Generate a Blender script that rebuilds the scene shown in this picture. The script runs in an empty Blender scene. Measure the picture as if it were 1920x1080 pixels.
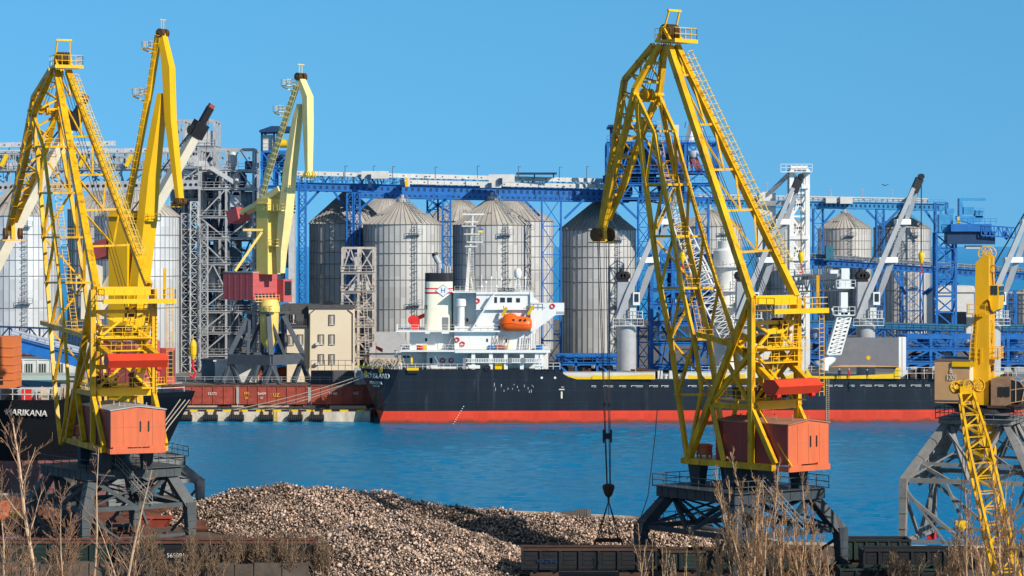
import bpy, math, random
import numpy as np
from mathutils import Vector
from math import sin, cos, tan, pi, radians, atan2, sqrt
random.seed(7); rng = np.random.default_rng(7)
S = bpy.context.scene
COL = S.collection
# ---------------------------------------------------------------- camera, sky, sun, exposure
FPX, EYE, HX, HY = 5000.0, 36.0, 960.0, 458.0        # focal length in pixels of a 1920 px wide picture, eye height, principal point
cd = bpy.data.cameras.new('camera'); cam = bpy.data.objects.new('camera', cd); COL.objects.link(cam)
cam.location = (0, 0, EYE); cam.rotation_euler = (radians(90), 0, 0)
cd.sensor_width = 36.0; cd.lens = 36.0*FPX/1920.0
cd.shift_x = 0.0; cd.shift_y = -(540.0-HY)/1920.0
cd.clip_start = 1.0; cd.clip_end = 60000.0
S.camera = cam
SUN_EL, SUN_AZ = radians(30), radians(45)            # azimuth measured to the right of straight behind the camera
sdir = Vector((sin(SUN_AZ)*cos(SUN_EL), -cos(SUN_AZ)*cos(SUN_EL), sin(SUN_EL)))
W = bpy.data.worlds.new('World'); S.world = W; W.use_nodes = True
wn = W.node_tree.nodes; wl = W.node_tree.links; wn.clear()
sky = wn.new('ShaderNodeTexSky'); sky.sky_type = 'NISHITA'; sky.sun_disc = False
sky.sun_elevation = SUN_EL; sky.sun_rotation = atan2(sdir.x, sdir.y)
sky.altitude = 50; sky.air_density = 0.9; sky.dust_density = 0.12; sky.ozone_density = 2.5
hsv = wn.new('ShaderNodeHueSaturation'); hsv.inputs['Hue'].default_value = 0.487; hsv.inputs['Saturation'].default_value = 1.38; hsv.inputs['Value'].default_value = 1.0
bgn = wn.new('ShaderNodeBackground'); bgn.inputs['Strength'].default_value = 0.14
wo = wn.new('ShaderNodeOutputWorld')
tcw = wn.new('ShaderNodeTexCoord'); sxyz = wn.new('ShaderNodeSeparateXYZ'); cxyz = wn.new('ShaderNodeCombineXYZ')
lift = wn.new('ShaderNodeMath'); lift.operation = 'MULTIPLY_ADD'; lift.inputs[1].default_value = 0.40; lift.inputs[2].default_value = 0.19     # clean dry air: the band of sky by the horizon stays blue
wl.new(tcw.outputs['Generated'], sxyz.inputs[0]); wl.new(sxyz.outputs[0], cxyz.inputs[0]); wl.new(sxyz.outputs[1], cxyz.inputs[1]); wl.new(sxyz.outputs[2], lift.inputs[0]); wl.new(lift.outputs[0], cxyz.inputs[2]); wl.new(cxyz.outputs[0], sky.inputs[0])
satr = wn.new('ShaderNodeMapRange'); satr.inputs['From Min'].default_value = 0.22; satr.inputs['From Max'].default_value = 0.65; satr.inputs['To Min'].default_value = 1.34; satr.inputs['To Max'].default_value = 0.6
valr = wn.new('ShaderNodeMapRange'); valr.inputs['From Min'].default_value = 0.14; valr.inputs['From Max'].default_value = 0.5; valr.inputs['To Min'].default_value = 1.0; valr.inputs['To Max'].default_value = 0.38
wl.new(sxyz.outputs[2], valr.inputs['Value']); wl.new(valr.outputs[0], hsv.inputs['Value'])
wl.new(sxyz.outputs[2], satr.inputs['Value']); wl.new(satr.outputs[0], hsv.inputs['Saturation'])
wl.new(sky.outputs[0], hsv.inputs['Color']); wl.new(hsv.outputs[0], bgn.inputs['Color']); wl.new(bgn.outputs[0], wo.inputs['Surface'])
sl = bpy.data.lights.new('sun', 'SUN'); sl.energy = 4.9; sl.angle = radians(0.5); sl.color = (1.0, 0.91, 0.78)
so = bpy.data.objects.new('sun', sl); COL.objects.link(so); so.rotation_euler = (-sdir).to_track_quat('-Z', 'Y').to_euler(); so.location = (200, -200, 300)
S.view_settings.view_transform = 'Standard'; S.view_settings.look = 'None'; S.view_settings.exposure = 0.0; S.view_settings.gamma = 1.0
S.render.engine = 'CYCLES'; S.cycles.max_bounces = 5; S.cycles.diffuse_bounces = 2; S.cycles.glossy_bounces = 3; S.cycles.use_denoising = True
# ---------------------------------------------------------------- points
def P(px, py, Y): return Vector(((px-HX)*Y/FPX, Y, EYE-(py-HY)*Y/FPX))
def X_(px, Y): return (px-HX)*Y/FPX
def Z_(py, Y): return EYE-(py-HY)*Y/FPX
ZUP = Vector((0, 0, 1))
def V(*a): return Vector(a)
# ---------------------------------------------------------------- materials
MATS = {}
def mat(name, col, rough=0.6, metal=0.0, var=0.18, scale=0.6, rust=0.0, rcol=(0.16, 0.065, 0.03), bump=0.0, streak=1.0, tint=False, spec=0.4, fine=0.0, plates=0.0, scum=0.0):
    m = bpy.data.materials.new(name); m.use_nodes = True; MATS[name] = m
    n = m.node_tree.nodes; l = m.node_tree.links; n.clear()
    out = n.new('ShaderNodeOutputMaterial'); b = n.new('ShaderNodeBsdfPrincipled'); l.new(b.outputs[0], out.inputs[0])
    b.inputs['Roughness'].default_value = rough; b.inputs['Metallic'].default_value = metal; b.inputs['Specular IOR Level'].default_value = spec
    g = n.new('ShaderNodeNewGeometry')
    mp = n.new('ShaderNodeMapping'); mp.inputs['Scale'].default_value = (1, 1, streak); l.new(g.outputs['Position'], mp.inputs['Vector'])
    no = n.new('ShaderNodeTexNoise'); no.inputs['Scale'].default_value = scale; no.inputs['Detail'].default_value = 6; no.inputs['Roughness'].default_value = 0.65
    l.new(mp.outputs[0], no.inputs['Vector'])
    mr = n.new('ShaderNodeMapRange'); mr.inputs['From Min'].default_value = 0.3; mr.inputs['From Max'].default_value = 0.7
    mr.inputs['To Min'].default_value = 1-var; mr.inputs['To Max'].default_value = 1+var*0.7; l.new(no.outputs['Fac'], mr.inputs['Value'])
    mx = n.new('ShaderNodeMix'); mx.data_type = 'RGBA'; mx.blend_type = 'MULTIPLY'; mx.inputs['Factor'].default_value = 1
    mx.inputs[6].default_value = (*col, 1); l.new(mr.outputs[0], mx.inputs[7]); cur = mx.outputs[2]
    if tint:
        at = n.new('ShaderNodeAttribute'); at.attribute_name = 'tint'
        m2 = n.new('ShaderNodeMix'); m2.data_type = 'RGBA'; m2.blend_type = 'MULTIPLY'; m2.inputs['Factor'].default_value = 1
        l.new(cur, m2.inputs[6]); l.new(at.outputs['Color'], m2.inputs[7]); cur = m2.outputs[2]
    if rust > 0:
        n2 = n.new('ShaderNodeTexNoise'); n2.inputs['Scale'].default_value = scale*2.3; n2.inputs['Detail'].default_value = 8; n2.inputs['Roughness'].default_value = 0.7
        l.new(mp.outputs[0], n2.inputs['Vector'])
        r2 = n.new('ShaderNodeMapRange'); r2.inputs['From Min'].default_value = 0.72-rust*0.4; r2.inputs['From Max'].default_value = 0.80-rust*0.25
        l.new(n2.outputs['Fac'], r2.inputs['Value'])
        m3 = n.new('ShaderNodeMix'); m3.data_type = 'RGBA'; l.new(r2.outputs[0], m3.inputs['Factor']); l.new(cur, m3.inputs[6]); m3.inputs[7].default_value = (*rcol, 1); cur = m3.outputs[2]
    if plates > 0:                                           # welded plate seams
        sp = n.new('ShaderNodeSeparateXYZ'); l.new(g.outputs['Position'], sp.inputs[0]); cb = n.new('ShaderNodeCombineXYZ'); l.new(sp.outputs[0], cb.inputs[0]); l.new(sp.outputs[2], cb.inputs[1])
        bk = n.new('ShaderNodeTexBrick'); bk.inputs['Scale'].default_value = 1.0; bk.inputs['Brick Width'].default_value = 7.5; bk.inputs['Row Height'].default_value = 2.2; bk.inputs['Mortar Size'].default_value = 0.045
        bk.inputs['Color1'].default_value = (1, 1, 1, 1); bk.inputs['Color2'].default_value = (1-plates*.5, 1-plates*.5, 1-plates*.5, 1); bk.inputs['Mortar'].default_value = (1+plates*3, 1+plates*3, 1+plates*3, 1); l.new(cb.outputs[0], bk.inputs['Vector'])
        m5 = n.new('ShaderNodeMix'); m5.data_type = 'RGBA'; m5.blend_type = 'MULTIPLY'; m5.inputs['Factor'].default_value = 1; l.new(cur, m5.inputs[6]); l.new(bk.outputs['Color'], m5.inputs[7]); cur = m5.outputs[2]
    if scum > 0:                                             # ragged band of weed and dirt at the waterline
        sp = n.new('ShaderNodeSeparateXYZ'); l.new(g.outputs['Position'], sp.inputs[0]); ad = n.new('ShaderNodeMath'); ad.operation = 'MULTIPLY_ADD'; ad.inputs[1].default_value = -2.2; l.new(no.outputs['Fac'], ad.inputs[0]); l.new(sp.outputs[2], ad.inputs[2])
        r5 = n.new('ShaderNodeMapRange'); r5.inputs['From Min'].default_value = scum-1.35; r5.inputs['From Max'].default_value = scum-.75; r5.inputs['To Min'].default_value = .85; r5.inputs['To Max'].default_value = 0; l.new(ad.outputs[0], r5.inputs['Value'])
        m6 = n.new('ShaderNodeMix'); m6.data_type = 'RGBA'; l.new(r5.outputs[0], m6.inputs['Factor']); l.new(cur, m6.inputs[6]); m6.inputs[7].default_value = (.09, .045, .03, 1); cur = m6.outputs[2]
    l.new(cur, b.inputs['Base Color'])
    if bump > 0:
        bn = n.new('ShaderNodeTexNoise'); bn.inputs['Scale'].default_value = fine or scale*6; bn.inputs['Detail'].default_value = 5
        l.new(g.outputs['Position'], bn.inputs['Vector'])
        bp = n.new('ShaderNodeBump'); bp.inputs['Strength'].default_value = bump; bp.inputs['Distance'].default_value = 0.1
        l.new(bn.outputs['Fac'], bp.inputs['Height']); l.new(bp.outputs[0], b.inputs['Normal'])
    return m
mat('yellow_paint', (0.80, 0.45, 0.008), 0.45, rust=0.5, var=0.3, scale=0.6, streak=0.3, rcol=(0.30, 0.13, 0.015))
mat('yellow_bright', (0.88, 0.51, 0.004), 0.4, rust=0.12, var=0.10, streak=0.3, rcol=(0.35, 0.18, 0.02))
mat('amber_paint', (0.82, 0.44, 0.006), 0.45, rust=0.2, var=0.14, streak=0.25, rcol=(0.3, 0.13, 0.02))
mat('pale_yellow', (0.86, 0.64, 0.17), 0.5, rust=0.12, var=0.10, rcol=(0.45, 0.30, 0.1))
mat('pale_cream', (0.88, 0.71, 0.31), 0.5, rust=0.12, var=0.10, rcol=(0.55, 0.38, 0.13))
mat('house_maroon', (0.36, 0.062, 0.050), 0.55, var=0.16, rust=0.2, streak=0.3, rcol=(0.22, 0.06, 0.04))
mat('twig_red', (0.40, 0.235, 0.15), 0.9, var=0.3, scale=2.0)
mat('cream_paint', (0.76, 0.70, 0.55), 0.5, rust=0.1, var=0.10, rcol=(0.4, 0.25, 0.12))
mat('orange_house', (0.68, 0.155, 0.062), 0.55, var=0.16, rust=0.34, scale=0.8, streak=0.2, rcol=(0.48, 0.13, 0.05))
mat('brick_red', (0.68, 0.062, 0.024), 0.45, var=0.1, rust=0.08)
mat('pink_red', (0.52, 0.105, 0.115), 0.6, var=0.12, rust=0.12)
mat('roof_dusty', (0.42, 0.20, 0.13), 0.8, var=0.25, rust=0.2)
mat('portal_dark', (0.045, 0.06, 0.075), 0.6, var=0.25, rust=0.15)
mat('portal_grey', (0.075, 0.09, 0.10), 0.6, var=0.25, rust=0.22)
mat('leg_slate', (0.075, 0.095, 0.125), 0.6, var=0.2, rust=0.12)
mat('portal_mid', (0.20, 0.215, 0.225), 0.6, var=0.25, rust=0.2)
mat('portal_light', (0.25, 0.25, 0.245), 0.6, var=0.25, rust=0.25)
mat('steel_grey', (0.46, 0.47, 0.49), 0.5, metal=0.2, var=0.25, rust=0.15)
mat('steel_blue_grey', (0.13, 0.165, 0.21), 0.5, metal=0.2, var=0.25, rust=0.1)
mat('zinc_light', (0.58, 0.59, 0.60), 0.5, metal=0.15, var=0.2, rust=0.1)
mat('rusty_truss', (0.52, 0.47, 0.43), 0.7, var=0.3, rust=0.35)
mat('terminal_blue', (0.018, 0.155, 0.50), 0.45, var=0.2, rust=0.08, rcol=(0.05, 0.10, 0.2))
mat('terminal_light_blue', (0.05, 0.30, 0.62), 0.45, var=0.2, rust=0.05, rcol=(0.05, 0.10, 0.2))
mat('terminal_dark_blue', (0.012, 0.05, 0.14), 0.5, var=0.25)
mat('white_paint', (0.80, 0.80, 0.78), 0.45, var=0.06, rust=0.06, streak=0.2, rcol=(0.5, 0.36, 0.24))
mat('white_panel', (0.66, 0.66, 0.64), 0.5, var=0.12, rust=0.1, rcol=(0.35, 0.3, 0.25))
mat('pale_grey_paint', (0.40, 0.41, 0.43), 0.45, var=0.10, rust=0.1, rcol=(0.35, 0.25, 0.18))
mat('mid_grey', (0.22, 0.225, 0.24), 0.55, var=0.15, rust=0.05)
mat('hatch_grey', (0.18, 0.18, 0.20), 0.6, var=0.12, rust=0.08)
mat('black_steel', (0.018, 0.018, 0.022), 0.5, var=0.3)
mat('dark_rust', (0.075, 0.04, 0.028), 0.75, var=0.4, rust=0.2)
mat('hull_black', (0.013, 0.018, 0.028), 0.38, var=0.4, scale=0.25, rust=0.34, streak=0.12, rcol=(0.045, 0.05, 0.06), spec=0.4, plates=0.22)
mat('hull_ink', (0.006, 0.007, 0.010), 0.5, var=0.3, scale=0.25, rust=0.05, spec=0.2)
mat('hull_red', (0.68, 0.050, 0.018), 0.5, var=0.22, scale=0.3, rust=0.2, streak=0.2, rcol=(0.50, 0.06, 0.03), plates=0.10, scum=0.55)
mat('hull_boot', (0.26, 0.11, 0.10), 0.6, var=0.3, rust=0.3, rcol=(0.12, 0.05, 0.04))
mat('funnel_cream', (0.88, 0.84, 0.68), 0.45, var=0.06)
mat('signal_red', (0.66, 0.03, 0.025), 0.5, var=0.1)
mat('lifeboat_orange', (0.85, 0.13, 0.008), 0.35, var=0.08)
mat('rail_yellow', (0.85, 0.53, 0.008), 0.5, var=0.12, rust=0.08)
mat('window_glass', (0.02, 0.025, 0.03), 0.08, var=0.1, spec=0.7)
mat('window_curtain', (0.32, 0.27, 0.20), 0.5, var=0.3)
mat('house_cream', (0.78, 0.68, 0.52), 0.85, var=0.05, scale=0.2)
mat('house_grey', (0.09, 0.09, 0.10), 0.8, var=0.15)
mat('roof_brown', (0.12, 0.105, 0.095), 0.8, var=0.2)
mat('wagon_red', (0.33, 0.06, 0.038), 0.75, var=0.3, rust=0.3, scale=0.8, rcol=(0.14, 0.05, 0.035))
mat('wagon_green', (0.014, 0.032, 0.027), 0.7, var=0.4, rust=0.3, rcol=(0.06, 0.045, 0.03))
mat('wagon_black', (0.011, 0.013, 0.017), 0.7, var=0.5, rust=0.25, rcol=(0.05, 0.03, 0.022))
mat('rim_rust', (0.15, 0.055, 0.038), 0.8, var=0.35)
mat('rubber', (0.02, 0.02, 0.022), 0.8, var=0.3)
mat('concrete', (0.60, 0.51, 0.40), 0.9, var=0.35, scale=0.5, rust=0.3, streak=0.5, rcol=(0.16, 0.13, 0.11), bump=0.3)
mat('concrete_dark', (0.105, 0.085, 0.07), 0.95, var=0.4, scale=0.5, rust=0.2, rcol=(0.05, 0.04, 0.035), bump=0.4)
mat('rope_tan', (0.50, 0.42, 0.32), 0.9, var=0.2)
mat('rope_dark', (0.03, 0.03, 0.032), 0.7, var=0.2)
mat('bark', (0.60, 0.42, 0.27), 0.9, var=0.35, scale=2.0)
mat('twig', (0.54, 0.345, 0.20), 0.9, var=0.3, scale=2.0)
mat('brush', (0.29, 0.20, 0.13), 0.9, var=0.4, scale=2.0)
mat('tan_house', (0.56, 0.34, 0.17), 0.7, var=0.12, rust=0.12, rcol=(0.22, 0.12, 0.06))
mat('wood_cabin', (0.30, 0.19, 0.12), 0.75, var=0.25, scale=1.5)
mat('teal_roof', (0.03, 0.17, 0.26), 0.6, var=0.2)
mat('pale_teal', (0.42, 0.50, 0.47), 0.7, var=0.1)
mat('cargo_orange', (0.70, 0.19, 0.055), 0.7, var=0.12, rust=0.1, scale=0.4)
mat('tarp_blue', (0.02, 0.16, 0.5), 0.5, var=0.25)
mat('silo_zinc', (0.53, 0.53, 0.525), 0.5, metal=0.15, var=0.14, scale=0.12, rust=0.22, streak=0.2, rcol=(0.34, 0.29, 0.23), tint=True)
mat('silo_zinc_blue', (0.66, 0.69, 0.72), 0.42, metal=0.25, var=0.14, scale=0.12, rust=0.15, streak=0.2, rcol=(0.38, 0.38, 0.37), tint=True)
mat('silo_roof', (0.52, 0.49, 0.45), 0.55, metal=0.15, var=0.18, scale=0.15, rust=0.2, rcol=(0.28, 0.21, 0.15), tint=True)
mat('stone', (0.40, 0.325, 0.27), 0.9, var=0.1, tint=True)
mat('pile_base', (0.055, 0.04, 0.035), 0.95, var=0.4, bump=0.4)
mat('yard_dirt', (0.11, 0.085, 0.068), 0.95, var=0.45, scale=0.3, rust=0.3, rcol=(0.055, 0.045, 0.04), bump=0.3)
mat('terrace', (0.16, 0.15, 0.14), 0.9, var=0.3)
mat('chute_red', (0.38, 0.09, 0.07), 0.6, var=0.2)
mat('skin', (0.45, 0.28, 0.2), 0.6, var=0.05); mat('cloth_navy', (0.02, 0.025, 0.05), 0.9); mat('cloth_red', (0.5, 0.04, 0.03), 0.9)
mat('flag_blue', (0.02, 0.16, 0.55), 0.8, var=0.05); mat('flag_yellow', (0.85, 0.65, 0.02), 0.8, var=0.05)
mat('bird', (0.2, 0.2, 0.2), 0.9); mat('white_letters', (0.72, 0.72, 0.70), 0.6, var=0.15); mat('yellow_green_letters', (0.6, 0.6, 0.58), 0.6)
mat('sheave_brown', (0.13, 0.065, 0.02), 0.6, var=0.3, rust=0.2)
# ---------------------------------------------------------------- mesh builder
class MB:
    def __init__(s): s.v = []; s.f = []; s.t = []; s.mi = []; s.cur = 0
    def add(s, vs, fs, tint=1.0):
        o = len(s.v); s.v.extend([tuple(a) for a in vs]); s.f.extend([tuple(i+o for i in f) for f in fs]); s.t.extend([tint]*len(fs)); s.mi.extend([s.cur]*len(fs)); return s
    def hexa(s, a, b, tint=1.0):      # two quads a (bottom, ccw) and b (top)
        return s.add(list(a)+list(b), [(3, 2, 1, 0), (4, 5, 6, 7), (0, 1, 5, 4), (1, 2, 6, 5), (2, 3, 7, 6), (3, 0, 4, 7)], tint)
    def box(s, x0, x1, y0, y1, z0, z1, tint=1.0):
        return s.hexa([(x0, y0, z0), (x1, y0, z0), (x1, y1, z0), (x0, y1, z0)], [(x0, y0, z1), (x1, y0, z1), (x1, y1, z1), (x0, y1, z1)], tint)
    def bar(s, p, q, w=0.1, h=None, up=None, w2=None, h2=None):
        p = Vector(p); q = Vector(q); d = q-p
        if d.length < 1e-6: return s
        d.normalize(); h = w if h is None else h; w2 = w if w2 is None else w2; h2 = (h if w2 == w else h*w2/w) if h2 is None else h2
        u = Vector(up) if up is not None else (ZUP if abs(d.z) < 0.95 else Vector((0, 1, 0)))
        r = d.cross(u)
        if r.length < 1e-5: r = d.cross(Vector((1, 0, 0)))
        r.normalize(); u = r.cross(d).normalized()
        A = [p+r*(i*w/2)+u*(j*h/2) for i, j in ((-1, -1), (1, -1), (1, 1), (-1, 1))]
        B = [q+r*(i*w2/2)+u*(j*h2/2) for i, j in ((-1, -1), (1, -1), (1, 1), (-1, 1))]
        return s.add(A+B, [(0, 1, 2, 3), (7, 6, 5, 4), (0, 4, 5, 1), (1, 5, 6, 2), (2, 6, 7, 3), (3, 7, 4, 0)])
    def chain(s, pts, w, h=None, up=None):
        for a, b in zip(pts[:-1], pts[1:]): s.bar(a, b, w, h, up)
        return s
    def tube(s, p, q, r, n=8, r2=None, caps=True):
        p = Vector(p); q = Vector(q); d = (q-p)
        if d.length < 1e-6: return s
        d.normalize(); r2 = r if r2 is None else r2
        a = d.orthogonal().normalized(); b = d.cross(a)
        vs = []
        for c, rr in ((p, r), (q, r2)):
            for i in range(n): t = 2*pi*i/n; vs.append(c+(a*cos(t)+b*sin(t))*rr)
        fs = [(i, (i+1) % n, n+(i+1) % n, n+i) for i in range(n)]
        if caps: fs += [tuple(reversed(range(n))), tuple(range(n, 2*n))]
        return s.add(vs, fs)
    def wire(s, pts, r, n=5):
        for a, b in zip(pts[:-1], pts[1:]): s.tube(a, b, r, n, caps=False)
        return s
    def prism(s, pts, ext):           # planar outline (3-D points) pushed along ext
        n = len(pts); ext = Vector(ext); a = [Vector(p) for p in pts]; b = [p+ext for p in a]
        return s.add(a+b, [tuple(reversed(range(n))), tuple(range(n, 2*n))]+[(i, (i+1) % n, n+(i+1) % n, n+i) for i in range(n)])
    def lathe(s, prof, c, n=24, axis=None, a0=0.0):
        c = Vector(c); ax = Vector(axis).normalized() if axis is not None else ZUP
        a = Vector((1, 0, 0)) if axis is None else ax.orthogonal().normalized(); b = ax.cross(a)
        vs = []; fs = []
        for r, z in prof:
            for i in range(n): t = a0+2*pi*i/n; vs.append(c+ax*z+(a*cos(t)+b*sin(t))*r)
        for k in range(len(prof)-1):
            for i in range(n): j = (i+1) % n; fs.append((k*n+i, k*n+j, (k+1)*n+j, (k+1)*n+i))
        fs.append(tuple(reversed(range(n)))); m = (len(prof)-1)*n; fs.append(tuple(range(m, m+n)))
        return s.add(vs, fs)
    def ring(s, c, r, rt, axis, n=16):  # thin hoop
        ax = Vector(axis).normalized(); a = ax.orthogonal().normalized(); b = ax.cross(a); c = Vector(c)
        pts = [c+(a*cos(2*pi*i/n)+b*sin(2*pi*i/n))*r for i in range(n+1)]
        return s.wire(pts, rt, 5)
    def ladder(s, p, q, side, w=0.5, step=0.5, t=0.05):
        p = Vector(p); q = Vector(q); sd = Vector(side).normalized()*w/2
        s.bar(p-sd, q-sd, t); s.bar(p+sd, q+sd, t); n = max(2, int((q-p).length/step))
        for i in range(1, n): c = p.lerp(q, i/n); s.bar(c-sd, c+sd, t*0.8)
        return s
    def rail(s, pts, h=1.1, gap=1.6, t=0.05):
        pts = [Vector(p) for p in pts]
        for a, b in zip(pts[:-1], pts[1:]):
            n = max(1, int(round((b-a).length/gap)))
            for i in range(n+1): c = a.lerp(b, i/n); s.bar(c, c+ZUP*h, t)
            for k in (0.5, 1.0): s.bar(a+ZUP*h*k, b+ZUP*h*k, t)
        return s
    def lattice(s, A, B, n, rc, rb, faces=(0, 1, 2, 3), zig=True, w=None):   # A, B: four corners each; n panels
        A = [Vector(a) for a in A]; B = [Vector(b) for b in B]; k = len(A)
        for a, b in zip(A, B): s.bar(a, b, rc)
        for j in range(n+1):
            t = j/n
            for f in faces: s.bar(A[f].lerp(B[f], t), A[(f+1) % k].lerp(B[(f+1) % k], t), rb)
            if j < n:
                t2 = (j+1)/n
                for f in faces:
                    g = (f+1) % k
                    if (j+f) % 2 or not zig: s.bar(A[f].lerp(B[f], t), A[g].lerp(B[g], t2), rb)
                    if not ((j+f) % 2) or not zig: s.bar(A[g].lerp(B[g], t), A[f].lerp(B[f], t2), rb)
        return s
    def tower(s, x, y, wx, wy, z0, z1, n, rc=0.3, rb=0.15, zig=True):
        q = lambda z: [(x-wx/2, y-wy/2, z), (x+wx/2, y-wy/2, z), (x+wx/2, y+wy/2, z), (x-wx/2, y+wy/2, z)]
        return s.lattice(q(z0), q(z1), n, rc, rb, zig=zig)
    def truss(s, p, q, h, n, rc=0.2, rb=0.12, up=None):
        p = Vector(p); q = Vector(q); u = (Vector(up) if up else ZUP)*h
        s.bar(p, q, rc); s.bar(p+u, q+u, rc)
        for i in range(n+1):
            a = p.lerp(q, i/n); s.bar(a, a+u, rb)
            if i < n:
                b = p.lerp(q, (i+1)/n)
                s.bar(a, b+u, rb) if i % 2 else s.bar(a+u, b, rb)
        return s
    def build(s, name, m, parent=None, smooth=False):
        vs = s.v; ml = [m] if isinstance(m, str) else list(m); m = ml[0]
        me = bpy.data.meshes.new(name)
        if parent is not None: o0 = WL[parent.name]
        else:
            xs = [v[0] for v in vs]; ys = [v[1] for v in vs]; zs = [v[2] for v in vs]
            o0 = Vector(((min(xs)+max(xs))/2, (min(ys)+max(ys))/2, min(zs)))
        me.from_pydata([(v[0]-o0.x, v[1]-o0.y, v[2]-o0.z) for v in vs], [], s.f)
        if min(s.t) != max(s.t):
            at = me.attributes.new('tint', 'FLOAT_COLOR', 'FACE'); arr = np.ones((len(s.f), 4), 'f'); arr[:, :3] = np.array(s.t, 'f')[:, None]; at.data.foreach_set('color', arr.ravel())
        elif 'tint' in [x.attribute_name for x in MATS[m].node_tree.nodes if x.type == 'ATTRIBUTE']:
            at = me.attributes.new('tint', 'FLOAT_COLOR', 'FACE'); at.data.foreach_set('color', np.ones(len(s.f)*4, 'f'))
        for q_ in ml: me.materials.append(MATS[q_])
        if len(ml) > 1: me.polygons.foreach_set('material_index', s.mi)
        if smooth:
            me.polygons.foreach_set('use_smooth', [True]*len(me.polygons))
            try: me.set_sharp_from_angle(angle=radians(40))
            except Exception: pass
        me.update()
        o = bpy.data.objects.new(name, me); COL.objects.link(o)
        if parent is not None: o.parent = parent; WL[o.name] = o0
        else: o.location = o0; WL[o.name] = o0
        return o
WL = {}
def tag(o, label, cat, group=None, kind=None):
    if label: o['label'] = label
    if cat: o['category'] = cat
    if group: o['group'] = group
    if kind: o['kind'] = kind
    return o
def thing(name, label, cat, loc, group=None):
    o = bpy.data.objects.new(name, None); COL.objects.link(o); o.location = loc; o.empty_display_size = 0.5
    WL[o.name] = Vector(loc); return tag(o, label, cat, group)
def structure(o): o['kind'] = 'structure'; return o
def dup(o, loc, label=None, rotz=None):
    c = o.copy(); COL.objects.link(c); c.location = loc
    if rotz is not None: c.rotation_euler = (0, 0, rotz)
    if label: c['label'] = label
    for ch in list(o.children):
        d = ch.copy(); COL.objects.link(d); d.parent = c
        for g in list(ch.children):
            e = g.copy(); COL.objects.link(e); e.parent = d
    return c
def text(name, body, m, parent, loc, size, xdir, updir, extrude=0.02, sx=1.0):   # lettering as real raised geometry
    cu = bpy.data.curves.new(name, 'FONT'); cu.body = body; cu.size = size; cu.extrude = extrude; cu.align_x = 'CENTER'; cu.align_y = 'CENTER'
    to = bpy.data.objects.new(name, cu); COL.objects.link(to)
    dg = bpy.context.evaluated_depsgraph_get(); me = bpy.data.meshes.new_from_object(to.evaluated_get(dg)); me.name = name
    bpy.data.objects.remove(to)
    x = Vector(xdir).normalized(); u = Vector(updir).normalized(); nrm = x.cross(u).normalized(); u = nrm.cross(x)
    o0 = WL[parent.name]; L = Vector(loc)
    for v in me.vertices: v.co = L+x*(v.co.x*sx)+u*v.co.y+nrm*v.co.z-o0
    me.materials.clear(); me.materials.append(MATS[m])
    o = bpy.data.objects.new(name, me); COL.objects.link(o); o.parent = parent; return o
class Frame:        # a slewing crane's own frame: u forward along the jib, v to its right, z up
    def __init__(s, px, Y, phi): s.X = X_(px, Y); s.Y = Y; s.s = sin(phi); s.c = cos(phi)
    def w(s, u, v, z): return Vector((s.X-s.s*u+s.c*v, s.Y+s.c*u+s.s*v, z))
    def at(s, px, py, v=0.0):         # the point of the plane v = const seen at that place in the photograph
        k = (px-HX)/FPX; X0 = s.X+s.c*v; Y0 = s.Y+s.s*v
        u = (X0-k*Y0)/(k*s.c+s.s); Y = Y0+s.c*u
        return Vector((X0-s.s*u, Y, EYE-(py-HY)*Y/FPX))
    def uz(s, px, py, v=0.0):
        p = s.at(px, py, v); return ((p.x-s.X)*(-s.s)+(p.y-s.Y)*s.c, p.z)
    @property
    def F(s): return Vector((-s.s, s.c, 0))
    @property
    def R(s): return Vector((s.c, s.s, 0))
# ================================================================ water, yards, quays
def water_mat():
    m = bpy.data.materials.new('harbour_water'); m.use_nodes = True; MATS['harbour_water'] = m
    n = m.node_tree.nodes; l = m.node_tree.links; n.clear(); out = n.new('ShaderNodeOutputMaterial'); mix = n.new('ShaderNodeMixShader'); df = n.new('ShaderNodeBsdfDiffuse'); gl = n.new('ShaderNodeBsdfGlossy'); fr = n.new('ShaderNodeFresnel')
    df.inputs['Color'].default_value = (0.0, 0.205, 0.45, 1); gl.inputs['Color'].default_value = (0.55, 0.86, 1.0, 1); gl.inputs['Roughness'].default_value = 0.16; fr.inputs['IOR'].default_value = 1.33
    l.new(fr.outputs[0], mix.inputs[0]); l.new(df.outputs[0], mix.inputs[1]); l.new(gl.outputs[0], mix.inputs[2]); l.new(mix.outputs[0], out.inputs[0])
    g = n.new('ShaderNodeNewGeometry'); mp = n.new('ShaderNodeMapping'); mp.inputs['Scale'].default_value = (.7, 1.0, 1.0); l.new(g.outputs['Position'], mp.inputs['Vector'])
    t = n.new('ShaderNodeTexNoise'); t.inputs['Scale'].default_value = 2.3; t.inputs['Detail'].default_value = 5; t.inputs['Roughness'].default_value = 0.65; l.new(mp.outputs[0], t.inputs['Vector'])
    bp = n.new('ShaderNodeBump'); bp.inputs['Strength'].default_value = 0.75; bp.inputs['Distance'].default_value = 0.22; l.new(t.outputs['Fac'], bp.inputs['Height']); 
    for q_ in (df, gl, fr): l.new(bp.outputs[0], q_.inputs['Normal'])
water_mat()
def sheet(name, pts, z, m):
    b = MB(); b.add([(x, y, z) for x, y in pts], [tuple(range(len(pts)))]); return structure(b.build(name, m))
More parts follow.
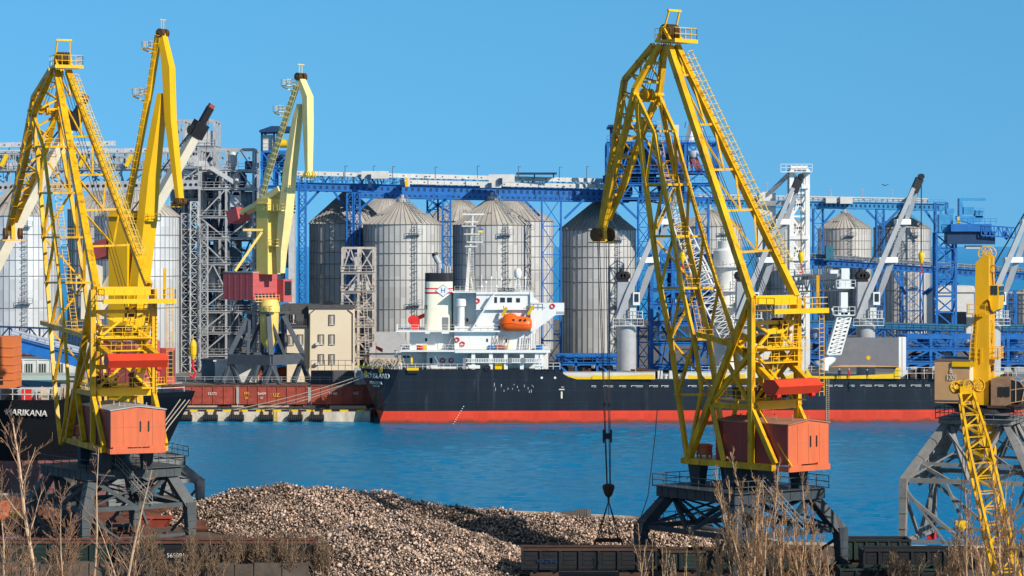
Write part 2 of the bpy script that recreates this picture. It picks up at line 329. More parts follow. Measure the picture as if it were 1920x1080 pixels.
# one sheet of water: a fine wind-rippled grid in the basin, coarse out to the horizon
wx = np.concatenate([[-15000, -3000, -600, -200], np.arange(-118, 118.1, .62), [200, 600, 3000, 15000]]); wy = np.concatenate([[60, 200, 270], np.arange(284, 545, .5), [560, 700, 1100, 2500, 8000, 40000]])
WX, WY = np.meshgrid(wx, wy); wz = np.zeros_like(WX)
for k in range(46):
    lam = 1.9*(6.5/1.9)**rng.random(); th = rng.normal(1.25, .55); kk = 2*pi/lam; amp = .0062*lam**.75; wz += amp*np.sin(kk*(WX*cos(th)+WY*sin(th))+rng.uniform(0, 2*pi))
gust = .75+.35*np.sin(WX*.045+WY*.03+1)*np.sin(WY*.06-WX*.02); inner = (np.abs(WX) < 118) & (WY > 284) & (WY < 545); wz = np.where(inner, wz*gust, 0.0)
me = bpy.data.meshes.new('water'); nxw = len(wx); nyw = len(wy); me.vertices.add(nxw*nyw); me.vertices.foreach_set('co', np.stack([WX, WY, wz], -1).reshape(-1).astype('f'))
jj, ii = np.meshgrid(np.arange(nyw-1), np.arange(nxw-1), indexing='ij'); q0 = (jj*nxw+ii); qf = np.stack([q0, q0+1, q0+nxw+1, q0+nxw], -1).reshape(-1)
me.loops.add(len(qf)); me.loops.foreach_set('vertex_index', qf.astype('i')); me.polygons.add(len(qf)//4); me.polygons.foreach_set('loop_start', np.arange(0, len(qf), 4).astype('i')); me.polygons.foreach_set('loop_total', np.full(len(qf)//4, 4, 'i')); me.polygons.foreach_set('use_smooth', np.ones(len(qf)//4, bool)); me.update(calc_edges=True)
me.materials.append(MATS['harbour_water']); o = bpy.data.objects.new('water', me); COL.objects.link(o); structure(o)
GZ = 3.0                                        # level of the near yard
EDGE = [(-400, 392), (-70, 352), (-38, 345), (18, 320), (30, 294), (42, 290.5), (300, 289)]
b = MB(); pts = [(x, y, GZ) for x, y in EDGE]+[(400, -60, GZ), (-400, -60, GZ)]
b.prism([Vector(p) for p in reversed(pts)], (0, 0, -7)); structure(b.build('ground', 'yard_dirt'))
b = MB()
for (x0, y0), (x1, y1) in zip(EDGE[:-1], EDGE[1:]): b.bar((x0, y0-.35, GZ+.12), (x1, y1-.35, GZ+.12), 0.7, 0.24)
structure(b.build('kerb', 'concrete'))
TZ = 5.5                                        # level of the silo terrace behind the far quay
b = MB(); b.box(-900, 900, 563, 1080, -4, TZ); structure(b.build('terrace_ground', 'terrace'))
QX1 = X_(694, 542)
b = MB(); b.box(-260, QX1, 542, 563, -4, 2.0); structure(b.build('quay', 'concrete'))
b = MB(); k = 0; x = -120.0
while x < QX1-1.5:
    b.box(x, x+1.7, 541.98, 542.5, 2.004, 2.34); x += 3.4
structure(b.build('kerb_yellow_marking', 'rail_yellow'))
b = MB(); x = -121.7
while x < QX1-1.5: b.box(x, x+1.7, 541.99, 542.5, 2.003, 2.33); x += 3.4
structure(b.build('kerb_black_marking', 'black_steel'))
b = MB(); b.box(-260, QX1+6, 562.2, 563.0, 2.0, TZ+.35); structure(b.build('terrace_wall', 'steel_grey'))
# tyre fenders on the far quay face: bundles of tyres threaded on a bar
FEND = [(338, 'nearest the dark ship bow'), (386, 'second from the dark ship bow'), (435, 'third from the dark ship bow'), (490, 'left of the yellow quay ladder'), (545, 'right of the yellow quay ladder'), (585, 'where the ship shadow starts')]
first = None
for px, w in FEND:
    lab = 'bundle of black tyres hung on the far quay wall, '+w
    c = V(X_(px, 542)+1, 541.25, 0.75)
    if first is None:
        t = thing('tyre_fender', lab, 'fender', c, 'tyre fenders on the far quay'); first = t
        for i in range(7):
            b = MB(); b.lathe([(.38, -.2), (.62, -.2), (.72, -.08), (.72, .08), (.62, .2), (.38, .2)], c+V((i-3)*.43, 0, 0), 14, axis=(1, 0, 0)); b.build('tyre', 'rubber', t, True)
        for sx in (-.9, .9):
            b = MB(); b.bar(c+V(sx, .5, .4), c+V(sx, .66, 1.9), .12); b.box(c.x+sx-.3, c.x+sx+.3, 541.85, 541.99, 1.2, 2.0); b.build('chain', 'dark_rust', t)
    else: dup(first, c, lab)
b = MB(); b.ladder(V(X_(517, 542), 541.9, -0.2), V(X_(517, 542), 541.9, 2.2), (1, 0, 0), .7, .4, .09); tag(b.build('quay_ladder', 'rail_yellow'), 'yellow steel ladder on the far quay wall between tyre fenders', 'ladder')
# ---------------------------------------------------------------- heap of scrap stone on the near yard
CREST = [(200, 1000), (270, 978), (330, 951), (370, 938), (420, 922), (470, 911), (520, 908), (570, 909), (640, 917), (700, 918), (740, 926), (790, 938), (830, 948), (880, 949), (950, 956), (1000, 961), (1060, 967), (1130, 971), (1200, 975), (1280, 984), (1340, 1000), (1420, 1040)]
CX = []; CZ = []; CY = []
for px, py in CREST:
    Y = 318-(px-270)/1060*26; CX.append(X_(px, Y)); CY.append(Y); CZ.append(Z_(py, Y))
def heap_z(x, y):
    zr = np.interp(x, CX, CZ, left=GZ, right=GZ); yr = np.interp(x, CX, CY)
    d = yr-y
    z1 = np.where(d >= 0, zr-0.30*d-0.25*np.sqrt(np.abs(d)), zr+0.95*d)
    r = np.hypot((x-X_(748, 274))*0.86, (y-273.5)*1.0); z2 = 8.8-0.40*r-0.5*np.exp(-r*r/6)
    wob = 0.16*np.sin(x*1.3+y*.7)+0.14*np.sin(x*.53-y*1.1+1)+.1*np.sin(2.1*x+1.7*y)
    return np.maximum(z1+wob*.6, z2+wob)
gx = np.linspace(-48, 24, 145); gy = np.linspace(252, 325, 120)
XX, YY = np.meshgrid(gx, gy); ZZ = np.maximum(heap_z(XX, YY)-0.14, GZ-.6)
nx = len(gx); vs = [(float(a), float(c), float(d)) for a, c, d in zip(XX.ravel(), YY.ravel(), ZZ.ravel())]
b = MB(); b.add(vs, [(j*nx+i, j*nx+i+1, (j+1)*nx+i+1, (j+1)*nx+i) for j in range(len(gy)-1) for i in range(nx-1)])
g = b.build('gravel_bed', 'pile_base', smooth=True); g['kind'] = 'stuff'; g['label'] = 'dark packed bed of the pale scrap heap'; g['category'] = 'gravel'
N = 150000
sx = rng.uniform(-47, 23, N); sy = rng.uniform(253, 321, N); sz = heap_z(sx, sy); k = sz > GZ+.05
sx, sy, sz = sx[k], sy[k], sz[k]
yr = np.interp(sx, CX, CY); k = sy < yr+1.2; sx, sy, sz = sx[k], sy[k], sz[k]
n = len(sx)
ico = np.array([[1, 0, 0], [-1, 0, 0], [0, 1, 0], [0, -1, 0], [0, 0, 1], [0, 0, -1]], float)
fc = np.array([[0, 2, 4], [2, 1, 4], [1, 3, 4], [3, 0, 4], [2, 0, 5], [1, 2, 5], [3, 1, 5], [0, 3, 5]])
ang = rng.uniform(0, 2*pi, (n, 3)); size = np.clip(rng.lognormal(-2.28, .36, n), .05, .28)
sc = size[:, None]*rng.uniform(.55, 1.35, (n, 3))
vv = ico[None]*sc[:, None, :]*(1+rng.uniform(-.25, .25, (n, 6, 1)))
def rot(v, a, i, j):
    c, s = np.cos(a)[:, None], np.sin(a)[:, None]; p = v[:, :, i]*c-v[:, :, j]*s; q = v[:, :, i]*s+v[:, :, j]*c
    v = v.copy(); v[:, :, i] = p; v[:, :, j] = q; return v
vv = rot(rot(rot(vv, ang[:, 0], 0, 1), ang[:, 1], 1, 2), ang[:, 2], 0, 2)
vv += np.stack([sx, sy, sz+rng.uniform(-.05, .14, n)], 1)[:, None, :]
me = bpy.data.meshes.new('gravel'); me.vertices.add(n*6); me.vertices.foreach_set('co', vv.reshape(-1).astype('f'))
ff = (fc[None]+(np.arange(n)*6)[:, None, None]).reshape(-1); me.loops.add(len(ff)); me.loops.foreach_set('vertex_index', ff.astype('i'))
me.polygons.add(n*8); me.polygons.foreach_set('loop_start', np.arange(0, n*24, 3).astype('i')); me.polygons.foreach_set('loop_total', np.full(n*8, 3, 'i'))
me.update(calc_edges=True)
patch = 1.3*np.sin(sx*.31+sy*.23)+1.2*np.sin(sx*.17-sy*.4+2)+.8*np.sin(sx*.9+sy*.6)        # dirtier and cleaner loads tipped side by side
br = np.clip(rng.lognormal(-.16, .68, n)*(1+.14*patch), .07, 2.0)
hue = rng.uniform(0, 1, n)
colr = np.stack([br*(1.0+.12*hue), br*(.97-.03*hue+0*br), br*(1.02-.22*hue), np.ones(n)], 1)
at = me.attributes.new('tint', 'FLOAT_COLOR', 'FACE'); at.data.foreach_set('color', np.repeat(colr, 8, 0).astype('f').ravel())
me.materials.append(MATS['stone']); o = bpy.data.objects.new('gravel', me); COL.objects.link(o)
tag(o, 'heap of pale pinkish scrap stone tipped on the near quay', 'gravel', kind='stuff')
# ---------------------------------------------------------------- gondola wagons
def gondola(name, label, x0, x1, y0, z0, hgt, body, rim, group, n=7, width=3.1, bogie=True, marks=None, post=None):
    t = thing(name, label, 'wagon', V((x0+x1)/2, y0+width/2, z0), group)
    fl = z0+1.15; top = z0+hgt; y1 = y0+width; th = .12
    b = MB(); b.box(x0, x1, y0, y0+th, fl, top-.2); b.box(x0, x1, y1-th, y1, fl, top-.2); b.box(x0, x0+th, y0+th, y1-th, fl, top-.2); b.box(x1-th, x1, y0+th, y1-th, fl, top-.2); b.box(x0+th, x1-th, y0+th, y1-th, fl, fl+.2)
    nb = n; w = (x1-x0)/nb
    for i in range(nb):                                      # pressed panels between the posts
        for j in range(3):
            zz = fl+.35+j*(top-.6-fl)/3; b.box(x0+i*w+.35, x0+(i+1)*w-.35, y0-.05, y0-.002, zz, zz+.28)
    for i in range(nb+1): xx = min(max(x0+i*w, x0+.1), x1-.1); b.box(xx-.1, xx+.1, y1+.003, y1+.17, fl-.1, top-.2)
    b.build('body', body, t)
    for i in range(nb+1):
        b = MB(); xx = min(max(x0+i*w, x0+.1), x1-.1); b.box(xx-.1, xx+.1, y0-.17, y0-.003, fl-.1, top-.2); b.build('post', post or body, t)
    b = MB(); b.box(x0-.03, x1+.03, y0-.16, y0+.16, top-.2, top); b.box(x0-.03, x1+.03, y1-.16, y1+.16, top-.2, top); b.box(x0-.05, x0+.2, y0+.16, y1-.16, top-.2, top); b.box(x1-.2, x1+.05, y0+.16, y1-.16, top-.2, top); b.build('rim', rim, t)
    b = MB(); b.box(x0-.3, x1+.3, y0+.9, y1-.9, fl-.35, fl-.002); b.box(x0+.02, x1-.02, y0+.05, y1-.05, fl-.12, fl-.003); b.build('underframe', 'black_steel', t)
    if bogie:
        for cx in (x0+2.3, x1-2.3):
            g = MB(); g.box(cx-1.4, cx+1.4, y0+.45, y0+.7, z0+.35, z0+.75); g.box(cx-1.4, cx+1.4, y1-.7, y1-.45, z0+.35, z0+.75); g.box(cx-.3, cx+.3, y0+.7, y1-.7, z0+.4, z0+.8); bo = g.build('bogie', 'dark_rust', t)
            for dx in (-.92, .92):
                for yy in (y0+.75, y1-.75):
                    g = MB(); g.lathe([(.46, -.07), (.48, 0), (.44, .07)], (cx+dx, yy, z0+.48), 16, axis=(0, 1, 0)); g.build('wheel', 'steel_blue_grey', bo, True)
    for px, z, body_t, sz, mm in (marks or []): text('lettering', body_t, mm, t, V(px, y0-.2, z), sz, (1, 0, 0), (0, 0, 1))
    return t
YW = 548.0; ZW = 2.0
sp = X_(440, YW)-X_(302, YW)
XA = [(302, 440), (448, 575), (583, 720)]
lab = ['rust red open wagon on the far quay nearest the dark ship bow', 'rust red open wagon on the far quay with yellow graffiti', 'rust red open wagon on the far quay in the shadow of the big ship']
for (p0, p1), l_ in zip(XA, lab):
    x0, x1 = X_(p0, YW), X_(p1, YW)
    mk = []
    if p0 == 302: mk = [(X_(398, YW), 5.3, '55273', .75, 'white_letters')]
    if p0 == 448: mk = [(X_(462, YW), 5.4, '545', .7, 'rail_yellow'), (X_(462, YW), 4.4, '20', .7, 'rail_yellow'), (X_(491, YW), 5.3, '56409', .7, 'white_letters'), (X_(491, YW), 4.4, '07', .6, 'white_letters'), (X_(518, YW), 5.0, 'UZ', 1.0, 'rail_yellow')]
    if p0 == 583: mk = [(X_(625, YW), 5.3, '57480', .7, 'white_letters'), (X_(668, YW), 5.4, 'UZ', .8, 'white_letters')]
    gondola('gondola_wagon', l_, x0, x1, YW, ZW, 5.0, 'wagon_red', 'rim_rust', 'rust red wagons on the far quay', 7, marks=mk)
for (p0, p1), l_ in zip([(520, 590), (592, 625), (438, 515)], ['rust red wagon top showing between the legs of the pale yellow crane', 'rust red wagon top right of the pale yellow crane leg', 'rust red wagon top left of the pale yellow crane leg']):
    x0, x1 = X_(p0, 597), X_(p1, 597)
    gondola('gondola_wagon', l_, x0, x1, 597, TZ-1.1, 4.0, 'wagon_red', 'rim_rust', 'rust red wagons on the terrace', 4, bogie=False)
YN = 267.0
x0, x1 = X_(-60, YN), X_(208, YN); gondola('gondola_wagon', 'green open wagon with a rusty rim beneath the left crane, between bare trees', x0, x1, YN, GZ, 3.25, 'wagon_green', 'rim_rust', 'wagons on the near yard', 7, post='wagon_green')
x0, x1 = X_(222, YN), X_(592, YN); gondola('gondola_wagon', 'black open wagon with green posts and white number, half buried in brush', x0, x1, YN, GZ, 3.25, 'wagon_black', 'rim_rust', 'wagons on the near yard', 9, post='wagon_green', marks=[(X_(336, YN), 4.85, '56509134', .62, 'yellow_green_letters'), (X_(336, YN), 4.1, '22', .4, 'yellow_green_letters')])
YN2 = 262.0
x0, x1 = X_(977, YN2), X_(1232, YN2); gondola('gondola_wagon', 'black open wagon in front of the pale heap, under the hanging beam', x0, x1, YN2, GZ, 3.1, 'wagon_black', 'dark_rust', 'wagons on the near yard', 7, marks=[(X_(1026, YN2), 4.9, '60527842', .5, 'terminal_dark_blue')])
x0, x1 = X_(1240, YN2), X_(1520, YN2); gondola('gondola_wagon', 'dark green open wagon between the legs of the big right crane', x0, x1, YN2, GZ, 2.9, 'wagon_green', 'dark_rust', 'wagons on the near yard', 8, post='wagon_black')
gondola('gondola_wagon', 'dark open wagon right of the big crane leg, furthest of three', X_(1582, 270), X_(1708, 270), 270, GZ, 3.1, 'wagon_green', 'black_steel', 'wagons on the near yard', 6)
gondola('gondola_wagon', 'dark open wagon in front of the grey crane foot, middle one of three', X_(1618, 263), X_(1832, 263), 263, GZ, 2.9, 'wagon_black', 'black_steel', 'wagons on the near yard', 7)
gondola('gondola_wagon', 'dark open wagon at the bottom edge right of the big crane leg', X_(1575, 257), X_(1760, 257), 257, GZ, 1.75, 'wagon_black', 'wagon_green', 'wagons on the near yard', 6)
# rough concrete wall and timber stacks on the near yard
b = MB(); x = X_(-40, 261)
while x < X_(560, 261):
    w = random.uniform(1.8, 3.2); hh = 4.85+random.uniform(-.2, .15); b.hexa([(x+.04, 260.6, GZ-.3), (x+w-.04, 260.6, GZ-.3), (x+w-.04, 261.6, GZ-.3), (x+.04, 261.6, GZ-.3)], [(x+.06, 260.7, hh), (x+w-.06, 260.7, hh+random.uniform(-.12, .12)), (x+w-.06, 261.5, hh), (x+.06, 261.5, hh)]); x += w
tag(b.build('concrete_block_wall', 'concrete_dark'), 'low wall of dark broken concrete blocks at the lower left edge', 'wall')
b = MB()
for i in range(46):
    x = X_(1640, 279)+random.uniform(0, 6.6); y = 278+random.uniform(0, 3); z = GZ+.1+random.uniform(0, .75)*(1-abs(x-X_(1690, 279))/8)
    b.tube((x-2.0, y+random.uniform(-.5, .5), z), (x+2.0, y+random.uniform(-.5, .5), z+random.uniform(-.1, .1)), random.uniform(.08, .16), 6)
tag(b.build('timber_stack', 'dark_rust'), 'stack of dark poles and scrap bars beside the red crane bogies', 'timber stack')
for i, (px, r, l_) in enumerate([(1066, .55, 'ribbed brown drum lying half buried on the heap crest, smaller one'), (1093, .8, 'ribbed brown drum lying on the heap crest, larger one')]):
    Yd = 300.5; c = P(px, 967, Yd); prof = []
    for k in range(13): prof.append((r*(1.0 if k % 2 else .93), -.8+k*.133))
    b = MB(); b.lathe(prof, c, 18, axis=(1, -.25, .12)); tag(b.build('drum', 'roof_brown', None, True), l_, 'drum', 'drums on the heap')
b = MB(); c = P(398, 1037, 264)
b.add([c+V(random.uniform(-.5, .5)+.25*i, random.uniform(-.1, .3), random.uniform(-.3, .35)) for i in range(6)], [(0, 1, 2), (1, 3, 2), (2, 3, 4), (3, 5, 4)])
tag(b.build('torn_sack', 'white_panel'), 'white torn plastic sack caught in the dry brush', 'sack')
c = P(14, 1010, 275); b = MB(); vs = []
for j in range(7):
    for i in range(9): u = i/8-.5; w = j/6-.5; vs.append(c+V(u*4.2, w*2.4, .75*math.cos(u*2.6)*math.cos(w*2.6)+random.uniform(-.12, .12)-.5))
b.add(vs, [(j*9+i, j*9+i+1, (j+1)*9+i+1, (j+1)*9+i) for j in range(6) for i in range(8)]); b.add([c+V(-2.1, -1.2, -1.0), c+V(2.1, -1.2, -1.0), c+V(2.1, 1.2, -1.0), c+V(-2.1, 1.2, -1.0)], [(3, 2, 1, 0)])
tag(b.build('tarpaulin', 'tarp_blue'), 'crumpled blue tarpaulin over a load at the left edge', 'tarpaulin')
t = thing('mooring_winch', 'salmon coloured mooring winch on the near quay beside the dark hull', 'winch', P(8, 955, 320)); c = P(8, 955, 320)
b = MB(); b.box(c.x-1.2, c.x+.6, 319.4, 320.6, c.z-1.2, c.z+1.0); b.build('housing', 'orange_house', t); b = MB(); b.lathe([(.5, -.5), (.5, -.4), (.3, -.35), (.3, .35), (.5, .4), (.5, .5)], c+V(1.3, 0, -.6), 12, axis=(1, 0, 0)); b.build('winch_drum', 'rail_yellow', t)
# shore gear under the left crane: buckets, steel plates and a slanted rusty sheet
for px, py, w_, h_, mm, l_ in [(166, 915, 1.6, 3.4, 'rim_rust', 'rusty steel grab leaning under the left crane'), (130, 905, 2.2, 3.0, 'portal_grey', 'grey steel bucket standing under the left crane'), (285, 975, 5.0, 1.2, 'wagon_red', 'low rust red skip behind the left crane leg'), (110, 975, 3.0, .9, 'rim_rust', 'flat rusty scrap tray under the left crane')]:
    c = P(px, py, 312); zb = GZ if py > 950 else c.z-h_/2
    b = MB(); b.hexa([(c.x-w_/2*.7, 311.4, zb), (c.x+w_/2*.7, 311.4, zb), (c.x+w_/2*.7, 312.6, zb), (c.x-w_/2*.7, 312.6, zb)], [(c.x-w_/2, 311, zb+h_), (c.x+w_/2, 311, zb+h_), (c.x+w_/2, 313, zb+h_), (c.x-w_/2, 313, zb+h_)])
    for s_ in (-1, 1): b.bar((c.x+s_*w_/2, 311, zb+h_), (c.x+s_*w_*.35, 311.3, zb), .14)
    if zb > GZ+.1: b.box(c.x-.8, c.x+.8, 311.5, 312.5, GZ, zb)
    b.box(c.x-w_/2-.1, c.x+w_/2+.1, 310.9, 311.1, zb+h_-.2, zb+h_+.05)
    tag(b.build('scrap_skip' if py > 950 else 'scrap_bucket', mm), l_, 'scrap container')
b = MB()
for k in range(170):
    px = random.uniform(-20, 360); Yk = random.uniform(276, 338); c = V(X_(px, Yk), Yk, GZ); r_ = random.random()
    if r_ < .4: b.box(c.x, c.x+random.uniform(.4, 2.2), Yk, Yk+random.uniform(.4, 1.2), GZ, GZ+random.uniform(.2, 1.1))
    elif r_ < .75: b.bar(c+V(0, 0, .1), c+V(random.uniform(-3.5, 3.5), random.uniform(-1, 1), random.uniform(.1, .9)), random.uniform(.1, .3))
    else: b.tube(c+V(0, 0, .35), c+V(random.uniform(.8, 2.5), random.uniform(-.4, .4), .35), random.uniform(.2, .4), 8)
o = b.build('yard_scrap', 'rim_rust'); tag(o, 'jumble of rusty scrap and timber on the ground under the left crane', 'scrap', kind='stuff')
# ================================================================ the two big lattice portal cranes (double-link jibs)
def interp_chain(ch, y):      # chain of (px,py,v) -> (px,py,v) at picture height y
    ys = [c[1] for c in ch]
    return tuple(np.interp(y, ys, [c[i] for c in ch]) for i in (0, 1, 2))
def sheave(mb, c, r, w, axis, hub=True):
    mb.lathe([(r*.72, -w*.5), (r, -w*.5), (r, -w*.3), (r*.86, 0), (r, w*.3), (r, w*.5), (r*.72, w*.5)], c, 18, axis=axis)
    return mb
def portal(t, cx, cy, psi, s, a, zt, zk, zf, m_dark, lw=1.08, sill=True, wheels='dark_rust', up=.55):
    e1 = V(cos(psi), sin(psi), 0); e2 = V(-sin(psi), cos(psi), 0); C = V(cx, cy, 0)
    q = lambda i, j, d, z: C+e1*(i*d/2)+e2*(j*d/2)+ZUP*z
    cor = [(-1, -1), (1, -1), (1, 1), (-1, 1)]
    for i, j in cor:                                        # cranked box legs with stiffener collars
        b = MB(); top = q(i, j, a*.92, zt+.05); kn = q(i, j, s, zk); ft = q(i, j, s*1.015, zf+.85)
        b.bar(top, kn, lw, lw*.8, up=e2, w2=lw*1.1, h2=lw); b.bar(kn+ZUP*.35, ft, lw*1.1, lw, up=e2, w2=lw*.85, h2=lw*.8)
        for k in (.3, .6): c0 = top.lerp(kn, k); d = (kn-top).normalized(); b.bar(c0-d*.04, c0+d*.04, lw*1.16, lw*1.03, up=e2)
        for k in (.25, .5, .75): c0 = kn.lerp(ft, k); d = (ft-kn).normalized(); b.bar(c0-d*.04, c0+d*.04, lw*1.14, lw*1.06, up=e2)
        lg = b.build('leg', m_dark, t)
        b = MB(); b.hexa([q(i, j, s*1.015, zf)+e1*x+e2*y for x, y in ((-1.5, -.4), (1.5, -.4), (1.5, .4), (-1.5, .4))], [q(i, j, s*1.015, zf+.9)+e1*x+e2*y for x, y in ((-.9, -.4), (.9, -.4), (.9, .4), (-.9, .4))])
        b.build('bogie', wheels, lg)
    b = MB()                                                # top ring girder
    for k in range(4):
        p0 = q(*cor[k], a, zt+up); p1 = q(*cor[(k+1) % 4], a, zt+up); d = (p1-p0).normalized(); b.bar(p0-d*.45, p1+d*.45, .8, 2*up-.12)
        for n in range(1, 8): c0 = p0.lerp(p1, n/8); b.bar(c0-ZUP*(up-.08), c0+ZUP*(up-.08), .9, .1, up=d)
    for i in (-1, 1):
        b.bar(q(i*.35, -1, a*.93, zt+up), q(i*.35, 1, a*.93, zt+up), .6, .9); b.bar(q(-1, i*.35, a*.9, zt+up-.03), q(1, i*.35, a*.9, zt+up-.03), .55, .8)
    b.build('ring_girder', m_dark, t)
    b = MB(); A = a/2+.75
    b.hexa([q(i, j, 2*A, zt+2*up+.0) for i, j in cor], [q(i, j, 2*A, zt+2*up+.09) for i, j in cor]); b.build('deck', m_dark, t)
    b = MB(); b.rail([q(i, j, 2*A-.1, zt+2*up+.09) for i, j in cor+cor[:1]], 1.15, 1.9, .07); b.build('railing', 'portal_grey', t)
    b = MB()
    if sill:
        for k in range(4):
            i, j = cor[k]; i2, j2 = cor[(k+1) % 4]; zb = zk+.15
            p0 = q(i, j, s*.97, zb); p1 = q(i2, j2, s*.97, zb); m = p0.lerp(p1, .5); b.bar(p0, p1, .38, .5)
            b.bar(q(i, j, a*.85, zt), m, .42, .42); b.bar(q(i2, j2, a*.85, zt), m, .42, .42)
            b.bar(p0.lerp(p1, .04), p0.lerp(p1, .26)-ZUP*(zb-zf-1.2), .3, .3) if k % 2 == 0 else b.bar(p0.lerp(p1, .96), p0.lerp(p1, .74)-ZUP*(zb-zf-1.2), .3, .3)
            b.bar(q(i, j, s*.97, zf+1.0), q(i2, j2, s*.97, zf+1.0), .3, .35) if k % 2 == 0 else None
        b.rail([q(-1, 1, s*.9, zk+.4), q(1, 1, s*.9, zk+.4)], 1.1, 1.6, .06)
        for k in range(4):
            i, j = cor[k]; i2, j2 = cor[(k+1) % 4]; b.bar(q(i, j, a*.8, zt), q(i2, j2, s*.95, zk+.3), .2); b.bar(q(i2, j2, a*.8, zt), q(i, j, s*.95, zk+.3), .2); b.bar(q(i, j, s, zk-.5), q(i, j, s*1.01, zf+1).lerp(q(i2, j2, s*1.01, zf+1), .33), .24)
    b.build('brace', m_dark, t)
    b = MB(); p0 = q(-.45, -1, a+1.0, zt+1.9); p1 = q(.25, -1, s, zk+.4); b.ladder(p0, p1, e2, .8, .35, .08); b.rail([p0-e2*.4, p1-e2*.4], 1.0, 1.2, .06); b.build('stair', 'portal_light', t)
    return q
def lattice_crane(label, px, Y, phi, D, ppx, pY, psi, ps, pa, leg_m, group, hook=True):
    f = Frame(px, Y, phi); at = f.at; w = f.w
    t = thing('portal_crane', label, 'crane', V(X_(ppx, pY), pY, GZ), group)
    zb = 13.7; uf = D.get('uf', 5.0); ur_ = D.get('ur', -8.9)
    portal(t, X_(ppx, pY), pY, psi, ps, pa, 10.35, 7.15, GZ, leg_m)
    b = MB(); b.lathe([(2.2, 11.5), (1.7, 12.4), (1.9, zb)], (f.X, f.Y, 0), 20); b.build('slewing_column', 'portal_dark', t, True)
    for u, v in ((4.0, -2.3), (4.0, 2.3), (-5.5, -2.3), (-5.5, 2.3)):
        b = MB(); c = w(u, v, 0); b.hexa([c+f.F*x+f.R*y+ZUP*11.5 for x, y in ((-.5, -.5), (.5, -.5), (.5, .5), (-.5, .5))], [c+f.F*x+f.R*y+ZUP*zb for x, y in ((-.9, -.6), (.9, -.6), (.9, .6), (-.9, .6))]); b.build('roller_bracket', 'portal_dark', t)
    hx = 3.0
    def fbox(b, u0, u1, v0, v1, z0, z1): b.hexa([w(u0, v0, z0), w(u1, v0, z0), w(u1, v1, z0), w(u0, v1, z0)], [w(u0, v0, z1), w(u1, v0, z1), w(u1, v1, z1), w(u0, v1, z1)]); return b
    b = MB(); fbox(b, ur_+1.5, uf, -3.72, -hx-.13, zb, zb+.62); fbox(b, ur_+1.5, uf, hx+.13, 3.72, zb, zb+.62); fbox(b, uf-.5, uf+.4, -hx-.12, hx+.12, zb+.05, zb+.58); fbox(b, -1, 0, -hx-.12, hx+.12, zb+.04, zb+.5); fbox(b, ur_+1.5, uf-.5, -hx-.12, hx+.12, zb+.5, zb+.56)
    b.lathe([(.55, 0), (.55, .45)], w(uf-.3, -3.4, zb+.08), 14); b.build('platform', 'yellow_paint', t)
    u0, u1, z0, z1 = ur_, D.get('uh', .85), zb+.62, 18.25              # machine house
    b = MB(); prof = [(-hx, z0), (hx, z0), (hx, z1), (0, z1+.38), (-hx, z1)]
    b.prism([w(u0, v, z) for v, z in prof][::-1], w(u1, 0, 0)-w(u0, 0, 0)); hs = b.build('machine_house', 'orange_house', t)
    b = MB()
    for sgn in (-1, 1): b.hexa([w(u0-.15, sgn*(hx+.12), z1-.02), w(u1+.1, sgn*(hx+.12), z1-.02), w(u1+.1, 0, z1+.385), w(u0-.15, 0, z1+.385)][::sgn], [w(u0-.15, sgn*(hx+.12), z1+.08), w(u1+.1, sgn*(hx+.12), z1+.08), w(u1+.1, 0, z1+.48), w(u0-.15, 0, z1+.48)][::sgn])
    for uu in (u0+1, u0+3.2, u0+5.6, u0+8): b.bar(w(uu, -1.2, z1+.3), w(uu, -1.2, z1+.75), .1); b.bar(w(uu, 1.2, z1+.3), w(uu, 1.2, z1+.75), .1)
    b.build('roof', D.get('roof', 'roof_dusty'), hs)
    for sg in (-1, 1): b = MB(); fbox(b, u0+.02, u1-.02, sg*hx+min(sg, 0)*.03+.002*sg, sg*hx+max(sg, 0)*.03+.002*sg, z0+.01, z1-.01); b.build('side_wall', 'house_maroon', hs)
    b = MB()
    for v in (-hx+.02, -1.6, 0, 1.6, hx-.02): fbox(b, u0-.03, u0-.003, v-.015, v+.015, z0, z1)
    fbox(b, u0-.02, u0-.002, -hx, hx, z0+2.1, z0+2.14)
    for uu in (u0+1.9, u0+4.1, u0+6.3, u0+8.5): fbox(b, uu-.02, uu+.02, -hx-.06, -hx-.034, z0, z1)
    b.build('panel_seam', 'roof_dusty', hs)
    for v in (.25, 1.15): b = MB(); fbox(b, u0-.1, u0-.004, v-.06, v+.06, z0+1.65, z0+2.75); b.build('handle', 'black_steel', hs)
    b = MB(); fbox(b, u0-.22, u0-.004, -hx, hx, zb-.06, zb+.5); fbox(b, u0-.2, u0+1.4, -hx-.12, -hx-.004, zb-.05, zb+.5); fbox(b, u0-.16, u0-.003, -hx+.2, -1.2, zb+.5, zb+.72); fbox(b, u0-.17, u0-.003, 1.2, hx-.2, zb+.5, zb+.72); b.build('skirt', 'orange_house', hs)
    if D.get('mark'): text('lettering', D['mark'], 'roof_dusty', t, w(-6.5, -hx-.04, z0+2.2), 1.1, -f.F*-1 if False else -f.F*-1*-1, ZUP, sx=1)
    c = w(uf-1.6, -hx+1.0, zb+.56)                              # luffing motor drum on the deck
    b = MB(); b.lathe([(.85, .35), (.85, .5), (.8, .55), (.8, 1.15), (.88, 1.2), (.88, 1.3), (.6, 1.45)], c, 18)
    for k in range(6): b.bar(c+V(cos(k)*.7, sin(k)*.7, 0), c+V(cos(k)*.7, sin(k)*.7, .36), .14)
    b.build('slewing_motor', 'orange_house', t, True)
    # --- A-frame tower
    T = D['tower']; pt = lambda k, v: at(T[k][0] if v < 0 else T[k][0]+D['dv3'], T[k][1], v)
    uT, zT = f.uz(*T['top'], -3.0); uJ, zJ = f.uz(*T['knee'], -3.0); uF = uf-.7
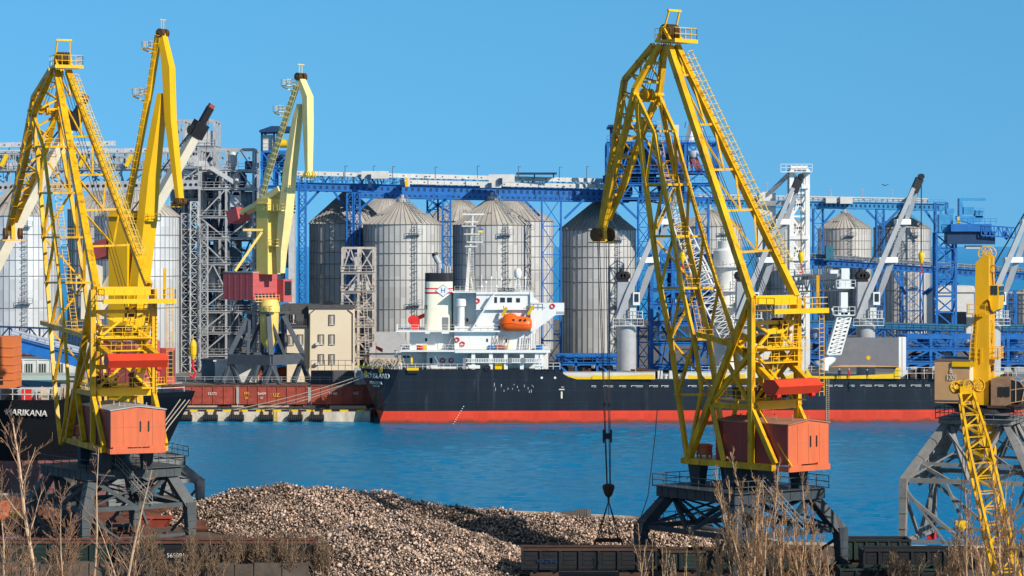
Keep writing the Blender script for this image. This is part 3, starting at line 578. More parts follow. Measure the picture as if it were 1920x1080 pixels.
    zd = f.uz(*T['deck'], -3.0)[1]
    for v in (-3.42, 3.42):
        b = MB(); b.bar(w(uT, v, zb+.6), w(uT, v, zd), .55, .5, up=f.R); b.bar(w(uT, v, zd), w(uT, v, zT), .6, .55, up=f.R)
        for zz in (zd, (zd+zT)/2): b.bar(w(uT, v, zz-.04), w(uT, v, zz+.04), .7, .65, up=f.R)
        b.build('tower_post', 'yellow_paint', t)
        b = MB(); b.bar(w(uF, v, zb+.5), w(uT+.15, v, zT-.1), .62, .75, up=f.R, w2=.5, h2=.6); b.build('raking_leg', 'yellow_paint', t)
        k = (zd-zb)/(zT-zb); um = uF+(uT-uF)*k
        b = MB(); b.bar(w(um, v, zd), w(-.6, v, zb+.6), .5, .5); b.bar(w(uT, v, zd-.2), w(ur_+1.3, v, zb+.7), .42, .5); b.bar(w(uT, v, zd-.1), w(um, v, zd-.1), .4, .55)
        b.bar(w(um, v, zd), w(uT, v, (zd+zT)/2), .4, .4); b.bar(w(uT, v, zd), w(uF+(uT-uF)*.62, v, zb+(zT-zb)*.62), .34, .34); b.build('side_brace', 'yellow_paint', t)
    b = MB()
    for zz, h in ((zd, .8), ((zd+zT)/2+.3, .5), (zT-.15, .9)): b.bar(w(uT, -3, zz), w(uT, 3, zz), .5, h)
    b.bar(w(uT, -3, zT-2.4), w(uT, 3, zT-2.4), .35, .4); b.bar(w(uT, -2.8, zT-2.5), w(uT, -1.2, zT-3.3), .25); b.bar(w(uT, 2.8, zT-2.5), w(uT, 1.2, zT-3.3), .25); b.bar(w(uT, -1.2, zT-3.3), w(uT, 1.2, zT-3.3), .3, .5)
    zm = (zd+zT)/2+.3; b.bar(w(uT, -2.8, zm), w(uT, 0, zm+2.2), .25); b.bar(w(uT, 2.8, zm), w(uT, 0, zm+2.2), .25)
    b.bar(w(uT+.1, -2.8, zm-.3), w(uT+.1, 2.8, zd+.5), .26); b.bar(w(uT+.15, 2.8, zm-.3), w(uT+.15, -2.8, zd+.5), .26)
    k = .5; uu = uF+(uT-uF)*k; zz = zb+(zT-zb)*k; b.bar(w(uu, -3, zz), w(uu, 3, zz), .4, .5)
    for uq, zq in ((uF+(uT-uF)*.25, zb+(zT-zb)*.25), (uF+(uT-uF)*.75, zb+(zT-zb)*.75)): b.bar(w(uq, -3, zq), w(uq, 3, zq), .3, .35)
    b.bar(w(uu, -2.9, zz), w(uF+(uT-uF)*.75, 2.9, zb+(zT-zb)*.75), .25); b.bar(w(uu, 2.9, zz), w(uF+(uT-uF)*.75, -2.9, zb+(zT-zb)*.75), .25)
    b.build('cross_beam', 'yellow_bright', t)
    b = MB()                                                # service decks inside the tower
    for zz, ua, ub in ((zT-1.3, uT-2.6, uT+.8), (zm, uT-1.7, uT+2.6), (zm-1.4, uT-1.2, uT+3.4), (zd+.42, uT-1.5, um+.5)):
        fbox(b, ua, ub, -2.9, 3.0 if zz < zT-2 else 5.2, zz, zz+.12)
    fbox(b, uT-2.65, uT-2.3, -2.9, 5.2, zT-1.5, zT-1.0)
    b.build('service_deck', 'yellow_bright', t)
    b = MB()
    zz = zT-1.18; b.rail([w(uT+.6, -2.8, zz), w(uT-2.5, -2.8, zz), w(uT-2.5, 5.1, zz), w(uT+.6, 5.1, zz)], 1.25, 1.1, .07)
    for zz, ua in ((zm+.12, uT-1.6), (zm-1.28, uT-1.1), (zd+.54, uT-1.4)): b.rail([w(ua, -2.8, zz), w(ua, 2.9, zz)], 1.1, 1.2, .06)
    b.rail([w(um+.3, -3.5, zd+.4), w(uT-.5, -3.5, zd+.4)], 1.1, 1.2, .06)
    b.build('railing', 'yellow_bright', t)
    b = MB(); b.ladder(w(uT-.9, .2, zm), w(uT-.9, .9, zT-1.2), f.R, .8, .45, .07); b.ladder(w(uT-.8, 2.0, zm), w(uT-.8, 2.5, zT-1.2), f.R, .7, .45, .07); b.ladder(w(uT-.9, -1.5, zd+.4), w(uT-.9, -.6, zm), f.R, .7, .45, .07)
    b.ladder(w(uT-2.2, 4.6, zd+.8), w(uT-2.2, 4.6, zT-1.2), f.R, .7, .45, .07); b.bar(w(uT-2.2, 4.0, zT-1.3), w(uT-2.2, 4.0, zT+2.3), .3); b.bar(w(uT-.2, -2.9, zd+.1), w(-9.4, -3.0, zb+.5), .14)
    b.build('ladder', 'yellow_paint', t)
    b = MB()                                                # winches and gear on the decks
    b.lathe([(.75, -.5), (.75, -.35), (.5, -.3), (.5, .3), (.75, .35), (.75, .5)], w(uT+.4, .9, zT-2.7), 16, axis=f.R)
    b.lathe([(.5, -.9), (.5, .9)], w(uT+1.6, .4, zm+.8), 14, axis=f.R); b.lathe([(.6, -.6), (.6, .6)], w(uT+1.5, -1.0, zd+1.2), 14, axis=f.R); fbox(b, uT+.6, uT+2.2, 1.2, 2.4, zd+.6, zd+2.0); fbox(b, uT+2.4, uT+3.6, -2.3, -.6, zd+.6, zd+1.7)
    for k in range(9): c = w(uT-.4+random.uniform(-.6, 2.5), random.uniform(-2.4, 2.6), zd+.9+random.uniform(0, 1.0)); b.bar(c, c+V(random.uniform(-.7, .7), random.uniform(-.7, .7), random.uniform(-.1, .8)), random.uniform(.15, .4))
    b.build('winch', 'sheave_brown', t)
    # --- rocker with counterweight
    uc, zc = f.uz(*D['cw'], 0)
    b = MB(); prof = [(-1.15, .05), (-.45, .72), (.75, .72), (1.25, -.1), (.55, -.75), (-.55, -.75)]
    b.prism([w(uc+p, -3.25, zc+q) for p, q in prof], f.R*6.5); cw = b.build('counterweight', 'brick_red', t)
    b = MB()
    for v in (-2.7, 2.4): b.lathe([(.3, -.2), (.3, .2)], w(uc-.3, v, zc-.85), 12, axis=f.R); fbox(b, uc-.6, uc, v-.25, v+.25, zc-1.0, zc-.74)
    b.build('lug', 'signal_red', cw)
    jt = D['joint']; ur, zr = f.uz(*D['rocker'], -2.6); uj, zj = f.uz(*jt, 2.6)
    for v in (-2.55, 2.55):
        b = MB(); b.bar(w(ur, v, zr), w(uc+.4, v, zc+.4), .55, .85, up=f.R, w2=.55, h2=.6); b.bar(w(ur, v, zr), w(uj, v, zj), .5, .6, up=f.R); b.bar(w(ur, v, zr+.1), w((ur+uc)/2, v, zr+1.5), .25); b.build('rocker_arm', 'yellow_paint', t)
    # --- lattice boom
    ch = D['boom']; ys = D['stations']; G = {k: [at(*interp_chain(ch[k], y)) for y in ys] for k in ch}
    for k in ('FL', 'FR', 'BL', 'BR'):
        b = MB(); pts = [at(*c) for c in ch[k]]; wd = .42 if k[0] == 'F' else .34
        b.chain(pts, wd, wd, up=f.R)
        for p in G[k]: b.bar(p-ZUP*.16, p+ZUP*.16, wd*1.3, wd*1.3, up=f.R)
        b.build('boom_chord', 'yellow_paint', t)
    b = MB()
    for i in range(len(ys)):
        for a_, c_ in (('FL', 'FR'), ('BL', 'BR'), ('FL', 'BL'), ('FR', 'BR')):
            if i > 0: b.bar(G[a_][i], G[c_][i], .24)
            if i+1 < len(ys):
                if a_[1] == c_[1]: b.bar(G[c_][i], G[a_][i+1], .3); 
                elif a_ == 'FL': b.bar(G[a_][i], G[c_][i+1], .2) if i % 2 else b.bar(G[c_][i], G[a_][i+1], .2)
        if 0 < i: b.bar(G['FL'][i], G['BR'][i], .14)
    b.build('boom_brace', 'yellow_paint', t)
    b = MB(); lo = (G['FL'][-2]+G['BR'][-2])/2; hi = (G['FL'][1]+G['BR'][1])/2; b.ladder(lo, hi, f.R, .7, .45, .06)
    for k in range(10): c = lo.lerp(hi, (k+.5)/10); b.ring(c+f.F*-.35, .42, .03, hi-lo, 8)
    for i in range(1, len(ys)-1): c = (G['FL'][i]+G['BR'][i])/2; b.bar(c-f.R*1.2, c+f.R*1.2, .9, .08); b.rail([c-f.R*1.2-f.F*.4, c+f.R*1.2-f.F*.4], 1.0, 1.2, .05)
    b.build('boom_ladder', 'yellow_paint', t)
    pL, pR = at(*D['hingeL']), at(*D['hingeR'])
    b = MB(); b.tube(pL-f.R*.4, pR+f.R*.4, .22, 10); c = (pL+pR)/2; sheave(b, c-f.R*.5, .62, .3, f.R); sheave(b, c+f.R*.3, .62, .3, f.R); c2 = at(*D['guide']); sheave(b, c2, .55, .4, f.R); b.build('boom_head_sheave', 'amber_paint', t, True)
    # --- fly jib
    UC = [at(*c) for c in D['jibU']]; LL = [at(*c) for c in D['jibL']]; LR = [at(*c) for c in D['jibR']]
    for pts, wd in ((UC, .5), (LL, .5), (LR, .5)):
        b = MB(); b.chain(pts, wd, wd*1.25, up=f.R)
        for a_, c_ in zip(pts[:-1], pts[1:]):
            n = max(2, int((c_-a_).length/2.6))
            for k in range(1, n): m = a_.lerp(c_, k/n); d = (c_-a_).normalized(); b.bar(m-d*.05, m+d*.05, wd*1.14, wd*1.4, up=f.R)
        b.build('fly_jib_chord', 'yellow_paint', t)
    b = MB(); m0 = len(UC)
    def along(pts, s):
        L = [0]
        for a_, c_ in zip(pts[:-1], pts[1:]): L.append(L[-1]+(c_-a_).length)
        s *= L[-1]
        for i in range(len(pts)-1):
            if s <= L[i+1]+1e-6: return pts[i].lerp(pts[i+1], (s-L[i])/max(1e-6, L[i+1]-L[i]))
        return pts[-1]
    for k in range(1, 9):
        s_ = k/9.5; a_, l_, r_ = along(UC, s_), along(LL, s_), along(LR, s_); b.bar(a_, l_, .2); b.bar(a_, r_, .2); b.bar(l_, r_, .24)
        if k < 8: s2 = (k+1)/9.5; b.bar(l_, along(LR, s2), .16); b.bar(a_, along(LL if k % 2 else LR, s2), .16)
    b.build('fly_jib_brace', 'yellow_paint', t)
    hd = at(*D['head'])
    b = MB(); sheave(b, hd-f.R*.95, .75, .45, f.R); sheave(b, hd+f.R*.95, .75, .45, f.R); b.build('head_sheave', 'sheave_brown', t, True)
    b = MB(); b.bar(hd+ZUP*1.1+f.F*.1, hd-ZUP*.7, .9, .5, up=f.R); b.bar(hd-f.R*1.5-ZUP*.85, hd+f.R*1.5-ZUP*.85, 1.3, .12); b.build('head_bracket', 'amber_paint', t)
    # --- tie arms between tower and jib tip
    tl, tr = [at(*c) for c in D['tie'][:2]], [at(*c) for c in D['tie'][2:]]
    for pp in (tl, tr):
        b = MB(); b.bar(pp[0], pp[1], .62, .75, up=f.R)
        for k in range(1, 8): m = pp[0].lerp(pp[1], k/8); d = (pp[1]-pp[0]).normalized(); b.bar(m-d*.05, m+d*.05, .68, .81, up=f.R)
        b.build('tie_arm', 'yellow_paint', t)
    b = MB(); K = [.12, .32, .5, .66, .82]
    for i, k in enumerate(K):
        b.bar(tl[0].lerp(tl[1], k), tr[0].lerp(tr[1], k), .22)
        b.bar(tl[0].lerp(tl[1], K[i-1] if i else .0), tl[0].lerp(tl[1], k).lerp(tr[0].lerp(tr[1], k), .55), .18); b.bar(tr[0].lerp(tr[1], K[i-1] if i else .0), tl[0].lerp(tl[1], k).lerp(tr[0].lerp(tr[1], k), .55), .18)
    b.build('tie_brace', 'yellow_paint', t)
    b = MB(); off = -f.F*.55+f.R*.35; p0 = tr[0].lerp(tr[1], .03)+off; p1 = tr[0].lerp(tr[1], .86)+off; b.ladder(p0, p1, f.R, .6, .55, .05); d = (p1-p0)
    for k in range(28): b.ring(p0+d*(k/27)-f.F*.45, .48, .035, d, 10)
    for s_ in (-.42, 0, .42): b.bar(p0-f.F*(.9 if s_ == 0 else .6)+f.R*s_, p1-f.F*(.9 if s_ == 0 else .6)+f.R*s_, .045)
    b.build('tie_ladder', 'pale_yellow', t)
    # --- jib tip: deck, sheave nest, frame
    tp = at(*D['tip'])
    b = MB(); b.hexa([tp+f.R*v+f.F*u for u, v in ((-1.9, -1.4), (1.0, -1.4), (1.0, 2.0), (-1.9, 2.0))], [tp+f.R*v+f.F*u+ZUP*.22 for u, v in ((-1.9, -1.4), (1.0, -1.4), (1.0, 2.0), (-1.9, 2.0))]); b.bar(tp-f.F*1.9-f.R*1.4+ZUP*.1, tp-f.F*1.9+f.R*2.0+ZUP*.1, .12, .4); b.build('tip_deck', 'yellow_bright', t)
    b = MB(); b.rail([tp+f.F*1.0-f.R*1.35+ZUP*.2, tp-f.F*1.85-f.R*1.35+ZUP*.2, tp-f.F*1.85+f.R*1.95+ZUP*.2, tp+f.F*.9+f.R*1.95+ZUP*.2], 1.25, .9, .06); b.build('tip_railing', 'yellow_bright', t)
    b = MB()
    for v in (-.6, -.2, .2, .6): sheave(b, tp+f.F*.2+f.R*v+ZUP*1.1, .85, .3, f.R)
    b.build('tip_sheave', 'sheave_brown', t, True)
    b = MB()
    for v in (-.85, .85): b.bar(tp-f.F*.7+f.R*v+ZUP*.2, tp+f.F*.3+f.R*v+ZUP*1.6, .28); b.bar(tp+f.F*1.2+f.R*v+ZUP*.2, tp+f.F*.3+f.R*v+ZUP*1.6, .28); b.bar(tp+f.F*.1+f.R*v+ZUP*1.6, tp-f.F*.5+f.R*v*.9+ZUP*3.3, .16)
    b.bar(tp-f.F*.5-f.R*.95+ZUP*3.3, tp-f.F*.5+f.R*.95+ZUP*3.3, .22); b.build('tip_frame', 'yellow_bright', t)
    b = MB()
    for v in (-.5, -.15, .2): b.wire([w(uT+.4, .9+v, zT-2.4), tp+f.R*v+f.F*.6+ZUP*.6], .035); b.wire([tp+f.R*v+f.F*.9+ZUP*.7, (pL+pR)/2+f.R*v+ZUP*.6], .035)
    b.build('hoist_rope', 'rope_dark', t)
    if hook:
        hk = at(*D['hook'])
        b = MB()
        for sx in (-.55, -.35, .35, .6): b.wire([hd+f.R*sx*1.4-ZUP*.5, hk+f.R*sx*.5+ZUP*.6], .045)
        b.build('hanging_rope', 'rope_dark', t)
        b = MB(); m = hd.lerp(hk, .79); b.box(m.x-.3, m.x+.3, m.y-.2, m.y+.2, m.z-.3, m.z+.3); b.box(m.x-.5, m.x-.3, m.y-.2, m.y+.2, m.z-.7, m.z+.7); b.box(m.x+.3, m.x+.5, m.y-.2, m.y+.2, m.z-.7, m.z+.7); b.build('rope_guide', 'black_steel', t)
        b = MB(); b.lathe([(.2, -.8), (.42, -.55), (.66, .2), (.62, .5), (.3, .62)], hk, 14); b.tube(hk-ZUP*.8, hk-ZUP*1.25, .12); b.build('hook_block', 'dark_rust', t, True)
        return t, f, hk
    return t, f, None
DA = dict(dv3=82, mark=None, tower=dict(top=(1414, 560), knee=(1380, 649), deck=(1345, 757)), cw=(1487, 724), rocker=(1384, 650), joint=(1374, 624),
  boom=dict(FL=[(1194, 190, -1.7), (1205, 300, -2.0), (1222, 430, -2.3), (1238, 540, -2.6), (1258, 640, -2.6), (1272, 745, -2.6), (1290, 866, -2.6)],
            BL=[(1192, 176, -1.7), (1228, 250, -1.8), (1240, 325, -2.0), (1262, 440, -2.3), (1278, 540, -2.6), (1302, 637, -2.6), (1316, 732, -2.6), (1290, 866, -2.6)],
            FR=[(1238, 186, 1.7), (1265, 320, 2.0), (1285, 430, 2.3), (1308, 540, 2.6), (1330, 640, 2.6), (1345, 745, 2.6), (1360, 860, 2.6)],
            BR=[(1236, 180, 1.7), (1265, 246, 1.8), (1290, 342, 2.0), (1318, 440, 2.3), (1345, 533, 2.6), (1374, 624, 2.6), (1386, 730, 2.6), (1360, 860, 2.6)]),
  stations=[190, 246, 346, 443, 540, 636, 740], hingeL=(1191, 176, -1.75), hingeR=(1238, 178, 1.75), guide=(1200, 236, -1.2),
  jibU=[(1226, 84, 0), (1171, 150, 0), (1157, 240, 0), (1127, 428, 0)], jibL=[(1238, 84, -.6), (1191, 166, -1.75), (1174, 240, -1.5), (1150, 330, -.9), (1132, 425, -.3)], jibR=[(1246, 84, .6), (1237, 168, 1.75), (1203, 253, 1.5), (1172, 340, .9), (1140, 412, .3)],
  head=(1130, 440, 0), tie=[(1254, 86, -.55), (1410, 562, -3.0), (1268, 86, .55), (1492, 556, 3.0)], tip=(1258, 80, 0), hook=(1141, 918, .4))
t, f, hk = lattice_crane('tall yellow lattice crane with a beam on its hook, right of the pale heap', 1392, 270, radians(42), DA, 1388, 270, radians(36.5), 14.2, 11.2, 'portal_dark', 'yellow lattice cranes')
DB = dict(roof='steel_grey', uf=7.4, ur=-10.6, uh=1.5, dv3=96, mark=None, tower=dict(top=(181, 543), knee=(160, 640), deck=(140, 728)), cw=(255, 676), rocker=(166, 632), joint=(160, 604),
  boom=dict(FL=[(58, 214, -1.7), (70, 290, -1.9), (79, 400, -2.2), (86, 500, -2.5), (93, 590, -2.6), (99, 680, -2.6), (109, 790, -2.6), (114, 832, -2.6)],
            BL=[(62, 208, -1.7), (82, 280, -1.8), (93, 370, -2.1), (104, 460, -2.4), (113, 540, -2.6), (121, 620, -2.6), (128, 720, -2.6), (122, 790, -2.6), (114, 832, -2.6)],
            FR=[(108, 208, 1.7), (118, 290, 1.9), (135, 380, 2.2), (148, 460, 2.4), (158, 530, 2.6), (168, 610, 2.6), (180, 700, 2.6), (192, 795, 2.6), (196, 826, 2.6)],
            BR=[(110, 202, 1.7), (128, 285, 1.8), (144, 370, 2.1), (159, 450, 2.4), (172, 525, 2.6), (186, 608, 2.6), (196, 700, 2.6), (199, 790, 2.6), (196, 826, 2.6)]),
  stations=[216, 275, 362, 445, 530, 618, 715], hingeL=(59, 208, -1.75), hingeR=(108, 205, 1.75), guide=(64, 250, -1.2),
  jibU=[(96, 130, 0), (63, 183, 0), (46, 270, 0), (14, 440, 0)], jibL=[(100, 130, -.6), (66, 205, -1.75), (52, 280, -1.4), (34, 360, -.8), (17, 430, -.3)], jibR=[(114, 130, .6), (107, 200, 1.75), (88, 275, 1.4), (62, 335, .9), (28, 415, .3)],
  head=(24, 438, 0), tie=[(106, 134, -.55), (181, 541, -3.0), (128, 134, .55), (279, 536, 3.0)], tip=(118, 128, 0))
tb, fb, _ = lattice_crane('tall yellow lattice crane at the left edge, standing behind the bare trees', 212, 295, radians(23), DB, 207, 296, radians(36), 12.8, 10.6, 'portal_grey', 'yellow lattice cranes', hook=False)
# lifting beam on slings under the right crane's hook
b = thing('lifting_beam', 'dark steel lifting beam on four slings hanging above the heap', 'lifting beam', hk-ZUP*6.4)
c = hk-ZUP*5.4; m = MB(); m.bar(c-V(1.35, 0, 0), c+V(1.35, 0, 0), .3, .42); m.build('beam', 'dark_rust', b)
m = MB()
for s_ in (-1, 1):
    for dx in (0, .22): m.wire([hk-ZUP*1.2, c+V(s_*(1.3-dx), 0, .1)], .05)
    m.wire([c+V(s_*1.35, 0, 0), c+V(s_*1.5, 0, -.55), c+V(s_*1.45, 0, -1.1)], .12, 6)
m.wire([hk-ZUP*1.2, c+V(.1, 0, .2)], .04); m.build('sling', 'rope_dark', b)
b = MB(); pts = [P(1262, 560, 262), P(1238, 700, 264), P(1228, 820, 266), P(1215, 930, 268), P(1200, 975, 270)]; b.wire(pts, .05); tag(b.build('slack_cable', 'rope_dark'), 'thin slack cable running from the right crane down to the heap', 'cable')
# ================================================================ box-jib cranes (jib swung to the right, towards the sun)
def obox(b, f, u0, u1, v0, v1, z0, z1):
    b.hexa([f.w(u0, v0, z0), f.w(u0, v1, z0), f.w(u1, v1, z0), f.w(u1, v0, z0)][::1], [f.w(u0, v0, z1), f.w(u0, v1, z1), f.w(u1, v1, z1), f.w(u1, v0, z1)]); return b
def boxbeam(b, f, cl, name_up=None):     # cl: list of (px,py,width across, depth in the jib plane)
    pts = [f.at(x, y, 0) for x, y, _, _ in cl]
    secs = []
    for i, (p, c) in enumerate(zip(pts, cl)):
        d = (pts[min(i+1, len(pts)-1)]-pts[max(i-1, 0)]).normalized(); n = d.cross(f.R).normalized()
        secs.append([p+f.R*(i_*c[2]/2)+n*(j_*c[3]/2) for i_, j_ in ((-1, -1), (1, -1), (1, 1), (-1, 1))])
    vs = [p for s_ in secs for p in s_]; fs = [(0, 1, 2, 3), tuple(reversed([len(vs)-4+i for i in range(4)]))]
    for k in range(len(secs)-1):
        for i in range(4): j = (i+1) % 4; fs.append((k*4+i, (k+1)*4+i, (k+1)*4+j, k*4+j))
    b.add(vs, fs); return b
def box_crane(label, px, Y, alpha, D, mt, mh, group):
    f = Frame(px, Y, pi+alpha); sc = D['sc']; t = thing('portal_crane', label, 'crane', V(X_(px, Y), Y, D['z0']), group)
    b = boxbeam(MB(), f, D['trunk']); b.build('fly_jib', D.get('mj', mt), t)
    b = boxbeam(MB(), f, D['boom']); b.build('boom', D.get('mj', mt), t)
    b = boxbeam(MB(), f, D['tie']); tie = b.build('tie_arm', D.get('mj', mt), t)
    b = MB(); p0, p1 = f.at(*D['tie'][0][:2], .9*sc), f.at(*D['tie'][-1][:2], .9*sc); b.ladder(p0, p1, f.F, .7*sc, .6*sc, .07*sc)
    for k in range(22): b.ring(p0.lerp(p1, k/21)+f.R*.4*sc, .45*sc, .035*sc, p1-p0, 8)
    b.build('tie_ladder', D.get('lad', mt), t)
    tip = f.at(*D['tip'], 0)
    b = MB()
    for v in (-.9, -.45, .45, .9): sheave(b, tip+f.R*v*sc, .75*sc, .3*sc, f.R)
    b.tube(tip-f.R*1.2*sc, tip+f.R*1.2*sc, .2*sc, 8); b.build('tip_sheave', 'sheave_brown', t, True)
    b = MB(); 
    for v in (-.35, .35): b.bar(tip+f.R*v*sc+ZUP*.6*sc, tip+f.R*v*sc+ZUP*2.3*sc, .12*sc)
    b.bar(tip-f.R*.9*sc+ZUP*2.3*sc, tip+f.R*.9*sc+ZUP*2.3*sc, .14*sc); b.build('tip_frame', mt, t)
    for key in ('deck1', 'deck2'):
        c = f.at(*D[key], 0); b = MB(); obox(b, f, 0, 0, 0, 0, 0, 0) if False else None
        q = [(-.9, 2.2), (-.9, -.3), (.6, -.3), (.6, 2.2)]; vs = [c+f.F*u*sc+f.R*v*sc for u, v in q]; b.hexa(vs, [p+ZUP*.15*sc for p in vs]); b.bar(vs[0]-ZUP*.02, c-ZUP*.9*sc, .2*sc); b.rail([p+ZUP*.15*sc for p in vs+vs[:1]], 1.1*sc, .9*sc, .06*sc); b.build('access_deck', mt, t)
    hd = f.at(*D['head'], 0); b = MB()
    for v in (-1.0, -.5, .5, 1.0): sheave(b, hd+f.R*v*sc, .62*sc, .3*sc, f.R)
    b.bar(hd-f.R*1.3*sc, hd+f.R*1.3*sc, .5*sc, .35*sc); b.build('head_sheave', D.get('hm', 'sheave_brown'), t, True)
    b = MB(); c = hd-f.F*1.3*sc-ZUP*.9*sc; b.bar(c-f.R*1.4*sc, c+f.R*1.4*sc, 1.6*sc, .14*sc); b.rail([c-f.R*1.4*sc, c+f.R*1.4*sc], .9*sc, .8*sc, .06*sc); b.build('head_deck', mt, t)
    # tower column, boom deck, counterweight
    u0, u1, v0, v1, ya, yb = D['column']; za, zb_ = Z_(ya, Y), Z_(yb, Y)
    b = MB(); obox(b, f, u0, u1, v0, v1, zb_, za); b.build('column', mt, t)
    b = MB(); obox(b, f, u0-.2, u1+.03, v0-.35, v1+.35, za-1.1*sc, za-.9*sc); obox(b, f, u0-.1, u1+.02, v1, v1+.06, zb_, za-1.2*sc)
    for k in (.25, .5, .75): zz = zb_+(za-zb_)*k; obox(b, f, u0-.04, u1+.04, v0-.04, v1+.04, zz, zz+.12)
    b.build('column_band', mt, t)
    c = f.at(*D['bdeck'], 0); b = MB(); q = [(-2.6, 1.9), (-2.6, -1.9), (1.5, -1.9), (1.5, 1.9)]; vs = [c+f.F*u*sc+f.R*v*sc for u, v in q]; b.hexa(vs, [p+ZUP*.2*sc for p in vs]); b.rail([p+ZUP*.2*sc for p in vs+vs[:1]], 1.1*sc, 1.0*sc, .07*sc); b.build('boom_deck', mt, t)
    c2 = f.at(*D['ldeck'], 0); b = MB(); vs = [c2+f.F*u*sc+f.R*v*sc for u, v in ((-1.2, 1.6), (-1.2, -1.6), (1.2, -1.6), (1.2, 1.6))]; b.hexa(vs, [p+ZUP*.2*sc for p in vs]); b.rail([p+ZUP*.2*sc for p in vs+vs[:1]], 1.1*sc, 1.0*sc, .07*sc); b.build('lower_deck', mt, t)
    cw = f.at(*D['cw'], 0); a0 = f.at(*D['arm'][0], 0); a1 = f.at(*D['arm'][1], 0)
    for v in (-1.1, 1.1):
        b = MB(); b.bar(a0+f.R*v*sc, a1+f.R*v*sc, .55*sc, 1.0*sc); b.bar(a1+f.R*v*sc, cw+f.R*v*sc*.8, .5*sc, .8*sc); b.build('rocker_arm', D.get('mj', mt), t)
    h = D['cwh']; b = MB(); d = (cw-a1).normalized(); n = d.cross(f.R).normalized()
    tl_ = f.F*.96+ZUP*.28; un = ZUP*.96-f.F*.28
    b.hexa([cw+f.R*(i*h*.95)+tl_*(j*h*.85)-un*h*.72 for i, j in ((-1, -1), (-1, 1), (1, 1), (1, -1))], [cw+f.R*(i*h*.95)+tl_*(j*h*.85)+un*h*.72 for i, j in ((-1, -1), (-1, 1), (1, 1), (1, -1))]); b.build('counterweight', mh, t)
    # machine house
    hu0, hu1, hv, hy0, hy1 = D['house']; hz0, hz1 = Z_(hy1, Y), Z_(hy0, Y); ch = 1.6*sc
    b = MB(); pl = [(hu0, -hv+ch), (hu0+ch, -hv), (hu1, -hv), (hu1, hv), (hu0+ch, hv), (hu0, hv-ch)]
    b.prism([f.w(u, v, hz0) for u, v in pl][::-1], ZUP*(hz1-hz0)); hs = b.build('machine_house', mh, t)
    b = MB(); b.prism([f.w(u*1.0, v*1.02, hz1+.004) for u, v in pl][::-1], ZUP*.18); b.build('roof', 'steel_grey', hs)
    b = MB()
    for k in range(1, 5): uu = hu0+ch+(hu1-hu0-ch)*k/5; obox(b, f, uu-.03, uu+.03, hv+.003, hv+.05, hz0, hz1)
    for k in range(1, 4): zz = hz0+(hz1-hz0)*k/4; obox(b, f, hu1+.002, hu1+.05, -hv, hv, zz-.03, zz+.03)
    b.build('panel_seam', mh, hs)
    for k in range(6): b = MB(); vv = -hv+.6*sc+k*(2*hv-1.2*sc)/5.6; obox(b, f, hu1+.003, hu1+.06, vv, vv+.75*sc*.8, hz0+.5*sc, hz0+1.15*sc); b.build('window', 'window_glass', hs)
    b = MB(); obox(b, f, hu1-1.5*sc, hu1+1.6*sc, -hv-2.4*sc, -hv-.1, hz0-.5*sc, hz1-1.3*sc); cb = b.build('cabin', mh, t)
    b = MB(); obox(b, f, hu1+1.602*sc, hu1+1.66*sc, -hv-2.1*sc, -hv-.4*sc, hz0+.8*sc, hz1-1.7*sc); b.build('window', 'window_glass', cb)
    b = MB(); b.rail([f.w(hu1+.7, hv, hz0-.3), f.w(hu1+.7, -hv, hz0-.3)], 1.1*sc, .9*sc, .06*sc); obox(b, f, hu1-.2, hu1+.9, -hv, hv, hz0-.42, hz0-.3); b.build('walkway', mt, t)
    b = MB(); zr = Z_(D['ring'], Y); b.lathe([(2.0*sc, zr-.1), (2.0*sc, zr+1.0), (1.6*sc, hz0+.05)], (f.X, f.Y, 0), 20); b.build('slewing_ring', mt, t, True)
    return t, f
GD = dict(sc=1.15, z0=TZ, trunk=[(565, 150, 1.7, 1.0), (577, 182, 2.0, 1.5), (578, 245, 1.9, 1.4), (579, 325, 1.5, .8)],
  boom=[(564, 196, 1.6, .9), (558, 222, 1.9, 1.3), (544, 318, 2.4, 1.9), (536, 400, 2.5, 2.0), (528, 470, 1.9, 1.5), (527, 512, 1.4, 1.0)],
  tie=[(557, 160, 1.0, .8), (539, 213, 1.0, .9), (501, 326, 1.0, .9), (494, 366, 1.0, .8)], tip=(564, 144), deck1=(549, 162), deck2=(534, 211), head=(581, 327), hm='pale_yellow',
  column=(-1.9, 1.5, -1.9, 1.9, 372, 514), bdeck=(530, 396), ldeck=(520, 462), arm=[(531, 354), (488, 383)], cw=(447, 404), cwh=2.0, house=(-12.4, -1.3, 3.7, 511, 562), ring=584, lad='pale_cream', mj='pale_cream')
td, fd = box_crane('pale yellow crane with pink red machine house on dark portal legs, beside the cream building', 505, 580, radians(50), GD, 'pale_yellow', 'pink_red', 'box jib cranes')
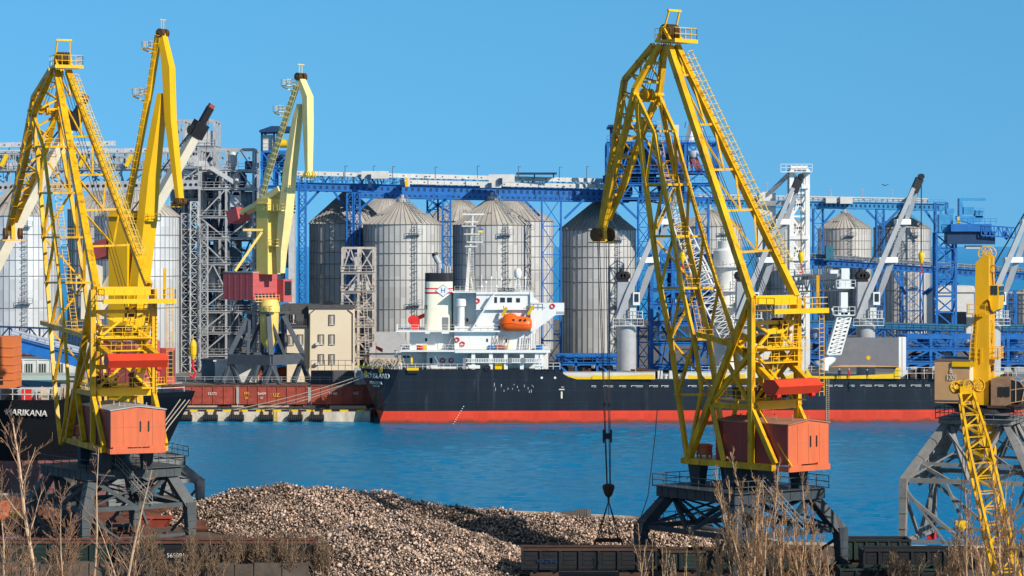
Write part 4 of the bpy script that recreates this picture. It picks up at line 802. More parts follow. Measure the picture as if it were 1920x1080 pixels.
# its bracket, lower column and portal
b = MB(); Yd = 577; b.bar(P(456, 431, Yd), P(493, 431, Yd), .5); b.bar(P(491, 435, Yd), P(441, 508, Yd-1), .55); b.build('stay_strut', 'pale_yellow', td)
b = MB(); c = V(X_(505, 580), 580, 0); b.lathe([(.8, Z_(655, 580)), (1.9, Z_(640, 580)), (2.1, Z_(584, 580))], c, 18); b.build('lower_column', 'pale_yellow', td, True)
psi = radians(58); e1 = V(cos(psi), sin(psi), 0); e2 = V(-sin(psi), cos(psi), 0); C = V(X_(499, 582), 582, 0); cor = [(-1, -1), (1, -1), (1, 1), (-1, 1)]
q = lambda i, j, d, z: C+e1*(i*d/2)+e2*(j*d/2)+ZUP*z
zt, zg0, zg1 = Z_(584, 580), Z_(683, 580), Z_(664, 580); s_, a_ = 11.4, 5.0
b = MB(); b.hexa([q(i, j, a_+2.4, zt-.55) for i, j in cor], [q(i, j, a_+2.4, zt) for i, j in cor]); b.rail([q(i, j, a_+2.2, zt) for i, j in cor+cor[:1]], 1.2, 1.2, .07); b.build('portal_deck', 'portal_grey', td)
for i, j in cor:
    b = MB(); b.bar(q(i, j, a_, zt-.5), q(i, j, s_, zg1-.1), 1.05, 1.0); b.build('leg', 'leg_slate', td)
for k in range(4):
    b = MB(); i, j = cor[k]; i2, j2 = cor[(k+1) % 4]; m = q(i, j, s_, zg1).lerp(q(i2, j2, s_, zg1), .5); p0, p1 = q(i, j, s_, (zg0+zg1)/2), q(i2, j2, s_, (zg0+zg1)/2)
    b.bar(p0, p1, .9, zg1-zg0); b.build('girder', 'leg_slate', td)
    b = MB(); b.bar(q(i, j, a_, zt-.6), p0.lerp(p1, .45)+ZUP*.6, .6, .6); b.build('diagonal', 'leg_slate', td)
    b = MB(); d = (p1-p0).normalized(); b.bar(p0.lerp(p1, .03)-ZUP*.9, p0-d*2.2-ZUP*(p0.z-TZ-.3), .7); b.bar(p0.lerp(p1, .06)-ZUP*.9, p0.lerp(p1, .26)-ZUP*(p0.z-TZ-.3), .65); b.bar(p0.lerp(p1, .94)-ZUP*.9, p0.lerp(p1, .74)-ZUP*(p0.z-TZ-.3), .65); b.bar(p0.lerp(p1, .97)-ZUP*.9, p1+d*2.2-ZUP*(p0.z-TZ-.3), .7); b.build('foot', 'leg_slate', td)
GC = dict(sc=.72, z0=GZ, trunk=[(304, 62, 1.0, .65), (316, 128, 1.3, 1.15), (320, 225, 1.3, .95), (337, 372, 1.1, .5)],
  boom=[(303, 175, 1.1, .6), (298, 222, 1.7, .9), (283, 330, 2.5, 1.05), (276, 410, 2.8, 1.1), (262, 530, 2.6, 1.3), (252, 650, 1.6, 1.0)],
  tie=[(297, 66, .8, .6), (282, 165, .8, .55), (271, 222, .75, .55), (238, 394, .75, .5)], tip=(305, 62), deck1=(288, 92), deck2=(270, 180), head=(338, 378),
  column=(-2.6, .2, -1.5, 1.5, 395, 800), bdeck=(276, 415), ldeck=(256, 585), arm=[(262, 402), (222, 440)], cw=(203, 466), cwh=1.5, house=(-5.5, 2.2, 2.6, 640, 715), ring=830)
tc, fc_ = box_crane('tall bright yellow crane with a solid box jib, standing behind the left lattice crane', 250, 335, radians(62), GC, 'yellow_bright', 'dark_rust' if False else 'pink_red', 'box jib cranes')
portal(tc, X_(262, 335), 335, radians(28), 11.5, 8.0, Z_(870, 335), 6.4, GZ, 'portal_mid', 1.0)
# ================================================================ crane with the number board, right edge
class FrameS(Frame):
    def w(s, u, v, z): return Frame.w(s, u*.743, v*2.288, z)
    @property
    def F(s): return Frame.F.fget(s)*.743
    @property
    def R(s): return Frame.R.fget(s)*2.288
fe = FrameS(1845, 288, pi+radians(72)); te = thing('portal_crane', 'amber crane with tan house numbered 1205 on pale grey portal legs, at the right edge', 'crane', V(X_(1845, 290), 290, GZ))
ze = lambda y: Z_(y, 288)
b = MB()
prof = [(1.1, ze(757)), (1.1, ze(690)), (1.15, ze(640)), (1.1, ze(480)), (.55, ze(477)), (-.75, ze(492)), (-.95, ze(590)), (-1.35, ze(650)), (-2.0, ze(700)), (-1.6, ze(757))]
for v0, v1 in ((.42, 1.02), (-1.02, -.42)):
    b.prism([fe.w(u, v0, z) for u, z in prof], fe.R*(v1-v0))
b.build('column_cheek', 'amber_paint', te)
b = MB(); obox(b, fe, -1.0, 1.05, -.415, .415, ze(600), ze(535)); obox(b, fe, -1.9, .9, -.415, .415, ze(757), ze(690)); obox(b, fe, -.9, .3, -.41, .41, ze(535), ze(505)); obox(b, fe, -1.2, -.6, -.41, .41, ze(690), ze(600)); b.build('column_web', 'amber_paint', te)
b = MB()
for k in range(4): zz0, zz1 = ze(690)+k*(ze(600)-ze(690))/4, ze(690)+(k+1)*(ze(600)-ze(690))/4; b.bar(fe.w(1.0, (-.45, .45)[k % 2], zz0), fe.w(1.0, (.45, -.45)[k % 2], zz1), .14); b.bar(fe.w(1.0, -.45, zz1), fe.w(1.0, .45, zz1), .12)
b.build('column_lattice', 'amber_paint', te)
for v in (-.72, .72):
    b = MB(); c = fe.w(.45, v, ze(475)); b.ring(c, .72, .07, fe.R, 20); b.lathe([(.16, -.12), (.16, .12)], c, 10, axis=fe.R)
    for k in range(8): a = k*pi/4; b.bar(c, c+(fe.F.normalized()*cos(a)+ZUP*sin(a))*.7, .06)
    b.build('pulley_wheel', 'yellow_bright', te, True)
b = MB()
for k in range(5): b.ring(fe.w(1.25+.05*k, -.1+.12*k, ze(505)), .42, .05, fe.F+fe.R*.3, 12)
b.wire([fe.w(1.2, 0, ze(510)), fe.w(1.5, .1, ze(560)), fe.w(1.3, .3, ze(580))], .07)
b.wire([fe.w(.9, 1.05, ze(562)), fe.w(1.15, 1.2, ze(565)), fe.w(1.3, 1.0, ze(580)), fe.w(1.5, .6, ze(586))], .13); b.build('cable_reel', 'sheave_brown', te)
b = MB(); pr = [(1.12, ze(534)), (2.35, ze(534)), (2.45, ze(555)), (2.3, ze(579)), (1.7, ze(584)), (1.12, ze(578))]; b.prism([fe.w(u, -1.15, z) for u, z in pr], fe.R*1.9); cb = b.build('upper_cab', 'yellow_bright', te)
b = MB()
for k in range(4): obox(b, fe, 2.455, 2.49, -1.05+k*.44, -.68+k*.44, ze(545), ze(536)); obox(b, fe, 2.455, 2.49, -1.05+k*.44, -.68+k*.44, ze(553), ze(546))
for k in range(2): obox(b, fe, 1.25+k*.55, 1.7+k*.55, .752, .78, ze(552), ze(535))
b.build('window', 'window_glass', cb)
b = MB(); pr = [(-6.1, ze(675)), (-1.15, ze(675)), (-1.15, ze(757)+.3), (-5.7, ze(757)+.3), (-6.1, ze(751))]
b.prism([fe.w(u, -2.0, z) for u, z in pr], fe.R*4.2); hs = b.build('machine_house', 'tan_house', te)
b = MB(); obox(b, fe, -6.2, -1.1, -2.05, 2.215, ze(675)+.004, ze(675)+.14); b.build('roof', 'roof_brown', hs)
b = MB(); obox(b, fe, -3.6, -.3, 2.205, 2.29, ze(684), ze(675)); b.build('hood', 'yellow_bright', hs)
b = MB(); obox(b, fe, -1.145, -1.10, .6, 2.2, ze(712), ze(687)); b.build('door_panel', 'cream_paint', hs)
b = MB(); obox(b, fe, -1.145, -1.09, -.6, .3, ze(705), ze(685)); b.build('window', 'window_glass', hs)
b = MB(); obox(b, fe, -6.0, -1.2, 2.203, 2.24, ze(748), ze(746)); b.build('trim', 'roof_brown', hs)
Fd = fe.F; text('lettering', '6.', 'white_letters', te, fe.w(-3.7, 2.235, ze(692)), .85, Fd, ZUP, sx=.62); text('lettering', '1205', 'white_letters', te, fe.w(-3.7, 2.235, ze(705)), .9, Fd, ZUP, sx=.62)
b = MB(); b.prism([fe.w(u, -1.6, z) for u, z in ((-5.2, ze(757)+.28), (-1.0, ze(757)+.28), (.8, ze(772)), (-2.0, ze(772)))], fe.R*3.2); b.build('underframe', 'black_steel', te)
b = MB(); pr = [(1.5, ze(708)), (4.3, ze(706)), (4.3, ze(757)), (1.5, ze(757))]; b.prism([fe.w(u, -1.2, z) for u, z in pr], fe.R*2.4); cb = b.build('wooden_cabin', 'wood_cabin', te)
b = MB(); pr = [(4.303, ze(708)), (5.6, ze(712)), (6.3, ze(724)), (5.9, ze(748)), (4.303, ze(752))]; b.prism([fe.w(u, -1.1, z) for u, z in pr], fe.R*2.2); b.build('glass_nose', 'window_glass', cb)
b = MB()
for p0, p1 in (((4.3, 708), (5.6, 712)), ((5.6, 712), (6.3, 724)), ((6.3, 724), (5.9, 748)), ((4.3, 728), (6.3, 724)), ((5.0, 710), (5.0, 750)), ((5.9, 748), (4.3, 752))):
    for v in (-1.12, 1.12): b.bar(fe.w(p0[0], v, ze(p0[1])), fe.w(p1[0], v, ze(p1[1])), .09)
for u, y in ((5.6, 712), (6.3, 724), (5.9, 748)): b.bar(fe.w(u, -1.12, ze(y)), fe.w(u, 1.12, ze(y)), .09)
b.build('nose_frame', 'tan_house', cb)
for u0 in (2.6, 3.5): b = MB(); obox(b, fe, u0, u0+.7, 1.203, 1.24, ze(740), ze(722)); b.build('window', 'window_glass', cb)
b = MB(); obox(b, fe, 4.0, 6.4, -1.3, 1.3, ze(758), ze(755)); obox(b, fe, 1.0, 4.4, -1.25, 1.25, ze(762), ze(757)-.004); b.build('cabin_floor', 'dark_rust', cb)
b = MB(); b.ladder(fe.w(-1.25, 1.1, ze(675)), fe.w(-.7, 1.1, ze(585)), fe.F, .6, .45, .07); b.ladder(fe.w(-.2, 1.1, ze(678)), fe.w(-.2, 1.1, ze(650)), fe.F, .6, .45, .07); b.build('ladder', 'yellow_bright', te)
b = MB(); q5 = [fe.w(-1.6, 1.15, ze(588)), fe.w(-1.6, 1.9, ze(588)), fe.w(1.0, 1.9, ze(588)), fe.w(1.0, 1.15, ze(588))]; b.hexa(q5, [p+ZUP*.1 for p in q5]); b.rail(q5[:3], 1.05, .8, .06); q5 = [fe.w(1.2, -1.2, ze(672)), fe.w(2.4, -1.2, ze(672)), fe.w(2.4, 1.0, ze(672)), fe.w(1.2, 1.0, ze(672))]; b.hexa(q5, [p+ZUP*.08 for p in q5]); b.rail(q5, 1.2, .8, .06); b.build('balcony', 'amber_paint', te)
b = MB(); obox(b, fe, 1.12, 1.16, -.7, -.2, ze(696), ze(684)); b.build('column_window', 'window_glass', te)
b = MB(); b.tube(fe.w(.2, 0, ze(905)), fe.w(.2, 0, ze(790)), 1.05, 14, 1.35); b.bar(fe.w(.5, .4, ze(900)), fe.w(-.2, .9, ze(775)), .9); b.build('lower_column', 'amber_paint', te)
b = MB(); b.lathe([(3.2, ze(772)), (3.2, ze(765)), (2.2, ze(757)-.3)], (fe.X, fe.Y, 0), 24); b.build('slewing_ring', 'black_steel', te, True)
portal(te, X_(1842, 290), 290, radians(68), 14.0, 7.0, Z_(795, 288), Z_(900, 288), GZ, 'portal_light', .84, wheels='signal_red', up=.3)
b = MB(); pc = V(X_(1842, 290), 290, 0); e1 = V(cos(radians(68)), sin(radians(68)), 0); e2 = V(-e1.y, e1.x, 0)
q = lambda i, j, d, z: pc+e1*(i*d/2)+e2*(j*d/2)+ZUP*z
zc = Z_(868, 288)
for k in range(4):
    i, j = cor[k]; i2, j2 = cor[(k+1) % 4]; b.bar(q(i, j, 11.2, zc), q(i2, j2, 11.2, zc), .3, .4); b.bar(q(i, j, 11.2, zc), q(i2, j2, 13.9, Z_(915, 288)).lerp(q(i, j, 13.9, Z_(915, 288)), .5), .35); b.bar(q(i, j, 7, zc+4), q(i2, j2, 11.2, zc).lerp(q(i, j, 11.2, zc), .5), .3)
    mid = q(i, j, 14, GZ+.9).lerp(q(i2, j2, 14, GZ+.9), .5); b.bar(q(i, j, 13.9, Z_(920, 288)), mid, .32); b.bar(q(i2, j2, 13.9, Z_(920, 288)), mid, .32); b.bar(q(i, j, 14, GZ+1.2), q(i2, j2, 14, GZ+1.2), .3)
b.build('portal_lattice', 'portal_light', te)
# ================================================================ foreground lattice boom with hook block
tf = thing('crawler_crane', 'slim yellow lattice boom with a hanging yellow hook block, below the number 1205', 'crane', V(X_(1903, 240), 240, GZ))
h0, h1 = P(1903, 1146, 240), P(1812, 745, 257); d = (h1-h0).normalized(); r_ = d.cross(V(0, 1, 0)).normalized(); n_ = r_.cross(d)
sq = lambda p, w: [p+r_*(i*w)+n_*(j*w) for i, j in ((-1, -1), (1, -1), (1, 1), (-1, 1))]
hm = h0.lerp(h1, .72)
for k in range(4): b = MB(); b.chain([sq(h0, 1.0)[k], sq(hm, 1.0)[k], sq(h1, .62)[k]], .22); b.build('boom_chord', 'yellow_paint', tf)
b = MB(); b.lattice(sq(h0, 1.0), sq(hm, 1.0), 10, .05, .12); b.lattice(sq(hm, 1.0), sq(h1, .62), 5, .05, .12); b.build('boom_brace', 'yellow_paint', tf)
b = MB(); b.hexa(sq(h1, .64), sq(h1+d*1.0, .5)); b.bar(h1+d*1.3-r_*1.6, h1+d*1.3+r_*.9, .3); b.build('boom_head', 'yellow_paint', tf)
hh = h1+d*1.35; ax = V(.35, -1, .15)
for dx, dy, r0 in ((-1.45, .3, .62), (-.35, -.2, .62), (.3, .5, .55), (.9, 0, .55)):
    b = MB(); c = hh+r_*dx+V(0, dy, 0); b.ring(c, r0, .09, ax, 18); b.ring(c+ax.normalized()*.16, r0*.96, .06, ax, 18); b.lathe([(.18, -.14), (.18, .2)], c, 10, axis=ax)
    e1_ = ax.normalized().orthogonal().normalized(); e2_ = ax.normalized().cross(e1_)
    for k in range(6): an = k*pi/3; b.bar(c, c+(e1_*cos(an)+e2_*sin(an))*r0, .12)
    b.build('sheave', 'yellow_paint', tf)
hk2 = P(1803, 985, 257); b = MB()
for dx in (-.16, .16): b.wire([hh+r_*-.3+V(dx, 0, -.3), hk2+V(dx, 0, .5)], .035)
b.wire([hh+r_*.75, h0.lerp(h1, .2)+n_*1.0], .03); b.build('hoist_rope', 'rope_dark', tf)
b = MB(); b.prism([hk2+V(x, -.22, z) for x, z in ((-.62, .45), (-.6, .1), (-.12, -.55), (.12, -.55), (.6, .1), (.62, .45))], (0, .44, 0)); b.bar(hk2+V(-.65, -.23, .1), hk2+V(.65, -.23, .1), .05, .08); hb = b.build('hook_block', 'rail_yellow', tf)
b = MB(); b.wire([hk2+V(0, 0, -.5), hk2+V(0, 0, -.85), hk2+V(.18, 0, -1.0), hk2+V(.1, 0, -1.2), hk2+V(-.15, 0, -1.12)], .1, 6); b.build('hook', 'dark_rust', hb)
b = MB(); b.box(h0.x-1.5, h0.x+1.5, 236, 241.5, GZ, GZ+1.1); b.box(h0.x-1.3, h0.x+2.2, 235, 240.5, GZ+1.2, GZ+3.2) if False else b.box(h0.x-.5, h0.x+.5, 239, 240.6, GZ+1.1, GZ+1.6); b.build('undercarriage', 'black_steel', tf)
# ================================================================ bulk carrier at the far quay
YS = 534.0                                             # near side of the hull
sx_ = lambda px, Y=YS: X_(px, Y)
sz_ = lambda py, Y=YS: Z_(py, Y)
ms = thing('bulk_carrier', 'long black bulk carrier with red waterline and white deckhouse, moored at the silos', 'ship', V(sx_(1250), 547, 0))
XE = sx_(2150); BEAM = 27.0
yb = lambda x: YS+0.075*(x-sx_(720))*.9 if x > sx_(720) else YS     # the hull lies a little askew to the picture
yb = lambda x: YS+max(0.0, (x-sx_(720)))*0.045
def outline(z):      # closed hull outline at height z: near side left to right, far side back
    k = max(0.0, min(1.0, (z-0.5)/(11.0-0.5)))
    xc = sx_(712)+(sx_(748)-sx_(712))*k; xs = sx_(708)+(sx_(672)-sx_(708))*k
    d1 = 1.0+5*k; pts = []
    near = [(xs, YS+6.6), (xs+(xc-xs)*.33, YS+4.3), (xs+(xc-xs)*.72, YS+1.7), (xc, YS+.2*(1-k)), (xc+6, YS), (sx_(900), YS), (sx_(1040), YS), (sx_(1066), YS), (sx_(1300), YS), (sx_(1600), YS), (sx_(1900), YS), (XE, YS)]
    for x, y in near: pts.append((x, y+(yb(x)-YS)))
    far = [(XE, YS+BEAM), (sx_(1600), YS+BEAM), (sx_(1066), YS+BEAM), (sx_(800), YS+BEAM), (xc, YS+BEAM-.5), (xs+(xc-xs)*.4, YS+21)]
    for x, y in far: pts.append((x, y+(yb(x)-YS)))
    return pts
def hull_band(name, zs, m, parent):
    b = MB(); o = [outline(z) for z in zs]; n = len(o[0]); vs = []; fs = []
    for z, pl in zip(zs, o): vs += [(x, y, z) for x, y in pl]
    for k in range(len(zs)-1):
        for i in range(n): j = (i+1) % n; fs.append((k*n+i, k*n+j, (k+1)*n+j, (k+1)*n+i))
    b.add(vs, fs); return b.build(name, m, parent)
ZR, ZM, ZP = sz_(771), sz_(712), sz_(693)              # red band top, main deck, poop deck
hull_band('boot_topping', [-2.5, -1, 0.0, 1.0, ZR], 'hull_red', ms)
hull_band('hull', [ZR+.001, 4.0, 6.0, 7.5, ZM], 'hull_black', ms)
def deck_top(zt, x1, m, name):      # raised poop bulwark / deck with the same outline cut at x1
    b = MB(); lo = [p for p in outline(ZM) if p[0] <= x1]; hi = [p for p in outline(zt) if p[0] <= x1]; n = len(lo)
    b.add([(x, y, ZM+.001) for x, y in lo]+[(x, y, zt) for x, y in hi], [(i, (i+1) % n, n+(i+1) % n, n+i) for i in range(n)]+[tuple(range(n, 2*n))]); return b.build(name, m, ms)
deck_top(ZP, sx_(1046), 'hull_black', 'poop')
b = MB(); y0 = yb(sx_(1046)); x0 = sx_(1040); b.prism([(x0, y0+.002, ZM), (sx_(1082), y0+.06, ZM), (sx_(1066), y0+.04, ZM+.5), (sx_(1055), y0+.03, ZM+1.2), (sx_(1046), y0+.02, ZP), (x0, y0+.002, ZP)], (0, .3, 0)); b.build('bulwark_slope', 'hull_black', ms)
b = MB(); pl = [p for p in outline(ZM)]; b.add([(x, y, ZM+.004) for x, y in pl], [tuple(range(len(pl)))]); b.build('main_deck', 'mid_grey', ms)
# white name on the transom
pA, pB = outline(9.5)[1], outline(9.5)[3]; xd = V(pB[0]-pA[0], pB[1]-pA[1], 0).normalized(); nrm = V(xd.y, -xd.x, 0); mid = V((pA[0]*.62+pB[0]*.38), (pA[1]*.62+pB[1]*.38), 0)+nrm*.55
nd = V(1, .32, 0).normalized(); nr = V(nd.y, -nd.x, 0)
def stern_text(body, y, size, px): text('lettering', body, 'pale_grey_paint', ms, V(sx_(px, 536), 0, 0)+V(0, 533.4+(748-px)*.13+.0, Z_(y, 537)), size, V(1, -.9, 0), V(.15, 0, 1))
b = MB()
def hull_pt(px, py, out=.12):       # point on the stern shell seen at px,py
    z = Z_(py, 537); o = outline(z)
    for _ in range(6):
        xs_ = [p[0] for p in o[:5]]; X = None
        for i in range(4):
            for t_ in np.linspace(0, 1, 25):
                x = o[i][0]+(o[i+1][0]-o[i][0])*t_; y = o[i][1]+(o[i+1][1]-o[i][1])*t_
                e = abs(HX+FPX*x/y-px)
                if X is None or e < X[0]: X = (e, x, y, i)
        break
    _, x, y, i = X; d = V(o[i+1][0]-o[i][0], o[i+1][1]-o[i][1], 0).normalized(); n = V(d.y, -d.x, 0); return V(x, y, EYE-(py-HY)*y/FPX)+n*out, d
for body, px, py, size in (('MED ISLAND', 706, 705, 1.42), ('VALLETTA', 707, 718, .85), ('IMO 9222637'[:3]+' 9154309', 707, 724, .34)):
    p, d = hull_pt(px, py, .3); text('lettering', body, 'white_letters', ms, p, size, d, V(.12, 0, 1), extrude=.08, sx=1.0)
# small marks on the side
b = MB()
for k in range(9): x = sx_(849+k*2.4); z = sz_(796-k*4.1); b.box(x, x+.2, YS+.2-.3+(yb(x)-YS), YS+.1+(yb(x)-YS), z, z+.16)
b.build('draught_mark', 'white_letters', ms)
b = MB(); x = sx_(1053); y = yb(x); b.box(x-.12, x+.22, y-.05, y-.004, sz_(748), sz_(735)); b.box(x-.5, x+.6, y-.05, y-.004, sz_(732), sz_(730)); b.box(x-.05, x+.5, y-.05, y-.004, sz_(727), sz_(726)); b.build('load_mark', 'cream_paint', ms)
b = MB()
for px, py in ((1016, 709), (1041, 709)): c = V(sx_(px), yb(sx_(px))-.03, sz_(py)); b.lathe([(.24, -.02), (.24, .02)], c, 10, axis=(0, 1, 0))
b.build('fairlead', 'white_paint', ms)
b = MB(); x = sx_(1110)
while x < sx_(1750):
    y = yb(x); w = random.uniform(.8, 2.4); b.box(x, x+w, y-.04, y-.004, sz_(724.6), sz_(723.8)); b.box(x, x+.12, y-.041, y-.003, sz_(726.5), sz_(724.6)); b.box(x+w*.4, x+w, y-.04, y-.004, sz_(726.8), sz_(726.1)); x += w+random.uniform(.3, 1.5)
b.build('deck_line_paint', 'white_letters', ms)
b = MB()
for k in range(16): x = sx_(random.uniform(925, 1000)); y = yb(x); z = sz_(random.uniform(718, 735)); b.box(x, x+.07, y-.03, y-.004, z-random.uniform(.2, .7), z)
b.build('paint_run', 'white_letters', ms)
# yellow and white bulwark along the hold deck, gangway ladder
for p0, p1 in ((1062, 1228), (1292, 1400), (1468, 1500), (1516, 1694), (1853, 1908)):
    x0, x1 = sx_(p0), sx_(p1); y = yb(x0); b = MB()
    b.prism([(x0, y+.05, ZM+.01), (x1, y+.05, ZM+.01), (x1, y+.05, ZM+1.0 if p0 != 1516 else ZM+2.3), (x1-.9, y+.05, ZM+.95 if p0 != 1516 else ZM+2.2), (x1-1.5, y+.05, ZM+1.0), (x0+(x1-x0)*.5, y+.05, ZM+.62), (x0+3, y+.05, ZM+.5), (x0+1.1, y+.05, ZM+.6), (x0, y+.05, ZM+(.9 if p0 != 1516 else 2.4))], (0, .12, 0)); b.build('yellow_bulwark', 'rail_yellow', ms)
    if p0 != 1516: b = MB(); b.box(x0-.6, x1+.2, y+1.2, y+1.4, ZM+.01, ZM+1.35); b.box(x0-.6, x1+.2, y+1.1, y+1.5, ZM+1.35, ZM+1.45); b.build('hatch_coaming', 'white_panel', ms)
b = MB(); x = sx_(1120); y = yb(x); b.box(x-1.0, x+.9, y-.35, y+.3, ZM-.0, ZM+.75); b.box(sx_(1640)-.1, sx_(1640)+.1, y+1, y+1.1, ZM, ZM+.2); b.build('fairlead_roller', 'rail_yellow', ms)
for px in (1240, 1262, 1405, 1420, 1445, 1705, 1722, 1740):
    b = MB(); x = sx_(px); y = yb(x)+1.5; b.box(x-.5, x+.5, y, y+.8, ZM+.004, ZM+1.6); b.lathe([(.3, 0), (.3, .5), (.5, .6), (.5, .85)], (x+1.1, y+.4, ZM+.004), 10); b.build('deck_vent', 'white_panel', ms)
b = MB(); x = sx_(1556); y = yb(x)-.1; b.ladder(V(x, y, sz_(797)), V(x, y, ZM+.1), (1, 0, 0), .55, .38, .08); b.build('pilot_ladder', 'rope_tan', ms)
# deck railing aft + mooring drum gear
b = MB(); o = outline(ZP); b.rail([V(o[i][0]+.3, o[i][1]+.3, ZP) for i in (1, 2, 3, 4)]+[V(sx_(870), YS+.3, ZP)], 1.1, 1.5, .06); b.rail([V(sx_(1012), YS+.4, ZP), V(sx_(1050), YS+.4, ZP)], 1.3, 1.2, .09); b.build('railing', 'white_paint', ms)
b = MB(); c = V(sx_(720), YS+2.5, ZP+1.7); b.lathe([(1.0, -3.0), (1.0, -2.9), (.6, -2.85), (.6, 2.8), (1.0, 2.85), (1.0, 3.0)], c, 16, axis=(1, 0, 0))
for dx in (-2.4, 2.4): b.box(c.x+dx-.2, c.x+dx+.2, c.y-.3, c.y+.3, ZP, c.z)
b.build('mooring_drum', 'rope_tan', ms)
b = MB(); b.lathe([(.85, 0), (.85, .3), (.5, .35)], V(sx_(770), YS+2.0, ZP+1.5), 16, axis=(1, 0, 0)); b.box(sx_(763), sx_(785), YS-.25, YS+.6, ZP-.15, ZP+.35); b.box(sx_(667), sx_(735), YS+4, YS+4.3, ZP+.3, ZP+.6); b.build('fairlead_aft', 'rail_yellow', ms)
b = MB(); b.box(sx_(764), sx_(784), YS-.2, YS+.3, ZP-.75, ZP-.151); b.build('chock', 'black_steel', ms)
b = MB()
for k in range(60): x = sx_(random.uniform(700, 752)); y = YS+random.uniform(1.2, 4); b.wire([V(x, y, ZP+1.2), V(x+random.uniform(-1, 1), y-.5, ZP+random.uniform(1.7, 2.3)), V(x+random.uniform(-1.5, 1.5), y-.8, ZP+random.uniform(.1, 1))], .07)
b.build('rope_pile', 'rope_tan', ms)
# --- deckhouse.  Each tier: (px0, px1, top y, bottom y, near-face depth, far depth)
def tier(name, p0, p1, yt, yb_, d0, d1, m='white_paint', parent=None):
    b = MB(); y0 = YS+d0; b.box(X_(p0, y0), X_(p1, y0), y0, YS+d1, Z_(yb_, y0), Z_(yt, y0)); return b.build(name, m, parent or ms)
t1 = tier('deckhouse', 800, 878, 656, 692.5, 4.5, 24); tier('deckhouse', 752, 800, 658, 692.5, 6.5, 22); tier('deckhouse', 878, 1028, 657, 692.5, 6.0, 24)
tier('deckhouse', 768, 852, 619, 655.5, 4.6, 23); tier('deckhouse', 852, 934, 612, 655.5, 2.6, 24); tier('deckhouse', 934, 1004, 614, 655.5, 3.4, 24)
for p0, p1, y, d in ((750, 1032, 657, 1.0), (742, 938, 620, 1.6)):
    y0 = YS+d; b = MB(); b.box(X_(p0, y0), X_(p1, y0), y0, YS+25.5, Z_(y, y0)-.28, Z_(y, y0)+.02)
    if p0 == 750: b.box(X_(853, y0), X_(p1, y0), y0-.06, y0-.002, Z_(y, y0)-.5, Z_(y, y0)+.1)
    b.build('deck_edge', 'white_paint', ms)
    b = MB(); b.rail([V(X_(p0, y0)+.1, y0+6, Z_(y, y0)), V(X_(p0, y0)+.1, y0+.1, Z_(y, y0)), V(X_(p1, y0)-.1, y0+.1, Z_(y, y0)), V(X_(p1, y0)-.1, y0+5, Z_(y, y0))], 1.15, 1.5, .06)
    if p0 == 742: b.box(X_(797, y0), X_(806, y0), y0-.02, y0+.1, Z_(y, y0)-.6, Z_(y, y0)); b.box(X_(828, y0), X_(842, y0), y0-.02, y0+.1, Z_(y, y0)-.6, Z_(y, y0))
    b.build('railing', 'white_paint', ms)
mh1 = tier('accommodation', 850, 893, 549, 612, 6.0, 24); mh2 = tier('accommodation', 893, 994, 549, 611.5, 3.2, 24)
b = MB(); y0 = YS+2.9; b.box(X_(848, y0), X_(999, y0), y0, YS+24.5, Z_(549, y0), Z_(549, y0)+.18); b.box(X_(893, y0), X_(998, y0), y0-.05, y0+.2, Z_(552, y0), Z_(547.5, y0)); mtop = b.build('roof', 'white_paint', ms)
b = MB(); zt = Z_(549, y0)+.18; b.rail([V(X_(852, y0), y0+3.2, zt), V(X_(893, y0), y0+.2, zt), V(X_(990, y0), y0+.2, zt)], 1.1, 1.4, .06); b.build('railing', 'white_paint', mtop)
# bridge wing with tapering bracket
y0 = YS+2.2
b = MB(); b.prism([P(1000, 568, y0), P(1058, 568, y0), P(1058, 590, y0), P(1041, 591, y0), P(1000, 622, y0), P(995, 622, y0), P(995, 568, y0)], (0, 2.6, 0)); bw = b.build('bridge_wing', 'white_paint', ms)
b = MB(); b.box(X_(996, y0), X_(1022, y0), y0-.04, y0-.003, Z_(578, y0), Z_(576, y0)); b.rail([P(992, 581, y0-.1), P(1018, 581, y0-.1)], 1.2, 1.0, .07); b.box(X_(1043, y0), X_(1058, y0), y0-.03, y0-.003, Z_(589, y0), Z_(584, y0)); b.build('wing_rail', 'pale_grey_paint', bw)
b = MB(); b.prism([P(994, 547, y0+.5), P(1004, 560, y0+.5), P(1012, 567.5, y0+.5), P(994, 567.5, y0+.5)], (0, 2, 0)); b.box(X_(893, y0)-.2, X_(994, y0), y0+.2, y0+.99, Z_(581, y0), Z_(580, y0)); b.build('wing_bracket', 'white_paint', bw)
def ring_buoy(px, py, d, parent): c = P(px, py, YS+d); b = MB(); b.ring(c, .42, .13, (0, 1, 0), 14); b.build('lifebuoy', 'signal_red', parent)
for px, py, d, pr_ in ((1036, 574, 2.05, bw), (895, 564, 3.05, mh2), (857, 637, 2.4, ms), (867, 645, 2.45, ms), (830, 676, 4.3, t1), (846, 676, 4.3, t1)): ring_buoy(px, py, d, pr_)
